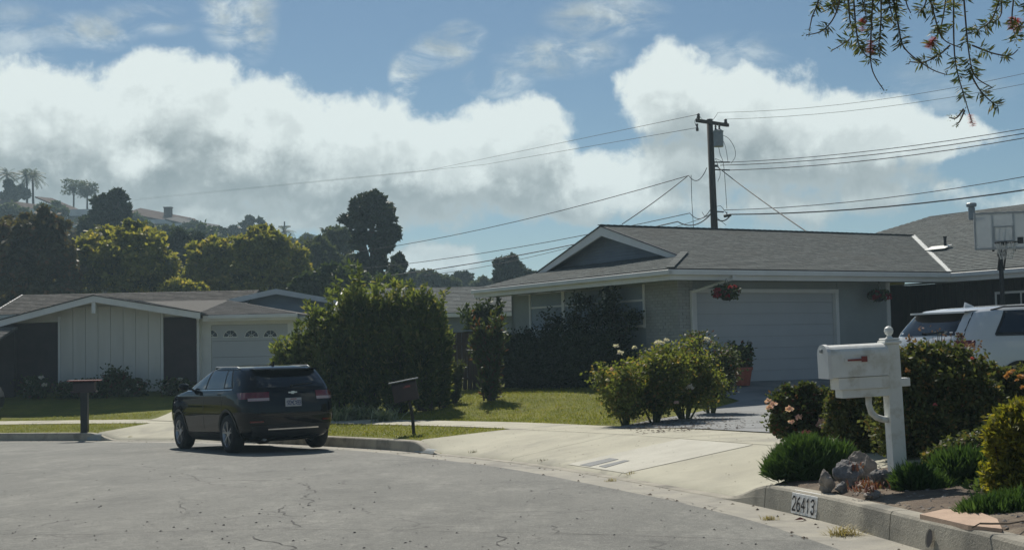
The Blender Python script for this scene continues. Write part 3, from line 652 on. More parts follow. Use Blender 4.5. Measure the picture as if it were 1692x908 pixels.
# ------------------------------------------------------------------ the near house with the garage (right)
HZ = math.radians(28.9)
house = empty('garage_house', 'grey single storey house with louvred front gable, white brick corner and wide closed garage door', 'house', HA, HZ)
HW = Matrix.Translation(HA) @ Matrix.Rotation(HZ, 4, 'Z')
E0, PT, OV, DP = 2.72, .30, .8, 8.2; RG = DP / 2; ZR = E0 + PT * (RG + OV); GX0, RK = .9, .55; GZ0 = E0 + PT * (GX0 + OV)
WX, WP, WR, WE = 8.27, .377, 14.2, 5.35; WZ = E0 + WP * (WR - WX); VX = WX + (ZR - E0) / WP
wall = part('wall', 'stucco', house, (0, .18, 1.35, DP, -1.2, 2.48), (.18, .45, .02, .2, -1.2, 2.47), (.452, 5.05, .02, .2, 2.26, 2.475), (5.052, 6.75, .0, .2, -1, 2.477), (0, 9, DP - .2, DP - .002, -1, 2.473))
# painted brick corner, course by course
part('brick_backing', 'mortar', wall, (.015, .175, .03, 1.35, -1.2, 2.46), (.016, .445, .012, .03, -1.2, 2.46))
br = []
for k in range(33):
    z = .04 + k * .0755; o_ = .1 if k % 2 else 0
    y = -o_ if o_ else 0.
    while y < 1.33:
        y0, y1 = max(y, 0.0), min(y + .195, 1.34)
        if y1 - y0 > .03: br.append(((.004 + random.uniform(-.003, .003), (y0 + y1) / 2, z), (.03, y1 - y0, .063), None))
        y += .207
    x = .02 if o_ else .02 - .1
    while x < .44:
        x0, x1 = max(x, .02), min(x + .195, .44)
        if x1 - x0 > .03: br.append((((x0 + x1) / 2, .004 + random.uniform(-.003, .003), z), (x1 - x0, .03, .063), None))
        x += .207
pieces('brick', wall, 'brick', br, 300, 'brickwork', HW)
# garage door in sections
gd = empty('garage_door', None, None, (0, 0, 0)); gd.parent = house
dz = 2.25 / 8
for k in range(8): part('door_panel', 'door_white', gd, (.505, 4.995, .105 - .0, .135, .01 + k * dz, .01 + (k + 1) * dz - .006))
part('door_backing', 'mortar', gd, (.5, 5., .14, .16, 0, 2.26))
part('door_trim', 'white_paint', house, (.452, .535, -.02, .1, -.02, 2.2), (4.965, 5.07, -.02, .1, -.02, 2.2), (.45, 5.072, -.025, .1, 2.2, 2.3))
# front wall right of the door, entry post, dark entry recess
part('entry_post', 'white_paint', house, (6.75, 6.87, -.03, .2, -.3, 2.478))
pieces('siding_board', wall, 'dark_brown', [((6.9 + .105 + k * .215, 1.3, 1.1), (.20, .05, 2.75), None) for k in range(10)] + [((9.0, 1.15 - k * .235, 1.1), (.05, .22, 2.75), None) for k in range(42)], 300, None, HW)
part('wing_wall', 'dark_brown', house, (6.9, 9.05, 1.33, 1.5, -.3, 2.47), (9.03, 9.2, -9., 1.33, -.5, 2.472))
for y0 in (-3.2, -5.2): 
    w_ = part('window', 'window_dark', house, (8.965, 8.985, y0, y0 + 1.5, .9, 2.1)); part('frame', 'white_paint', w_, (8.955, 8.99, y0 - .06, y0, .84, 2.16), (8.955, 8.99, y0 + 1.5, y0 + 1.56, .84, 2.16), (8.954, 8.988, y0, y0 + 1.5, 2.1, 2.16), (8.954, 8.988, y0, y0 + 1.5, .84, .9), (8.957, 8.987, y0 + .73, y0 + .77, .9, 2.1))
w_ = part('window', 'window_dark', house, (7.1, 7.5, 1.262, 1.272, .5, 2.0)); part('frame', 'dark_brown', w_, (7.04, 7.1, 1.25, 1.274, .44, 2.06), (7.5, 7.56, 1.25, 1.274, .44, 2.06))
part('front_door', 'brown_wall', house, (7.75, 8.65, 1.24, 1.272, -.1, 2.02))
# windows with white bars in the side wall
for i, (ya, yb) in enumerate(((5.28, 7.0), (3.25, 5.13), (1.4, 3.1))):
    g_ = part('window', 'blue_wall', house, (-.012, -.002, ya, yb, 1.48, 2.42))
    part('window_bar', 'white_paint', g_, (-.04, -.013, ya, yb, 2.06, 2.11)); part('window_sill', 'white_paint', g_, (-.06, -.0, ya, yb, 1.42, 1.478))
part('mullion', 'white_paint', house, (-.05, -.003, 7.0, 7.08, .6, 2.478)); part('mullion', 'white_paint', house, (-.05, -.003, 5.13, 5.28, .6, 2.478)); part('mullion', 'white_paint', house, (-.045, -.003, 3.1, 3.24, 1.4, 2.478)); part('mullion', 'white_paint', house, (-.05, -.019, 1.32, 1.4, 1.4, 2.478))
# roof
def zf(y): return E0 + PT * (y + OV)
roof = MB(); t_ = .05
slab(roof, [(-.8, -.8, E0), (WX, -.8, E0), (VX, RG, ZR), (RK, RG, ZR), (RK, RK, zf(RK))], t_)
slab(roof, [(-.8, -.8, E0 - .001), (GX0, GX0, GZ0), (GX0, DP - GX0, GZ0), (-.8, DP + .8, E0)][::-1], t_)
slab(roof, [(-.8, DP + .8, E0), (RK, DP - RK, zf(RK)), (RK, RG, ZR), (VX, RG, ZR), (WX, DP + .8, E0)][::-1], t_)
roof = roof.build('roof', 'roof_felt', house)
k1 = math.sqrt(1 + PT * PT); k2 = math.sqrt(1 + WP * WP)
it = shingle_items((-.8, -.8, E0), (1, 0, 0), (0, 1, PT), [(0, 0), (WX + .8, 0), (VX + .8, (RG + .8) * k1), (RK + .8, (RG + .8) * k1), (RK + .8, (RK + .8) * k1)])
it += shingle_items((-.8, DP + .8, E0), (0, -1, 0), (1, 0, PT), [(0, 0), (DP + 1.6, 0), (DP + 1.6 - 1.7, 1.7 * k1), (1.7, 1.7 * k1)])
pieces('shingle', roof, 'shingle', it, 300, 'shingles', HW)
cap = []
for k in range(58):
    x = RK + .05 + k * .2
    if x < VX: cap.append(((x, RG, ZR + .02), (.21, .2, .02), Matrix.Rotation(.06, 3, 'Y')))
for k in range(9):
    u_ = -.72 + k * .19; cap.append(((u_, u_, zf(u_) + .03), (.26, .2, .02), Matrix.Rotation(PI / 4, 3, 'Z') @ Matrix.Rotation(-.2, 3, 'Y')))
pieces('ridge_cap', roof, 'shingle', cap, 300, None, HW)
wroof = MB(); slab(wroof, [(WX, -9, E0), (WX, -.8, E0 - .001), (VX, RG, ZR), (VX, WE + WR - VX, ZR), (WR, WE, WZ), (WR, -9, WZ)][::-1], t_); slab(wroof, [(WR, -9, WZ), (WR, WE, WZ), (19, 9.5, E0), (19, -9, E0)][::-1], t_); slab(wroof, [(WR, WE, WZ), (WX, WE + WR - WX, E0), (19, WE + WR - WX, E0)], t_)
wroof = wroof.build('wing_roof', 'roof_felt', house)
it = shingle_items((WX, 0, E0), (0, -1, 0), (1, 0, WP), [(.8, 0), (8.5, 0), (8.5, (WR - WX) * k2), (-WE, (WR - WX) * k2), (-(WE + WR - VX), (VX - WX) * k2), (-RG, (VX - WX) * k2)])
pieces('shingle', wroof, 'shingle', it, 300, 'shingles', HW)
# valley flashing, vent pipe, chimney
vf = MB(); beam(vf, (WX, -.8, E0 + .02), (VX, RG, ZR + .025), .17, .012); vf.build('valley_flashing', 'bright_white', roof)
def roofpt(px, py):
    """point of the wing roof seen at a pixel, in house coordinates"""
    Mi = HW.inverted(); c = Mi @ Vector((0, 0, CH)); d = (Mi.to_3x3() @ ray(px, py)); t = (E0 + WP * (c.x - WX) - c.z) / (d.z - WP * d.x); return c + d * t
v_ = roofpt(1562, 410); MB().lathe([(.04, -.1), (.04, .3), (.055, .3), (.055, .34), (0, .345)], 12, v_).build('vent_pipe', 'metal_dark', wroof)
vb = MB(); vb.box(v_ + Vector((-.12, .15, .03)), (.32, .75, .015), Matrix.Rotation(-math.atan(WP), 3, 'Y')); vb.build('vent_flashing', 'bright_white', wroof)
ch_ = roofpt(1606, 362); cz = MB().lathe([(.10, -.8), (.10, .32), (.11, .32), (.11, .35)], 14, ch_); cz.lathe([(.13, .38), (.155, .40), (.155, .48), (.13, .50), (0, .505)], 14, ch_); cz.lathe([(.08, .34), (.08, .40)], 14, ch_); cz.build('chimney_flue', 'metal_grey', wroof)
# gable with lap boards, rakes
Nb = 9; gh = ZR - .10 - GZ0; half = (RG - GX0)
gab = part('gable_backing', 'gable_grey', house, (GX0 + .05, GX0 + .06, GX0 + .2, GX0 + .3, GZ0 + .02, GZ0 + .05)); gab.data.clear_geometry()
mb = MB().prism([(GX0 + .03, GX0, GZ0 - .1), (GX0 + .03, DP - GX0, GZ0 - .1), (GX0 + .03, RG, ZR - .06)], (.05, 0, 0)); gab = mb.build('gable', 'gable_grey', house)
for k in range(11):
    za, zb = GZ0 - .02 + gh * k / 11, GZ0 - .02 + gh * (k + 1) / 11
    hw = lambda z: half * (1 - (z - GZ0) / (ZR - .06 - GZ0)) * .99
    a, b = hw(za), max(hw(zb), .02); MB().add([(GX0 - .012, RG - a, za), (GX0 - .012, RG + a, za), (GX0 + .02, RG + b, zb), (GX0 + .02, RG - b, zb), (GX0 + .03, RG - a, za), (GX0 + .03, RG + a, za)], [(0, 1, 2, 3), (0, 4, 5, 1), (0, 3, 4), (1, 5, 2), (4, 3, 2, 5)]).build('lap_board', 'gable_grey', gab)
rk = MB()
for sgn in (-1, 1):
    ye = RG + sgn * (RG - RK - .05); a = Vector((RK - .02, ye, zf(RK + .05) - .03)); b = Vector((RK - .02, RG, ZR - .03))
    mb = MB().prism([a + Vector((0, 0, .03)), b + Vector((0, 0, .03)), b - Vector((0, 0, .24)), a - Vector((0, sgn * .0, .12))], (.05, 0, 0)); mb.build('rake_board', 'white_paint', roof)
    mb = MB().prism([a + Vector((-.03, 0, .04)), b + Vector((-.03, 0, .04)), b + Vector((-.03, 0, .012)), a + Vector((-.03, 0, .012))], (.1, 0, 0)); mb.build('drip_edge', 'metal_dark', roof)
    mb = MB().prism([a + Vector((.05, 0, -.05)), b + Vector((.05, 0, -.05)), b + Vector((.05, 0, -.07)), a + Vector((.05, 0, -.07))], (GX0 - RK - .06, 0, 0)); mb.build('soffit', 'stucco', roof)
# eaves: fascia boards, gutters, soffit
fa = [('x', -.8, WX - .0, -.8), ('y', -.8, DP + .8, -.8), ('y', -9, -.83, WX)]
part('fascia', 'white_paint', roof, (-.80, WX - .0, -.83, -.80, E0 - .26, E0 - .06)); part('fascia', 'white_paint', roof, (-.83, -.801, -.83, DP + .8, E0 - .262, E0 - .06)); part('fascia', 'white_paint', wroof, (WX - .03, WX - .001, -9, -.832, E0 - .26, E0 - .06))
part('gutter', 'white_paint', roof, (-.94, WX - .03, -.93, -.832, E0 - .15, E0 - .03), ch=.012); part('gutter', 'white_paint', roof, (-.93, -.832, -.93, DP + .8, E0 - .148, E0 - .028), ch=.012); part('gutter', 'white_paint', wroof, (WX - .13, WX - .032, -9, -.935, E0 - .15, E0 - .03), ch=.012)
part('soffit', 'stucco', roof, (-.80, WX, -.8, .0, E0 - .235, E0 - .225), (-.80, -.0, 0.001, DP + .8, E0 - .235, E0 - .225)); part('soffit', 'stucco', wroof, (WX, 9.03, -9, 1.3, E0 - .236, E0 - .226))
dsp = MB(); 
for a, b in (((.95, -.88, 2.62), (.95, -.88, 2.47)), ((.95, -.88, 2.5), (.36, -.07, 2.22)), ((.36, -.06, 2.26), (.36, -.06, .05)), ((.36, -.06, .09), (.36, -.3, .03))): beam(dsp, a, b, .06, .08, (0, 1, .01))
dsp.build('downspout', 'white_paint', house)

# ------------------------------------------------------------------ generic gable building for the houses behind
def gable_building(name, label, loc, rz, wx, wy, hw, rise, ov, wallm, roofm, group=None, cat='house', shing=False, fascia='white_paint', windows=(), limit=300, expo=.2, chim=False, base=1.5):
    """ridge along y; gable at y=0 faces the street; x from 0 to wx"""
    r = empty(name, label, cat, loc, rz, group); Wm = Matrix.Translation(loc) @ Matrix.Rotation(rz, 4, 'Z'); p = rise / (wx / 2)
    part('wall', wallm, r, (0, wx, 0, .15, -base, hw - .05), (0, .15, .152, wy, -base, hw - .05), (wx - .15, wx, .152, wy, -base, hw - .05), (.16, wx - .16, wy - .15, wy, -base, hw - .05))
    MB().prism([(0, .0, hw - .07), (wx, 0, hw - .07), (wx / 2, 0, hw + rise - .02)], (0, .12, 0)).build('gable_wall', wallm, r)
    mb = MB(); zl = hw - ov * p
    slab(mb, [(-ov, -ov, zl), (wx / 2, -ov, hw + rise), (wx / 2, wy + ov, hw + rise), (-ov, wy + ov, zl)][::-1], .06); slab(mb, [(wx + ov, -ov, zl), (wx / 2, -ov, hw + rise), (wx / 2, wy + ov, hw + rise), (wx + ov, wy + ov, zl)], .06); rf = mb.build('roof', roofm if not shing else 'roof_felt', r)
    if shing:
        L = math.hypot(wx / 2 + ov, rise + ov * p)
        it = shingle_items((-ov, wy + ov, zl), (0, -1, 0), (1, 0, p), [(0, 0), (wy + 2 * ov, 0), (wy + 2 * ov, L), (0, L)], expo, .3, .016) + shingle_items((wx + ov, -ov, zl), (0, 1, 0), (-1, 0, p), [(0, 0), (wy + 2 * ov, 0), (wy + 2 * ov, L), (0, L)], expo, .3, .016)
        pieces('shingle', rf, roofm, it, limit, 'shingles', Wm)
    for s_ in (0, 1):
        xe = -ov if s_ == 0 else wx + ov; a = Vector((xe, -ov - .03, zl)); b = Vector((wx / 2, -ov - .03, hw + rise))
        MB().prism([a + Vector((0, 0, .02)), b + Vector((0, 0, .02)), b - Vector((0, 0, .2)), a - Vector((0, 0, .18))], (0, .05, 0)).build('rake_board', fascia, rf)
        part('fascia', fascia, rf, ((xe - .03, xe - .001) if s_ == 0 else (xe + .001, xe + .03)) + (-ov + .03, wy + ov, zl - .16, zl - .01))
    for (x0, x1, z0, z1) in windows:
        w = part('window', 'window_dark', r, (x0, x1, -.02, -.004, z0, z1)); part('frame', 'white_paint', w, (x0 - .06, x0, -.04, -.003, z0 - .06, z1 + .06), (x1, x1 + .06, -.04, -.003, z0 - .06, z1 + .06), (x0, x1, -.04, -.003, z1, z1 + .06), (x0, x1, -.04, -.003, z0 - .06, z0), ((x0 + x1) / 2 - .02, (x0 + x1) / 2 + .02, -.035, -.021, z0, z1))
    if chim:
        c_ = part('chimney', 'tan_wall', rf, (wx * .6, wx * .6 + 1., wy * .4, wy * .4 + .8, hw, hw + rise + 1.1)); part('chimney_cap', 'hill_roof', c_, (wx * .6 - .08, wx * .6 + 1.08, wy * .4 - .08, wy * .4 + .88, hw + rise + 1.1, hw + rise + 1.25))
    return r

# ------------------------------------------------------------------ left house: low gable with board panel, single garage
LH = Vector((-17.4, 41.2, .11)); LM = Matrix.Translation(LH)
lh = empty('gable_house', 'low brown house with shallow gable, white board panel and fan window garage door', 'house', LH)
# local x = world X + 17.4
part('wall', 'brown_wall', lh, (.4, 2.55, 0, .2, -1, 2.3), (5.86, 7.02, .0, .2, -1, 2.4), (2.552, 5.858, .06, .2, -1, 2.46))
MB().prism([(.4, .05, 2.3), (7.0, .05, 2.4), (3.7, .05, 3.02)], (0, .1, 0)).build('gable_wall', 'cream_board', lh)
pn = part('panel_backing', 'brown_wall', lh, (2.56, 5.85, .04, .058, -.0, 2.44))
for k in range(8):
    x0 = 2.56 + k * .4115; x1 = x0 + .399; zt = 2.62 + .21 * (1 - abs((x0 + x1) / 2 - 3.7) / 2.9); MB().prism([(x0, -.02, .0), (x1, -.02, .0), (x1, -.02, zt), (x0, -.02, zt)], (0, .055, 0)).build('board', 'cream_board', pn)
part('board_trim', 'white_paint', lh, (2.48, 2.555, -.035, .0, 0, 2.5), (5.855, 5.93, -.035, .0, 0, 2.6))
part('garage_surround', 'white_paint', lh, (7.022, 7.42, .3, .5, -1, 2.36), (9.95, 10.6, .3, .5, -1, 2.36), (7.42, 9.95, .302, .5, 2.12, 2.361), (7.0, 7.1, .0, .3, -1, 2.362))
lgd = empty('garage_door', None, None); lgd.parent = lh
for k in range(4): part('door_panel', 'door_white', lgd, (7.425, 9.945, .33, .36, k * .53, k * .53 + .52))
for i, px in enumerate((349, 381, 416, 447)):
    cx = at(px, 550, 41.55).x + 17.4; cz = at(px, 556, 41.55).z - .11
    fw = MB().lathe([(0, 0), (.215, 0), (.215, .0)], 14, (cx, .318, cz), 'y', 0, PI); f_ = MB(); n = 14
    pts = [(cx + .215 * math.cos(PI * k / n), .326, cz + .215 * math.sin(PI * k / n)) for k in range(n + 1)]; f_.prism(pts, (0, -.008, 0)); f_ = f_.build('fan_window', 'window_dark', lgd)
    mu = MB()
    for a in (.8, 1.57, 2.34): beam(mu, (cx, .314, cz + .02), (cx + .215 * math.cos(a), .314, cz + .215 * math.sin(a)), .008, .03, (0, 1, 0))
    mu.tube([(cx + .225 * math.cos(PI * k / n), .316, cz + .225 * math.sin(PI * k / n)) for k in range(n + 1)], .014, 5); beam(mu, (cx - .235, .315, cz - .01), (cx + .235, .315, cz - .01), .01, .03, (0, 0, 1)); mu.tube([(cx + .07 * math.cos(PI * k / 6), .314, cz + .07 * math.sin(PI * k / 6)) for k in range(7)], .012, 5)
    mu.build('muntin', 'bright_white', f_)
apx, apz = at(155, 489, 40.4).x + 17.4, at(155, 489, 40.4).z - .11
rex, rez = at(331, 517, 40.4).x + 17.4, at(331, 517, 40.4).z - .11
lex, lez = at(-12, 533, 40.4).x + 17.4, at(-12, 533, 40.4).z - .11
mb = MB(); slab(mb, [(apx, -.8, apz), (apx, 8.5, apz), (rex, 8.5, rez), (rex, -.8, rez)], .05); slab(mb, [(lex, -.8, lez), (lex, 8.5, lez), (apx, 8.5, apz), (apx, -.8, apz)], .05); lroof = mb.build('roof', 'roof_felt', lh)
sl = math.hypot(rex - apx, apz - rez); sll = math.hypot(lex - apx, apz - lez)
it = shingle_items((rex, -.8, rez), (0, 1, 0), (apx - rex, 0, apz - rez), [(0, 0), (7, 0), (7, sl), (0, sl)], .2, .3, .016) + shingle_items((lex, 7, lez), (0, -1, 0), (apx - lex, 0, apz - lez), [(0, 0), (7.8, 0), (7.8, sll), (0, sll)], .2, .3, .016)
pieces('shingle', lroof, 'shake', it, 150, 'shingles', LM)
for (xe, ze, w) in ((rex, rez, .19), (lex, lez, .19)):
    MB().prism([(xe, -.86, ze + .01), (apx, -.86, apz + .01), (apx, -.86, apz - w), (xe, -.86, ze - w)], (0, .05, 0)).build('rake_board', 'white_paint', lroof)
    MB().prism([(xe, -.88, ze + .045), (apx, -.88, apz + .045), (apx, -.88, apz + .012), (xe, -.88, ze + .012)], (0, .1, 0)).build('drip_edge', 'metal_dark', lroof)
part('king_post', 'white_paint', lroof, (apx - .06, apx + .06, -.84, -.72, apz - .55, apz - .2))
# garage roof with a hip end
gl, gr_, ge = rex - .05, at(492, 522, 41.0).x + 17.4, at(400, 519, 40.9).z - .11
rgx, rgz = at(327, 496, 45.5).x + 17.4, at(327, 496, 45.5).z - .11
mb = MB(); slab(mb, [(gl - .3, -.25, ge), (gr_, -.25, ge), (rgx + 1., 4.3, rgz), (apx, 4.3, rgz + .0)], .05); slab(mb, [(gr_, -.25, ge), (gr_, 8.8, ge), (rgx + 1., 4.3, rgz)], .05); groof = mb.build('garage_roof', 'roof_felt', lh)
gp = math.hypot(4.55, rgz - ge)
it = shingle_items((gl - .3, -.25, ge), (1, 0, 0), (0, 4.55, rgz - ge), [(0, 0), (gr_ - gl + .3, 0), (rgx + 1 - gl + .3, gp), (.2, gp)], .2, .3, .016); pieces('shingle', groof, 'shake', it, 150, 'shingles', LM)
part('fascia', 'white_paint', groof, (gl - .0, gr_, -.29, -.25, ge - .2, ge - .02)); part('gutter', 'white_paint', groof, (gl + .2, gr_, -.39, -.292, ge - .13, ge - .01), ch=.01); part('soffit', 'cream_board', groof, (gl, gr_, -.25, .3, ge - .18, ge - .17))
part('side_wall', 'cream_board', lh, (10.42, 10.6, .5, 8, -1, 2.3)); part('back_wall', 'brown_wall', lh, (.4, 10.6, 8, 8.2, -1, 2.3))
# low wing with a shingled porch roof at the far left
pw = empty('low_wing', 'dark brown low house wing with a small shingled porch roof at the left edge', 'house', (-18.6, 39.2, .0))
part('wall', 'brown_wall', pw, (-5, 2.55, 1.2, 1.4, -1, 2.2)); mb = MB(); slab(mb, [(-5, -.1, 1.88), (2.62, -.1, 1.88), (2.62, 1.3, 2.28), (-5, 1.3, 2.28)], .05); pr = mb.build('roof', 'roof_felt', pw)
pieces('shingle', pr, 'shake', shingle_items((-5, -.1, 1.88), (1, 0, 0), (0, 1.4, .4), [(0, 0), (7.62, 0), (7.62, 1.45), (0, 1.45)], .18, .26, .03), 300, 'shingles', Matrix.Translation((-18.6, 39.2, 0)))
part('fascia', 'gable_grey', pr, (-5, 2.6, -.14, -.1, 1.6, 1.84)); part('post', 'dark_brown', pw, (2.3, 2.42, .1, .22, -.6, 1.84))

# ------------------------------------------------------------------ houses further back
def X_at(px, Y): return (px - CX) / F * Y
gable_building('gable_house', 'blue grey house gable with centre post behind the low brown house', Vector((-12.2, 52, 0)), 0, 5.0, 9, 3.35, .5, .5, 'blue_wall', 'shake_dark', group=None)
bh = gable_building('shake_roof_house', 'dark shake roof of a house behind the white board panel', Vector((-20.5, 56.5, .2)), -PI / 2, 6, 9.3, 2.9, .82, .4, 'brown_wall', 'shake_dark', shing=True, expo=.25, limit=120)
gable_building('small_gable_house', 'small white edged gable roof just above the left rake of the low brown house', Vector((-21.2, 52.5, .1)), 0, 2.6, 3, 3.0, .32, .35, 'brown_wall', 'shake_dark', shing=True, expo=.25, limit=60)
nr = gable_building('neighbour_house', 'grey shingled roof between the tall hedge and the near house', Vector((-6.2, 53, 0)), -PI / 2, 6.2, 8.5, 2.75, .95, .5, 'gable_grey', 'shingle', shing=True, expo=.2, limit=200)
gable_building('brown_roof_house', 'dark brown shingle roof at the left edge under the reddish tree', Vector((-29.5, 50.5, .2)), -PI / 2, 6, 8.0, 2.5, 1.0, .5, 'brown_wall', 'shake_dark', shing=True, expo=.25, limit=120)
# ------------------------------------------------------------------ lettering as thin plates from strokes
FONT = {'0': [[(0, .2), (0, .8), (.2, 1), (.4, 1), (.6, .8), (.6, .2), (.4, 0), (.2, 0), (0, .2)]], '1': [[(.12, .8), (.32, 1), (.32, 0)]], '2': [[(0, .8), (.15, 1), (.45, 1), (.6, .8), (.6, .6), (0, 0), (.6, 0)]],
        '3': [[(0, .85), (.2, 1), (.45, 1), (.6, .8), (.45, .53), (.2, .53)], [(.45, .53), (.6, .3), (.45, 0), (.15, 0), (0, .15)]], '4': [[(.45, 0), (.45, 1), (0, .35), (.62, .35)]],
        '6': [[(.5, 1), (.2, .85), (0, .45), (0, .2), (.15, 0), (.45, 0), (.6, .2), (.6, .4), (.45, .55), (.15, .55), (0, .4)]], '7': [[(0, 1), (.6, 1), (.25, 0)]], '8': [[(.15, .52), (0, .75), (.15, 1), (.45, 1), (.6, .75), (.45, .52), (.15, .52), (0, .27), (.15, 0), (.45, 0), (.6, .27), (.45, .52)]],
        '9': [[(.6, .6), (.45, .45), (.15, .45), (0, .6), (0, .8), (.15, 1), (.45, 1), (.6, .8), (.6, .5), (.4, .1), (.1, 0)]], 'M': [[(0, 0), (0, 1), (.3, .4), (.6, 1), (.6, 0)]], 'C': [[(.6, .85), (.4, 1), (.2, 1), (0, .8), (0, .2), (.2, 0), (.4, 0), (.6, .15)]],
        'N': [[(0, 0), (0, 1), (.6, 0), (.6, 1)]], 'V': [[(0, 1), (.3, 0), (.6, 1)]], 'J': [[(.5, 1), (.5, .2), (.35, 0), (.15, 0), (0, .2)]], 'P': [[(0, 0), (0, 1), (.45, 1), (.6, .8), (.45, .5), (0, .5)]], 'E': [[(.55, 1), (0, 1), (0, 0), (.55, 0)], [(0, .5), (.45, .5)]]}
def strokes(text, org, ax, ay, h, w, gap=.85, stencil=False):
    """flat stroke letters: org lower left, ax/ay unit vectors, h height, w half stroke"""
    mb = MB(); org, ax, ay = Vector(org), Vector(ax), Vector(ay); n = ax.cross(ay)
    for i, c in enumerate(text):
        for pl in FONT.get(c, []):
            for (x0, y0), (x1, y1) in zip(pl[:-1], pl[1:]):
                a = org + ax * ((i * gap + x0) * h) + ay * (y0 * h); b = org + ax * ((i * gap + x1) * h) + ay * (y1 * h); d = (b - a).normalized(); s_ = n.cross(d).normalized() * w; e = d * w * .7
                if stencil and (b - a).length > .5 * h: pass
                mb.add([a - e - s_, b + e - s_, b + e + s_, a - e + s_], [(0, 1, 2, 3)])
    return mb

# ------------------------------------------------------------------ cars: surface given by height, windows and lamps laid on it
def make_car(name, label, cat, loc, rz, paint, spec, glass='glass_dark', plate=None, group=None):
    L, Wd, Ht = spec['L'], spec['W'], spec['H']
    Z = np.array([.0, .05, .12, .22, .34, .46, .54, .60, .635, .665, .70, .79, .88, .935, .965, .985, 1.]) * (Ht - .20) + .20
    xr = np.array([.34, .10, .035, .015, .0, .01, .025, .04, .055, .075, .10, .185, .275, .33, .43, .62, 1.1])
    xf = L - np.array([.30, .12, .06, .02, .0, .04, .10, .26, .60, .98, 1.18, 1.55, 1.92, 2.14, 2.28, 2.45, 2.7])
    hw = np.array([.80, .885, .955, .985, 1., .995, .985, .97, .95, .93, .91, .865, .81, .765, .715, .61, .32]) * Wd / 2
    ex = np.array([4.5, 6, 7, 7.5, 8, 8, 7.5, 7, 7, 6.6, 6.5, 6.0, 5.4, 4.8, 4.2, 3.4, 2.6])
    fit = lambda a, z: np.interp(z, Z, a)
    def deform(x, y, z):
        k = min(max((z - (Ht - .45)) / .45, 0), 1); z -= k * .07 * max(0, (2.4 - x) / 2.4) * (1 if x < 2.4 else 0); z -= k * .02
        t = max(0., (x - (L - 1.1)) / 1.1); y *= 1 - .10 * t * t; t = max(0., (.9 - x) / .9); y *= 1 - .02 * t * t
        if z < .35 * Ht: y *= 1
        return (x, y, z)
    def side(x, z, sg, off=0.):
        a, b, h, e = fit(xr, z), fit(xf, z), fit(hw, z), fit(ex, z); c, r = (a + b) / 2, (b - a) / 2; u = min(abs((x - c) / r), .9995)
        return deform(x, sg * (h * (1 - u ** e) ** (1 / e) + off), z)
    def rear(y, z, off=0.):
        a, b, h, e = fit(xr, z), fit(xf, z), fit(hw, z), fit(ex, z); c, r = (a + b) / 2, (b - a) / 2; u = min(abs(y / h), .9995)
        return deform(c - r * (1 - u ** e) ** (1 / e) - off, y, z)
    def front(y, z, off=0.):
        a, b, h, e = fit(xr, z), fit(xf, z), fit(hw, z), fit(ex, z); c, r = (a + b) / 2, (b - a) / 2; u = min(abs(y / h), .9995)
        return deform(c + r * (1 - u ** e) ** (1 / e) + off, y, z)
    root = empty(name, label, cat, loc, rz, group)
    zs = np.concatenate([np.linspace(Z[i], Z[i + 1], 3 if i < 12 else 4, endpoint=False) for i in range(len(Z) - 1)] + [[Z[-1]]]); n = 88; V = []; Q = []
    for z in zs:
        a, b, h, e = fit(xr, z), fit(xf, z), fit(hw, z), fit(ex, z); c, r = (a + b) / 2, (b - a) / 2
        for k in range(n):
            th = 2 * PI * k / n; ct, s_ = math.cos(th), math.sin(th); V.append(deform(c + r * math.copysign(abs(ct) ** (2 / e), ct), h * math.copysign(abs(s_) ** (2 / e), s_), z))
    for i in range(len(zs) - 1):
        for k in range(n): Q.append((i * n + k, i * n + (k + 1) % n, (i + 1) * n + (k + 1) % n, (i + 1) * n + k))
    Q += [tuple(range(n - 1, -1, -1)), tuple((len(zs) - 1) * n + k for k in range(n))]
    body = MB().add(V, Q).build('body', paint, root, smooth=True)
    WRr, xw = spec['R'], (spec['xa'], spec['xb'])
    cut = MB()
    for x in xw:
        for sg in (-1, 1): cut.lathe([(.0, sg * (Wd / 2 - .34)), (WRr + .055, sg * (Wd / 2 - .34)), (WRr + .055, sg * (Wd / 2 + .2)), (0, sg * (Wd / 2 + .2))], 28, (x, 0, WRr), 'y')
    cut = cut.build('cutter', 'black'); md = body.modifiers.new('b', 'BOOLEAN'); md.operation = 'DIFFERENCE'; md.object = cut; md.solver = 'EXACT'; cut.parent = root
    dg = bpy.context.evaluated_depsgraph_get(); dg.update(); me = bpy.data.meshes.new_from_object(body.evaluated_get(dg)); body.modifiers.clear(); body.data = me; bpy.data.objects.remove(cut)
    me.materials.clear(); me.materials.append(M[paint]); me.materials.append(M['black'])
    for p in me.polygons:
        c = p.center; p.use_smooth = True; p.material_index = 0
        inw = any((c.x - x) ** 2 + (c.z - WRr) ** 2 < (WRr + .06) ** 2 for x in xw) and abs(c.y) < Wd / 2 - .012 and c.z < WRr * 2 + .1
        if inw: p.material_index = 1
    try: me.set_sharp_from_angle(angle=math.radians(38))
    except Exception: pass
    def patch(nm, mat, fn, u, v, par=None, off=.004, nu=8, nv=4, edge=None, smooth=True):
        """u,v ranges over a surface function; edge(ut,vt)->(u,v) reshapes"""
        V = []; 
        for j in range(nv + 1):
            for i in range(nu + 1):
                a, b = i / nu, j / nv; vv = v[0] + (v[1] - v[0]) * b; lo, hi = u(vv) if callable(u) else u; V.append(fn(lo + (hi - lo) * a, vv, off))
        m = nu + 1; Q = [(j * m + i, j * m + i + 1, (j + 1) * m + i + 1, (j + 1) * m + i) for j in range(nv) for i in range(nu)]
        return MB().add(V, Q).build(nm, mat, par or root, smooth=smooth)
    ZB, ZT = Z[9] + .015, Z[13] - .012
    lerp = lambda a, b, t: a + (b - a) * t
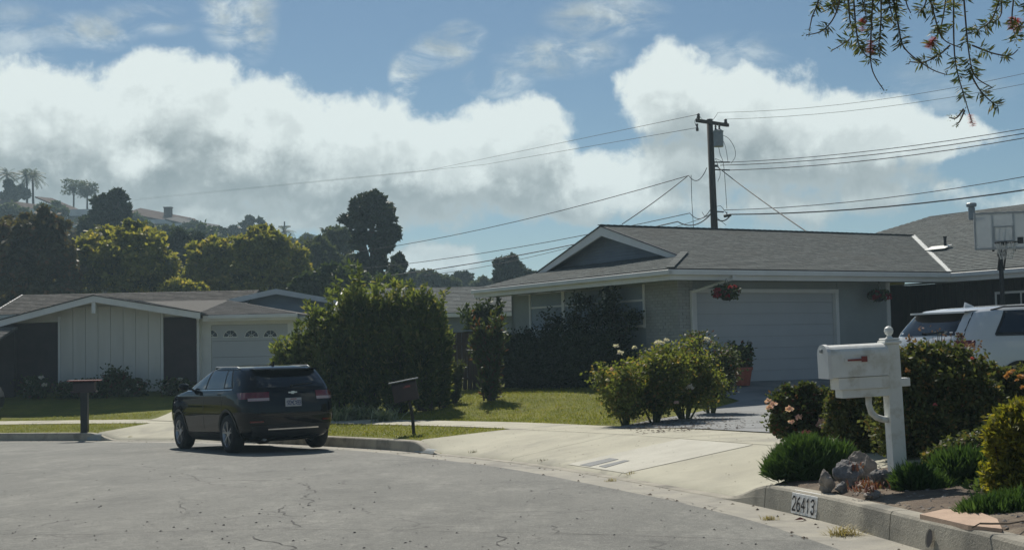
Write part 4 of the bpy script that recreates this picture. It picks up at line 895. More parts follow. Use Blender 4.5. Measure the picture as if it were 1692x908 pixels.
    for sg in (-1, 1):
        S = lambda x, z, o, sg=sg: side(x, z, sg, o)
        A1, A2, B1, B2, C1, C2 = spec['win']   # front edge, B pillar, C pillar, rear tip of the side glass (x)
        tz = lambda z: (z - ZB) / (ZT - ZB)
        patch('window_surround', 'black', S, lambda z: (lerp(C2 - .05, C2 + .24, tz(z)), fit(xf, z) - .16 - .05 * tz(z)), (ZB - .012, ZT + .012), off=.003, nu=14, nv=6)
        patch('front_side_window', glass, S, lambda z: (lerp(B1, B1 - .03, tz(z)), fit(xf, z) - .30 - .02 * tz(z)), (ZB, ZT), off=.007, nv=6)
        patch('rear_side_window', glass, S, lambda z: (lerp(C1, C1 + .12, tz(z)), lerp(B2, B2 - .04, tz(z))), (ZB, ZT), off=.007, nv=6)
        patch('quarter_window', glass, S, lambda z: (lerp(C2, C2 + .28, tz(z)), lerp(C1 - .05, C1 + .06, tz(z))), (ZB + .02, ZT), off=.007, nv=6)
        patch('window_trim', 'chrome' if spec.get('chrome', 1) else 'black', S, (C2 - .05, L - 1.35), (ZB - .028, ZB - .014), off=.009, nu=18, nv=1)
        for x in spec['seams']: patch('door_seam', 'black', S, (x - .004, x + .004), (.36, ZB - .03), off=.0025, nu=1, nv=8)
        for x in spec['handles']:
            patch('door_handle', paint, S, (x - .10, x + .10), (Z[7] + .005, Z[7] + .035), off=.035, nu=5, nv=2)
        patch('sill_cladding', 'black', S, (xw[0] + WRr + .07, xw[1] - WRr - .07), (.225, .36), off=.012, nu=8, nv=3)
        for x in xw:
            rg = MB(); pts = []; pto = []
            for k in range(23):
                a = -.16 + (PI + .32) * k / 22; zz = WRr + (WRr + .05) * math.sin(a); xx = x + (WRr + .05) * math.cos(a); zo = WRr + (WRr + .10) * math.sin(a); xo = x + (WRr + .10) * math.cos(a)
                pts.append(side(min(max(xx, .12), L - .12), max(zz, .21), sg, .006)); pto.append(side(min(max(xo, .1), L - .1), max(zo, .21), sg, .012))
            rg.add(pts + pto, [(k, k + 1, 24 + k, 23 + k) for k in range(22)]); rg.build('arch_trim', 'black' if spec.get('clad', 1) else paint, root, smooth=True)
        # mirror
        mx_, mz = L - 1.62, ZB + .06; p = side(mx_, ZB, sg); mm = MB().lathe([(0, -.09), (.06, -.08), (.085, -.02), (.085, .05), (.05, .10), (0, .11)], 12, (p[0], p[1] + sg * .15, mz + .0), 'y'); mm.v = [((v[0] - p[0]) * .6 + p[0], v[1], (v[2] - mz) * .8 + mz) for v in mm.v]; mo = mm.build('mirror', paint, root, smooth=True)
        m2 = MB(); beam(m2, (p[0], p[1] - sg * .03, mz - .05), (p[0], p[1] + sg * .12, mz - .02), .05, .03); m2.build('mirror_arm', 'black', mo)
        # rail
        pts = [Vector(side(x, Z[13] + .012, sg, -.01)) + Vector((0, 0, .045)) for x in np.linspace(.75, L - 2.35, 9)]; pts[0].z -= .04; pts[-1].z -= .04
        MB().tube(pts, .013, 6).build('roof_rail', 'metal_dark' if not spec.get('chrome', 1) else 'metal_grey', root, smooth=True)
        # tail lamps wrap from side to rear
        zl0, zl1 = spec['lamp']
        tl = patch('tail_lamp', 'tail_red', lambda u, z, o, sg=sg: (rear(sg * min(u, fit(hw, z) * .93), z, o)), lambda z: (fit(hw, z) * spec.get('lampin', .5), fit(hw, z) * .93), (zl0 + .015, zl1), off=.012, nu=8, nv=4)
        patch('tail_lamp', 'tail_red', S, lambda z: (fit(xr, z) + .045 + .0, fit(xr, z) + spec.get('lampside', .34) + .1 * (z - zl0) / (zl1 - zl0)), (zl0 + .015, zl1), off=.010, nu=6, nv=4)
        patch('lamp_strip', 'tail_clear', lambda u, z, o, sg=sg: rear(sg * u, z, o), lambda z: (fit(hw, z) * spec.get('lampin', .5), fit(hw, z) * .88), (zl0 - .022, zl0 + .03), tl, off=.017, nu=8, nv=2)
        patch('bumper_reflector', 'tail_red', lambda u, z, o, sg=sg: rear(sg * u, z, o), lambda z: (fit(hw, z) * .62, fit(hw, z) * .86), (.555, .585), off=.014, nu=4, nv=1)
        patch('headlight', 'chrome', lambda u, z, o, sg=sg: front(sg * u, z, o), lambda z: (fit(hw, z) * .5, fit(hw, z) * .93), (Z[5] - .02, Z[6] + .03), off=.008, nu=6, nv=3)
    patch('rear_window', glass, rear, lambda z: (-fit(hw, z) * (.86 + .02 * (z - ZB)), fit(hw, z) * (.86 + .02 * (z - ZB))), (ZB - .01, Z[13] - .005), off=.006, nu=12, nv=6)
    patch('windscreen', glass, front, lambda z: (-fit(hw, z) * .88, fit(hw, z) * .88), (ZB + .02, Z[13] - .005), off=.005, nu=12, nv=6)
    patch('rear_bumper', 'black', rear, lambda z: (-fit(hw, z) * .95, fit(hw, z) * .95), (.235, .50), off=.014, nu=16, nv=4)
    patch('bumper_strip', 'chrome' if spec.get('chrome', 1) else 'metal_grey', rear, lambda z: (-.50, .50), (.415, .438), off=.022, nu=10, nv=1)
    patch('tailgate_seam', 'black', rear, lambda z: (-fit(hw, z) * .80, fit(hw, z) * .80), (.655, .668), off=.004, nu=14, nv=1)
    patch('grille', 'black', front, lambda z: (-.62, .62), (.42, .72), off=.006, nu=8, nv=3)
    sp_ = MB(); V = []; 
    for y in np.linspace(-.60, .60, 11) * Wd / 1.84: p = rear(y, Z[13]); V.append(p)
    for i in range(10):
        a, b = Vector(V[i]), Vector(V[i + 1]); sp_.add([a + Vector((.22, 0, .03)), b + Vector((.22, 0, .03)), b + Vector((-.15, 0, .012)), a + Vector((-.15, 0, .012)), a + Vector((.1, 0, -.02)), b + Vector((.1, 0, -.02)), b + Vector((-.15, 0, -.015)), a + Vector((-.15, 0, -.015))], [(0, 3, 2, 1), (4, 5, 6, 7), (3, 7, 6, 2), (0, 1, 5, 4)])
    sp_.build('roof_spoiler', paint, root, smooth=False)
    fp = deform(.95, 0, Ht); MB().prism([(fp[0] - .09, .0, fp[2] - .01), (fp[0] + .12, 0, fp[2] - .01), (fp[0] - .07, 0, fp[2] + .065)], (0, .03, 0)).build('roof_antenna', paint, root)
    wp_ = Vector(rear(0, ZB + .02, .02)); wmb = MB(); beam(wmb, wp_ + Vector((0, .02, 0)), wp_ + Vector((.03, -.42, .03)), .014, .014); wmb.lathe([(.02, -.02), (.02, .02)], 8, wp_, 'x'); wmb.build('rear_wiper', 'black', root)
    # number plate and badge
    zp = spec['plate_z']; pp = Vector(rear(0, zp, .02)); pl = MB().box(pp, (.012, .31, .155), None, .003).build('number_plate', 'plate_grey', root)
    if plate:
        strokes(plate, pp + Vector((-.0085, .128, -.045)), (0, -1, 0), (0, 0, 1), .072, .0055, .52 / .58 * .5 + .08).build('plate_number', 'ink_blue', pl)
        MB().add([pp + Vector((-.0085, .06, .05)), pp + Vector((-.0085, -.06, .05)), pp + Vector((-.0085, -.06, .066)), pp + Vector((-.0085, .06, .066))], [(0, 1, 2, 3)]).build('plate_heading', 'red', pl)
    if spec.get('badge'):
        bp_ = Vector(rear(0, zp + .17, .014)); bm_ = MB().prism([bp_ + Vector((0, a, b)) for a, b in ((.085, -.006), (.085, .018), (.03, .018), (.022, .032), (-.03, .032), (-.035, .02), (-.085, .02), (-.085, -.004), (-.03, -.004), (-.022, -.02), (.03, -.02), (.036, -.006))], (-.01, 0, 0)); bm_.build('badge', 'chrome', root)
    MB().tube([Vector(rear(.5, .25, -.15)), Vector(rear(.5, .25, .03))], .035, 10).build('exhaust', 'metal_grey', root)
    for x in xw:
        for sg in (-1, 1):
            wh = empty('wheel', None, None, (x, sg * (Wd / 2 - .125), WRr)); wh.parent = root; w = .115; R_ = WRr
            MB().lathe([(R_ * .66, -w), (R_ * .9, -w - .005), (R_ * .985, -w + .03), (R_, -w + .05), (R_, w - .05), (R_ * .985, w - .03), (R_ * .9, w + .005), (R_ * .66, w)], 40, (0, 0, 0), 'y').build('tyre', 'rubber', wh, smooth=True)
            rm = MB().lathe([(R_ * .67, sg * w), (R_ * .64, sg * (w - .012)), (R_ * .60, sg * (w - .05)), (R_ * .60, -sg * w)], 36, (0, 0, 0), 'y'); rm.lathe([(0, sg * (w - .01)), (.05, sg * (w - .012)), (.065, sg * (w - .03))], 16, (0, 0, 0), 'y')
            for k in range(5):
                a = 2 * PI * k / 5 + .3
                for da in (-.17, .17):
                    p0 = Vector((.04 * math.cos(a), sg * (w - .03), .04 * math.sin(a))); p1 = Vector((R_ * .64 * math.cos(a + da), sg * (w - .018), R_ * .64 * math.sin(a + da))); beam(rm, p0, p1, .02 if abs(da) else .03, .03, (0, 1, 0))
            rm.build('rim', 'rim', wh); MB().lathe([(0, sg * (w - .075)), (R_ * .62, sg * (w - .075))], 24, (0, 0, 0), 'y').build('brake_backing', 'black', wh)
    return root
SPEC1 = dict(L=4.65, W=1.90, H=1.66, R=.355, xa=.90, xb=3.62, win=(0, 0, 2.20, 2.12, 1.18, .78), seams=(1.16, 2.15, 3.32), handles=(1.42, 2.42), lamp=(.965, 1.10), plate_z=.90, chrome=1, badge=True)
SPEC2 = dict(L=4.9, W=1.94, H=1.72, R=.365, xa=1.02, xb=3.86, win=(0, 0, 2.32, 2.24, 1.28, .70), seams=(1.30, 2.28, 3.45), handles=(1.55, 2.55), lamp=(1.02, 1.14), plate_z=.95, chrome=0, lampin=.74, lampside=.16)
def ground_at(p, road=False): return float(zroad(p[1])) if road else z1(p[0], p[1])
# dark SUV standing at the kerb, seen from behind on its left side
cp = Vector((-4.02, 22.95, 0)); CAR_YAW = math.radians(123)
cz_ = float(zroad(cp.y + 2)) ; dark_car = make_car('parked_suv', 'dark blue black SUV parked at the far kerb with its rear to the street corner', 'car', (cp.x, cp.y, float(zroad(cp.y)) + .01), CAR_YAW, 'paint_dark', SPEC1, plate='9CMC183')
dark_car.rotation_euler = (0, math.atan(.036 * math.sin(CAR_YAW)), CAR_YAW)
wc = at(1520, 553, 19.2); 
white_car = make_car('parked_suv', 'white SUV with raised roof spoiler parked on the driveway behind the mailbox garden', 'car', (wc.x, wc.y, z1(wc.x + 1, wc.y + 1) + .10), math.radians(20), 'paint_white', SPEC2)
sc_ = at(-72, 660, 36.5); silver = make_car('parked_car', 'silver grey car cut by the left edge on the far driveway', 'car', (sc_.x - 3.6, sc_.y, z1(sc_.x - 2, sc_.y) + .0), math.radians(8), 'paint_silver', SPEC1)

# ------------------------------------------------------------------ mailboxes
def arch_prism(mb, L, w, h, x0=0, z0=0, r=None, y=0, n=10):
    """mailbox tunnel along x"""
    r = w / 2; pr = [(-r, z0), (r, z0)] + [(r * math.cos(PI * k / n), z0 + h - r * .75 + r * .75 * math.sin(PI * k / n)) for k in range(n + 1)]
    return mb.prism([(x0, y + a, b) for a, b in pr], (L, 0, 0))
mbp = Vector((2.98, 9.87, 0)); mbp.z = z1(mbp.x, mbp.y)
wm = empty('mailbox', 'large white mailbox with red flag on a white post with ball finial', 'mailbox', mbp, math.radians(8)); wm.rotation_euler = (0, math.radians(-1.6), math.radians(8))
mb = MB().b2(-.055, .055, -.055, .055, -.15, 1.10, .004); mb.build('post', 'bright_white', wm)
pc = MB().b2(-.07, .07, -.07, .07, 1.10, 1.125, .006); pc.b2(-.06, .06, -.06, .06, 1.126, 1.145, .006); pc.lathe([(.03, 1.145), (.018, 1.16), (.018, 1.17), (.03, 1.178), (.036, 1.2), (.03, 1.224), (.015, 1.236), (0, 1.24)], 16); pc.build('finial', 'bright_white', wm, smooth=False)
bx = MB(); arch_prism(bx, .47, .20, .25, -.525, .862, y=-.0); bx.build('box', 'bright_white', wm)
br_ = MB().b2(.056, .13, -.045, .045, .765, .83, .004); br_.b2(-.47, -.056, -.088, .088, .765, .858, .003); br_.b2(-.44, -.056, -.07, .07, .70, .765, .003); br_.build('bracket', 'bright_white', wm)
dr = MB(); arch_prism(dr, .03, .214, .265, -.556, .855); dr.build('door', 'white_paint', wm); MB().box((-.563, 0, 1.07), (.02, .03, .03), None, .004).build('latch', 'metal_grey', wm)
sc = MB(); sc.tube([(-.20, 0, .71), (-.202, 0, .64), (-.185, 0, .575), (-.145, 0, .535), (-.09, 0, .515), (-.05, 0, .51)], .026, 8); sc.build('brace', 'bright_white', wm, smooth=True)
fl = MB(); fl.b2(-.40, -.25, -.115, -.108, .985, 1.0); fl.b2(-.285, -.24, -.116, -.107, .975, 1.018); fl.build('flag', 'red', wm); MB().b2(-.42, -.37, -.114, -.106, .975, 1.01).build('flag_mount', 'white_paint', wm)
lp = hit(140, 713); lm = empty('mailbox', 'dark mailbox with reddish top on a thick straight post before the board panel house', 'mailbox', (lp.x, lp.y, lp.z), math.radians(-5)); lm.rotation_euler[2] = math.radians(5)
MB().b2(-.085, .085, -.085, .085, -.1, .98).build('post', 'metal_dark', lm); b_ = MB().b2(-.32, .30, -.11, .11, .98, 1.02, .005); arch_prism(b_, .52, .22, .24, -.26, 1.02); b_.build('box', 'brown_wall', lm); MB().b2(-.40, .40, -.16, .16, 1.27, 1.295, .008).build('top_board', 'red', lm)
dp_ = hit(684, 716); dm = empty('mailbox', 'dark mailbox tilted on a thin leaning post beside the driveway apron', 'mailbox', (dp_.x, dp_.y, dp_.z), 0)
MB().tube([(0, 0, -.08), (-.02, 0, .3), (-.075, 0, .60)], .032, 8).build('post', 'metal_dark', dm)
R = Matrix.Rotation(math.radians(-10), 3, 'Y'); b_ = MB(); arch_prism(b_, .46, .20, .36, -.25, .0); b_.v = [tuple(R @ Vector(v) + Vector((-.10, 0, .62))) for v in b_.v]; b_.build('box', 'brown_wall', dm)
b_ = MB().b2(-.30, .26, -.13, .13, .375, .395, .004); b_.v = [tuple(R @ Vector(v) + Vector((-.10, 0, .62))) for v in b_.v]; b_.build('top_board', 'metal_grey', dm)
b_ = MB().b2(.0, .10, -.112, -.104, .25, .285); b_.b2(-.04, .0, -.112, -.106, .25, .262); b_.v = [tuple(R @ Vector(v) + Vector((-.10, 0, .62))) for v in b_.v]; b_.build('flag', 'red', dm)

# ------------------------------------------------------------------ painted number plates on the kerb, drain hole
def kerb_plate(name, label, pxa, pxb, mat, text=None, ink='ink'):
    s0, s1 = [s_near(p.x, p.y) for p in (on_road(*pxa), on_road(*pxb))]; s0, s1 = min(s0, s1), max(s0, s1); h = float(kerb_h((s0 + s1) / 2)); n = 6; s = np.linspace(s0, s1, n)
    x0 = np.interp(s, SS, KC[:, 0]); y0 = np.interp(s, SS, KC[:, 1]); nx = np.interp(s, SS, NR[:, 0]); ny = np.interp(s, SS, NR[:, 1]); V = []
    for (t, z) in ((-.001, .018), (.010, h * .5), (.0195, h - .024), (.045, h + .0012), (.10, h + .003)):
        for i in range(n): V.append((x0[i] + nx[i] * t, y0[i] + ny[i] * t, float(zroad(y0[i])) + z))
    Q = [(j * n + i, j * n + i + 1, (j + 1) * n + i + 1, (j + 1) * n + i) for j in range(4 if text is None else 3) for i in range(n - 1)]
    pl = MB().add(V, Q).build(name, mat); tag(pl, label, 'sign')
    if text:
        sm_ = (s0 + s1) / 2; c = np.array([np.interp(sm_, SS, KC[:, 0]), np.interp(sm_, SS, KC[:, 1])]); tn = np.array([np.interp(sm_, SS, TN[:, 0]), np.interp(sm_, SS, TN[:, 1])]); tn /= np.linalg.norm(tn); nn = np.array([tn[1], -tn[0]])
        hh = .105; wtot = ((len(text) - 1) * .88 + .6) * hh
        ax = Vector((-tn[0], -tn[1], .036 * tn[1])).normalized(); ay = Vector((nn[0] * .1, nn[1] * .1, 1)).normalized()
        org = Vector((c[0] - nn[0] * .006, c[1] - nn[1] * .006, float(zroad(c[1])) + .045)) - ax * wtot / 2
        o = strokes(text, org, ax, ay, hh, .0085, .88).build('number', ink, pl); o.parent = pl
    return pl
kerb_plate('kerb_number', 'white painted kerb plate with black stencilled number 26413', (1297, 848), (1356, 862), 'plate_white', '26413')
kerb_plate('kerb_number', 'faded blue grey kerb plate below the leaning dark mailbox', (682, 748), (712, 751), 'plate_blue')
kerb_plate('kerb_number', 'pale worn kerb plate below the thick post mailbox', (127, 729), (152, 729), 'plate_blue')
hp_ = on_road(1520, 911); sh = s_near(hp_.x, hp_.y); c = Vector((np.interp(sh, SS, KC[:, 0]), np.interp(sh, SS, KC[:, 1]), 0)); nn = Vector((np.interp(sh, SS, NR[:, 0]), np.interp(sh, SS, NR[:, 1]), 0)); tt = Vector((nn.y, -nn.x, 0)); c.z = float(zroad(c.y)) + .095
ring = [c - nn * .004 + tt * (.042 * math.cos(2 * PI * k / 18)) + Vector((0, 0, .05 * math.sin(2 * PI * k / 18))) + nn * (.01 * math.sin(2 * PI * k / 18)) for k in range(18)]
ri = [p + (p - (c - nn * .004)) * .12 for p in ring]; dh = MB().add(ring, [tuple(range(18))]).build('drain_hole', 'ink'); tag(dh, 'round dark drain outlet in the kerb face right of the number', 'drain'); MB().add([p + nn * .002 - nn * .004 for p in ring] + [p - nn * .003 for p in ri], [(k, (k + 1) % 18, 18 + (k + 1) % 18, 18 + k) for k in range(18)]).build('pipe_rim', 'metal_dark', dh)
# two slotted covers set in the apron
for i, q in enumerate((((958, 770), (1008, 758), (1022, 760), (975, 772)), ((990, 772), (1032, 762), (1040, 763), (1000, 774)))):
    P = [hit(*p) + Vector((0, 0, .0175)) for p in q]; cvr = MB().prism(P, (0, 0, -.01)).build('trench_cover', 'cover'); tag(cvr, ('rear', 'front')[i] + ' of the two dark narrow covers set in the pale apron strip', 'utility cover', 'covers in the driveway apron')

# ------------------------------------------------------------------ basketball hoop behind the white car
bb = at(1643, 381, 26.6); bh_ = empty('basketball_hoop', 'portable basketball hoop with clear backboard rising behind the white car', 'basketball hoop', (bb.x + .32, bb.y + .5, z1(bb.x, bb.y)), math.radians(-14)); bz = bb.z - bh_.location.z
bd = MB().b2(-.56, .56, -.5, -.485, bz - .36, bz + .37).build('backboard', 'peach_wood', bh_)
fr = MB()
for x in (-.57, .57): fr.b2(x - .02, x + .02, -.515, -.475, bz - .36, bz + .37, .004)
for z in (bz - .38, bz + .38): fr.b2(-.59, .59, -.516, -.474, z - .02, z + .02, .004)
fr.build('board_frame', 'hoop_frame', bd)
bars = MB()
for x in (-.215, .21): bars.b2(x - .022, x + .022, -.48, -.45, bz - .44, bz + .36)
bars.build('board_bar', 'metal_dark', bd)
sq = MB()
for (a, b_, c_, d_) in ((-.2, .2, bz + .07, bz + .1), (-.2, .2, bz - .24, bz - .21), (-.2, -.17, bz - .21, bz + .07), (.17, .2, bz - .21, bz + .07)): sq.b2(a, b_, -.522, -.503, c_, d_)
sq.build('target_square', 'hoop_frame', bd)
rg = MB().tube([(.225 * math.cos(2 * PI * k / 20), -.78 + .225 * math.sin(2 * PI * k / 20), bz - .27) for k in range(21)], .011, 6); rg.b2(-.06, .06, -.56, -.5, bz - .31, bz - .24); rm_ = rg.build('rim', 'metal_dark', bh_)
nt = MB()
for k in range(14):
    a = 2 * PI * k / 14; b2_ = a + .35; a2 = a - .35; nt.tube([(.22 * math.cos(a), -.78 + .22 * math.sin(a), bz - .27), (.12 * math.cos(b2_), -.78 + .12 * math.sin(b2_), bz - .62)], .004, 4, False); nt.tube([(.22 * math.cos(a), -.78 + .22 * math.sin(a), bz - .27), (.12 * math.cos(a2), -.78 + .12 * math.sin(a2), bz - .62)], .004, 4, False)
nt.build('net', 'net', rm_)
am = MB()
for x in (-.06, .06):
    beam(am, (x, -.45, bz + .1), (x, .05, bz - .5), .03, .04); beam(am, (x, -.45, bz - .3), (x, .15, bz - .8), .03, .04)
am.build('arm', 'metal_dark', bh_)
MB().tube([(0, .0, .1), (0, .05, 1.4), (0, .12, bz - .35)], .05, 10).build('pole', 'metal_dark', bh_); pdm = MB().b2(-.09, .09, -.08, .12, .3, 1.75, .02); pdm.build('pole_pad', 'black', bh_); MB().b2(-.38, .38, -.3, .75, .0, .18, .04).build('base', 'black', bh_)
MB().box((.33, -.503, bz - .22), (.12, .005, .14)).build('sticker', 'metal_dark', bd)

# ------------------------------------------------------------------ utility pole and its wires
PY = 50.; pb = at(1180, 378, PY); ptop = at(1172.5, 197, PY); base_z = -.2
up_ = empty('utility_pole', 'brown wooden utility pole with crossarm and grey transformer behind the garage house', 'utility pole', (pb.x + .1, PY, base_z))
lo_ = Vector((0, 0, 0)); hi_ = Vector((ptop.x - pb.x - .1, 0, ptop.z - base_z)); MB().tube([lo_, lo_.lerp(hi_, .5), hi_], [.17, .145, .12], 14).build('pole', 'wood_pole', up_, smooth=True)
def rel(px, py, Y=PY): return at(px, py, Y) - up_.location
ca, cb_ = rel(1151, 199, PY - .9), rel(1203, 207, PY + .9); mb = MB(); beam(mb, ca, cb_, .10, .13); mb.build('crossarm', 'wood_pole', up_)
for q in ((1154, 190), (1199, 199)): 
    p = rel(q[0], q[1], PY - .9 if q[0] < 1170 else PY + .8); MB().lathe([(.03, -.22), (.07, -.2), (.05, -.13), (.08, -.1), (.05, -.03), (.07, 0), (.04, .06), (0, .07)], 10, p).build('insulator', 'insulator', up_, smooth=True)
p = rel(1152, 209, PY - .9); MB().lathe([(.05, -.18), (.06, -.1), (.03, 0), (.05, .1), (.0, .12)], 8, p).build('cutout', 'insulator', up_)
p = rel(1187, 229, PY - .25); tr_ = MB().lathe([(0, -.33), (.19, -.33), (.2, -.31), (.2, .26), (.215, .27), (.215, .3), (.12, .36), (0, .37)], 18, p).build('transformer', 'metal_grey', up_, smooth=False)
for dx in (-.1, .05): MB().lathe([(.03, .34), (.05, .38), (.03, .43), (.045, .47), (.02, .56), (0, .57)], 8, p + Vector((dx, 0, 0))).build('bushing', 'insulator', tr_)
mb = MB(); beam(mb, rel(1178, 226), rel(1183, 226, PY - .1), .06, .06); beam(mb, rel(1178, 235), rel(1183, 235, PY - .1), .06, .06); mb.build('bracket', 'metal_dark', up_)
mb = MB(); beam(mb, rel(1176, 268), rel(1206, 268, PY), .03, .05); beam(mb, rel(1176, 280), rel(1206, 281, PY), .03, .05); beam(mb, rel(1176, 274), rel(1186, 274, PY), .03, .1); beam(mb, rel(1176, 349), rel(1196, 350, PY), .03, .05); mb.build('bracket', 'metal_dark', up_)
mb = MB(); mb.tube([rel(1196, 357, PY - .2), rel(1208, 355, PY - .2)], .06, 8); mb.tube([rel(1201, 350, PY - .2), rel(1201, 356, PY - .2)], .02, 5); mb.build('splice_case', 'black', up_)
lw = MB()
for pts in (((1189, 222), (1203, 228), (1213, 243), (1215, 258), (1208, 270)), ((1189, 222), (1198, 240), (1203, 268)), ((1187, 240), (1190, 255), (1196, 275), (1201, 345)), ((1182, 262), (1190, 285), (1186, 300)), ((1155, 192), (1148, 200), (1152, 212)), ((1178, 345), (1190, 340), (1200, 352)), ((1178, 352), (1188, 362), (1200, 372)), ((1160, 350), (1166, 357), (1178, 350)), ((1182, 262), (1196, 268))):
    P = catmull(np.array([tuple(rel(a, b, PY - .15)) for a, b in pts]), 6); lw.tube([Vector(q) for q in P], .012, 4, False)
lw.build('jumper_wire', 'wire', up_)
def wire(label, pts, r, sag=.0, cat='cable'):
    P = [at(a, b, Y) for a, b, Y in pts]; Q = []
    for a, b in zip(P[:-1], P[1:]):
        n = 10
        for k in range(n): t = k / n; Q.append(a.lerp(b, t) - Vector((0, 0, sag * 4 * t * (1 - t))))
    Q.append(P[-1]); o = MB().tube(Q, r, 5, False).build('overhead_wire', 'wire', smooth=True); return tag(o, label, cat, 'overhead wires')
wire('upper faint wire from the left crossarm end towards the hillside', [(1154, 189, PY - .9), (700, 283, 120), (200, 333, 240)], .011, .0)
wire('lower faint wire running parallel under the topmost one to the hillside', [(1152, 211, PY - .9), (800, 272, 100), (230, 328, 240)], .011, .0)
wire('topmost wire from the crossarm to the right edge', [(1154, 189, PY - .9), (1186, 186, PY - .5), (1760, 106, 40)], .008, .35)
wire('second highest wire from the crossarm to the right edge', [(1199, 197, PY + .8), (1760, 125, 42)], .008, .3)
wire('first of three close wires leaving the pole bracket to the right', [(1206, 268, PY), (1780, 197, 38)], .013, .22)
wire('middle of three close wires leaving the pole bracket to the right', [(1190, 273, PY), (1780, 205, 38)], .015, .25)
wire('lowest of three close wires leaving the pole bracket to the right', [(1206, 281, PY), (1780, 212, 38)], .015, .25)
wire('upper communication wire from the pole to the right edge', [(1196, 347, PY), (1780, 275, 40)], .014, .28)
wire('thick lower communication cable from the pole to the right edge', [(1178, 355, PY), (1208, 354, PY - .2), (1780, 300, 40)], .026, .25)
wire('service cable falling right from the bracket to the garage house roof', [(1186, 276, PY), (1338, 386, 37)], .02, .05)
wire('service cable falling left from the pole past the gable to the tall hedge', [(1168, 277, PY), (1138, 290, 51), (560, 420, 72)], .016, .35)
wire('short drop wire branching off the left service cable down to the roof', [(1136, 291, 51), (1028, 370, 46)], .018, .05)
wire('vertical drop wire left of the pole', [(1142, 289, 51), (1143, 330, 51), (1146, 378, 50)], .012, .0)
wire('upper of two low cables from the pole to the left', [(1174, 346, PY), (1140, 352, 51), (560, 447, 75)], .016, .3)
wire('lower thick cable from the pole to the left behind the gable', [(1176, 352, PY), (1120, 366, 51), (560, 464, 75)], .024, .3)
wire('thin slack wire below the two left cables', [(1172, 356, PY), (1000, 392, 54), (700, 455, 66)], .012, .2)
# ------------------------------------------------------------------ vegetation
def W_(px, py, Y): return at(px, py, Y)
def lobe(base, px, py, rx, ry, Y, dy=0., kd=.9):
    """ellipsoid lobe seen at a pixel with pixel radii, at distance Y + dy; relative to base"""
    Y = Y + dy; p = at(px, py, Y); s = Y / F; return (p.x - base[0], p.y - base[1], p.z - base[2], rx * s, rx * s * kd, ry * s)
def ptree(name, label, cat, bpx, Y, lobes, nleaf, leaf, mat, group=None, r0=.15, ground=None, **kw):
    p = at(bpx, 560, Y); gz = ground if ground is not None else (float(hill_h(p.x, Y)) if Y > 62 else z1(p.x, Y)); base = (p.x, Y, gz)
    lb = [lobe(base, l[0], l[1], l[2], l[3], Y, l[4] if len(l) > 4 else 0.) for l in lobes]
    return tree(name, label, cat, base, lb, nleaf, leaf, mat, r0=r0, group=group, **kw)
# trees behind the left houses
ptree('willowy_tree', 'tall reddish brown drooping tree at the left edge behind the houses', 'tree', 45, 66, [(20, 410, 60, 56), (70, 412, 42, 56), (5, 460, 60, 55), (60, 460, 62, 50), (100, 455, 28, 60), (-50, 430, 70, 70), (45, 385, 38, 24)], 26000, .34, 'lf_brown', r0=.35, droop=.5, clump=.22, per=70)
ptree('round_tree', 'rounded yellow green tree behind the white board panel roof', 'tree', 205, 70, [(205, 430, 78, 50), (160, 430, 42, 42), (225, 405, 45, 30), (255, 450, 38, 34), (185, 470, 70, 30), (200, 402, 30, 22)], 26000, .32, 'lf_yellow', r0=.3, clump=.2, per=60, hollow=.6)
ptree('round_tree', 'yellow green tree left half of the pair left of the pine', 'tree', 360, 74, [(362, 432, 46, 34), (345, 455, 36, 30), (385, 450, 34, 34), (368, 412, 28, 16)], 15000, .32, 'lf_yellow', r0=.25, clump=.22, per=60, hollow=.6)
ptree('round_tree', 'taller yellow green tree right half of the pair left of the pine', 'tree', 440, 73, [(435, 418, 42, 36), (470, 440, 34, 36), (425, 455, 46, 34), (435, 392, 22, 14), (490, 455, 20, 26)], 17000, .32, 'lf_yellow', r0=.25, clump=.22, per=60, hollow=.6)
ptree('shrub', 'low bright yellow green bush between the two yellow green trees', 'shrub', 300, 68, [(292, 476, 26, 12), (318, 480, 24, 9)], 3500, .25, 'lf_yellow', r0=.06, clump=.3, per=40)
ptree('evergreen_tree', 'dark broad evergreen rising behind the left rounded yellow green tree', 'tree', 175, 105, [(165, 365, 27, 30), (190, 352, 20, 32), (176, 392, 38, 40), (152, 396, 22, 28), (203, 375, 12, 28), (196, 332, 9, 14), (166, 340, 9, 14)], 15000, .42, 'lf_dark', r0=.4, clump=.2, per=60, up=.4)
ptree('evergreen_tree', 'dark rounded evergreen between the yellow green trees', 'tree', 300, 90, [(300, 425, 34, 38), (290, 450, 28, 30), (312, 455, 26, 34), (303, 402, 24, 18)], 9000, .38, 'lf_dark', r0=.3, clump=.22, per=60, up=.3)
pn_ = ptree('pine_tree', 'tall dark pine with open trunk standing above the hedge', 'tree', 612, 80, [(612, 350, 33, 28), (590, 362, 22, 16), (636, 364, 19, 21), (618, 388, 32, 19), (594, 396, 17, 12), (644, 398, 14, 15), (616, 333, 20, 14), (632, 416, 22, 12), (574, 368, 9, 10), (651, 382, 8, 9), (604, 440, 28, 18), (628, 450, 28, 16)], 8600, .34, 'lf_pine', r0=.34, clump=.22, per=40, hollow=.25)
ptree('eucalyptus_tree', 'thin airy grey green tree just left of the tall pine', 'tree', 552, 95, [(555, 390, 24, 16), (545, 402, 18, 13), (570, 404, 16, 14), (556, 414, 18, 10)], 2600, .34, 'lf_grey', r0=.2, clump=.3, per=30)
ptree('evergreen_tree', 'small dark evergreen at the foot of the tall pine on its right', 'tree', 660, 84, [(659, 440, 9, 16), (652, 452, 14, 14)], 2600, .3, 'lf_dark', r0=.12)
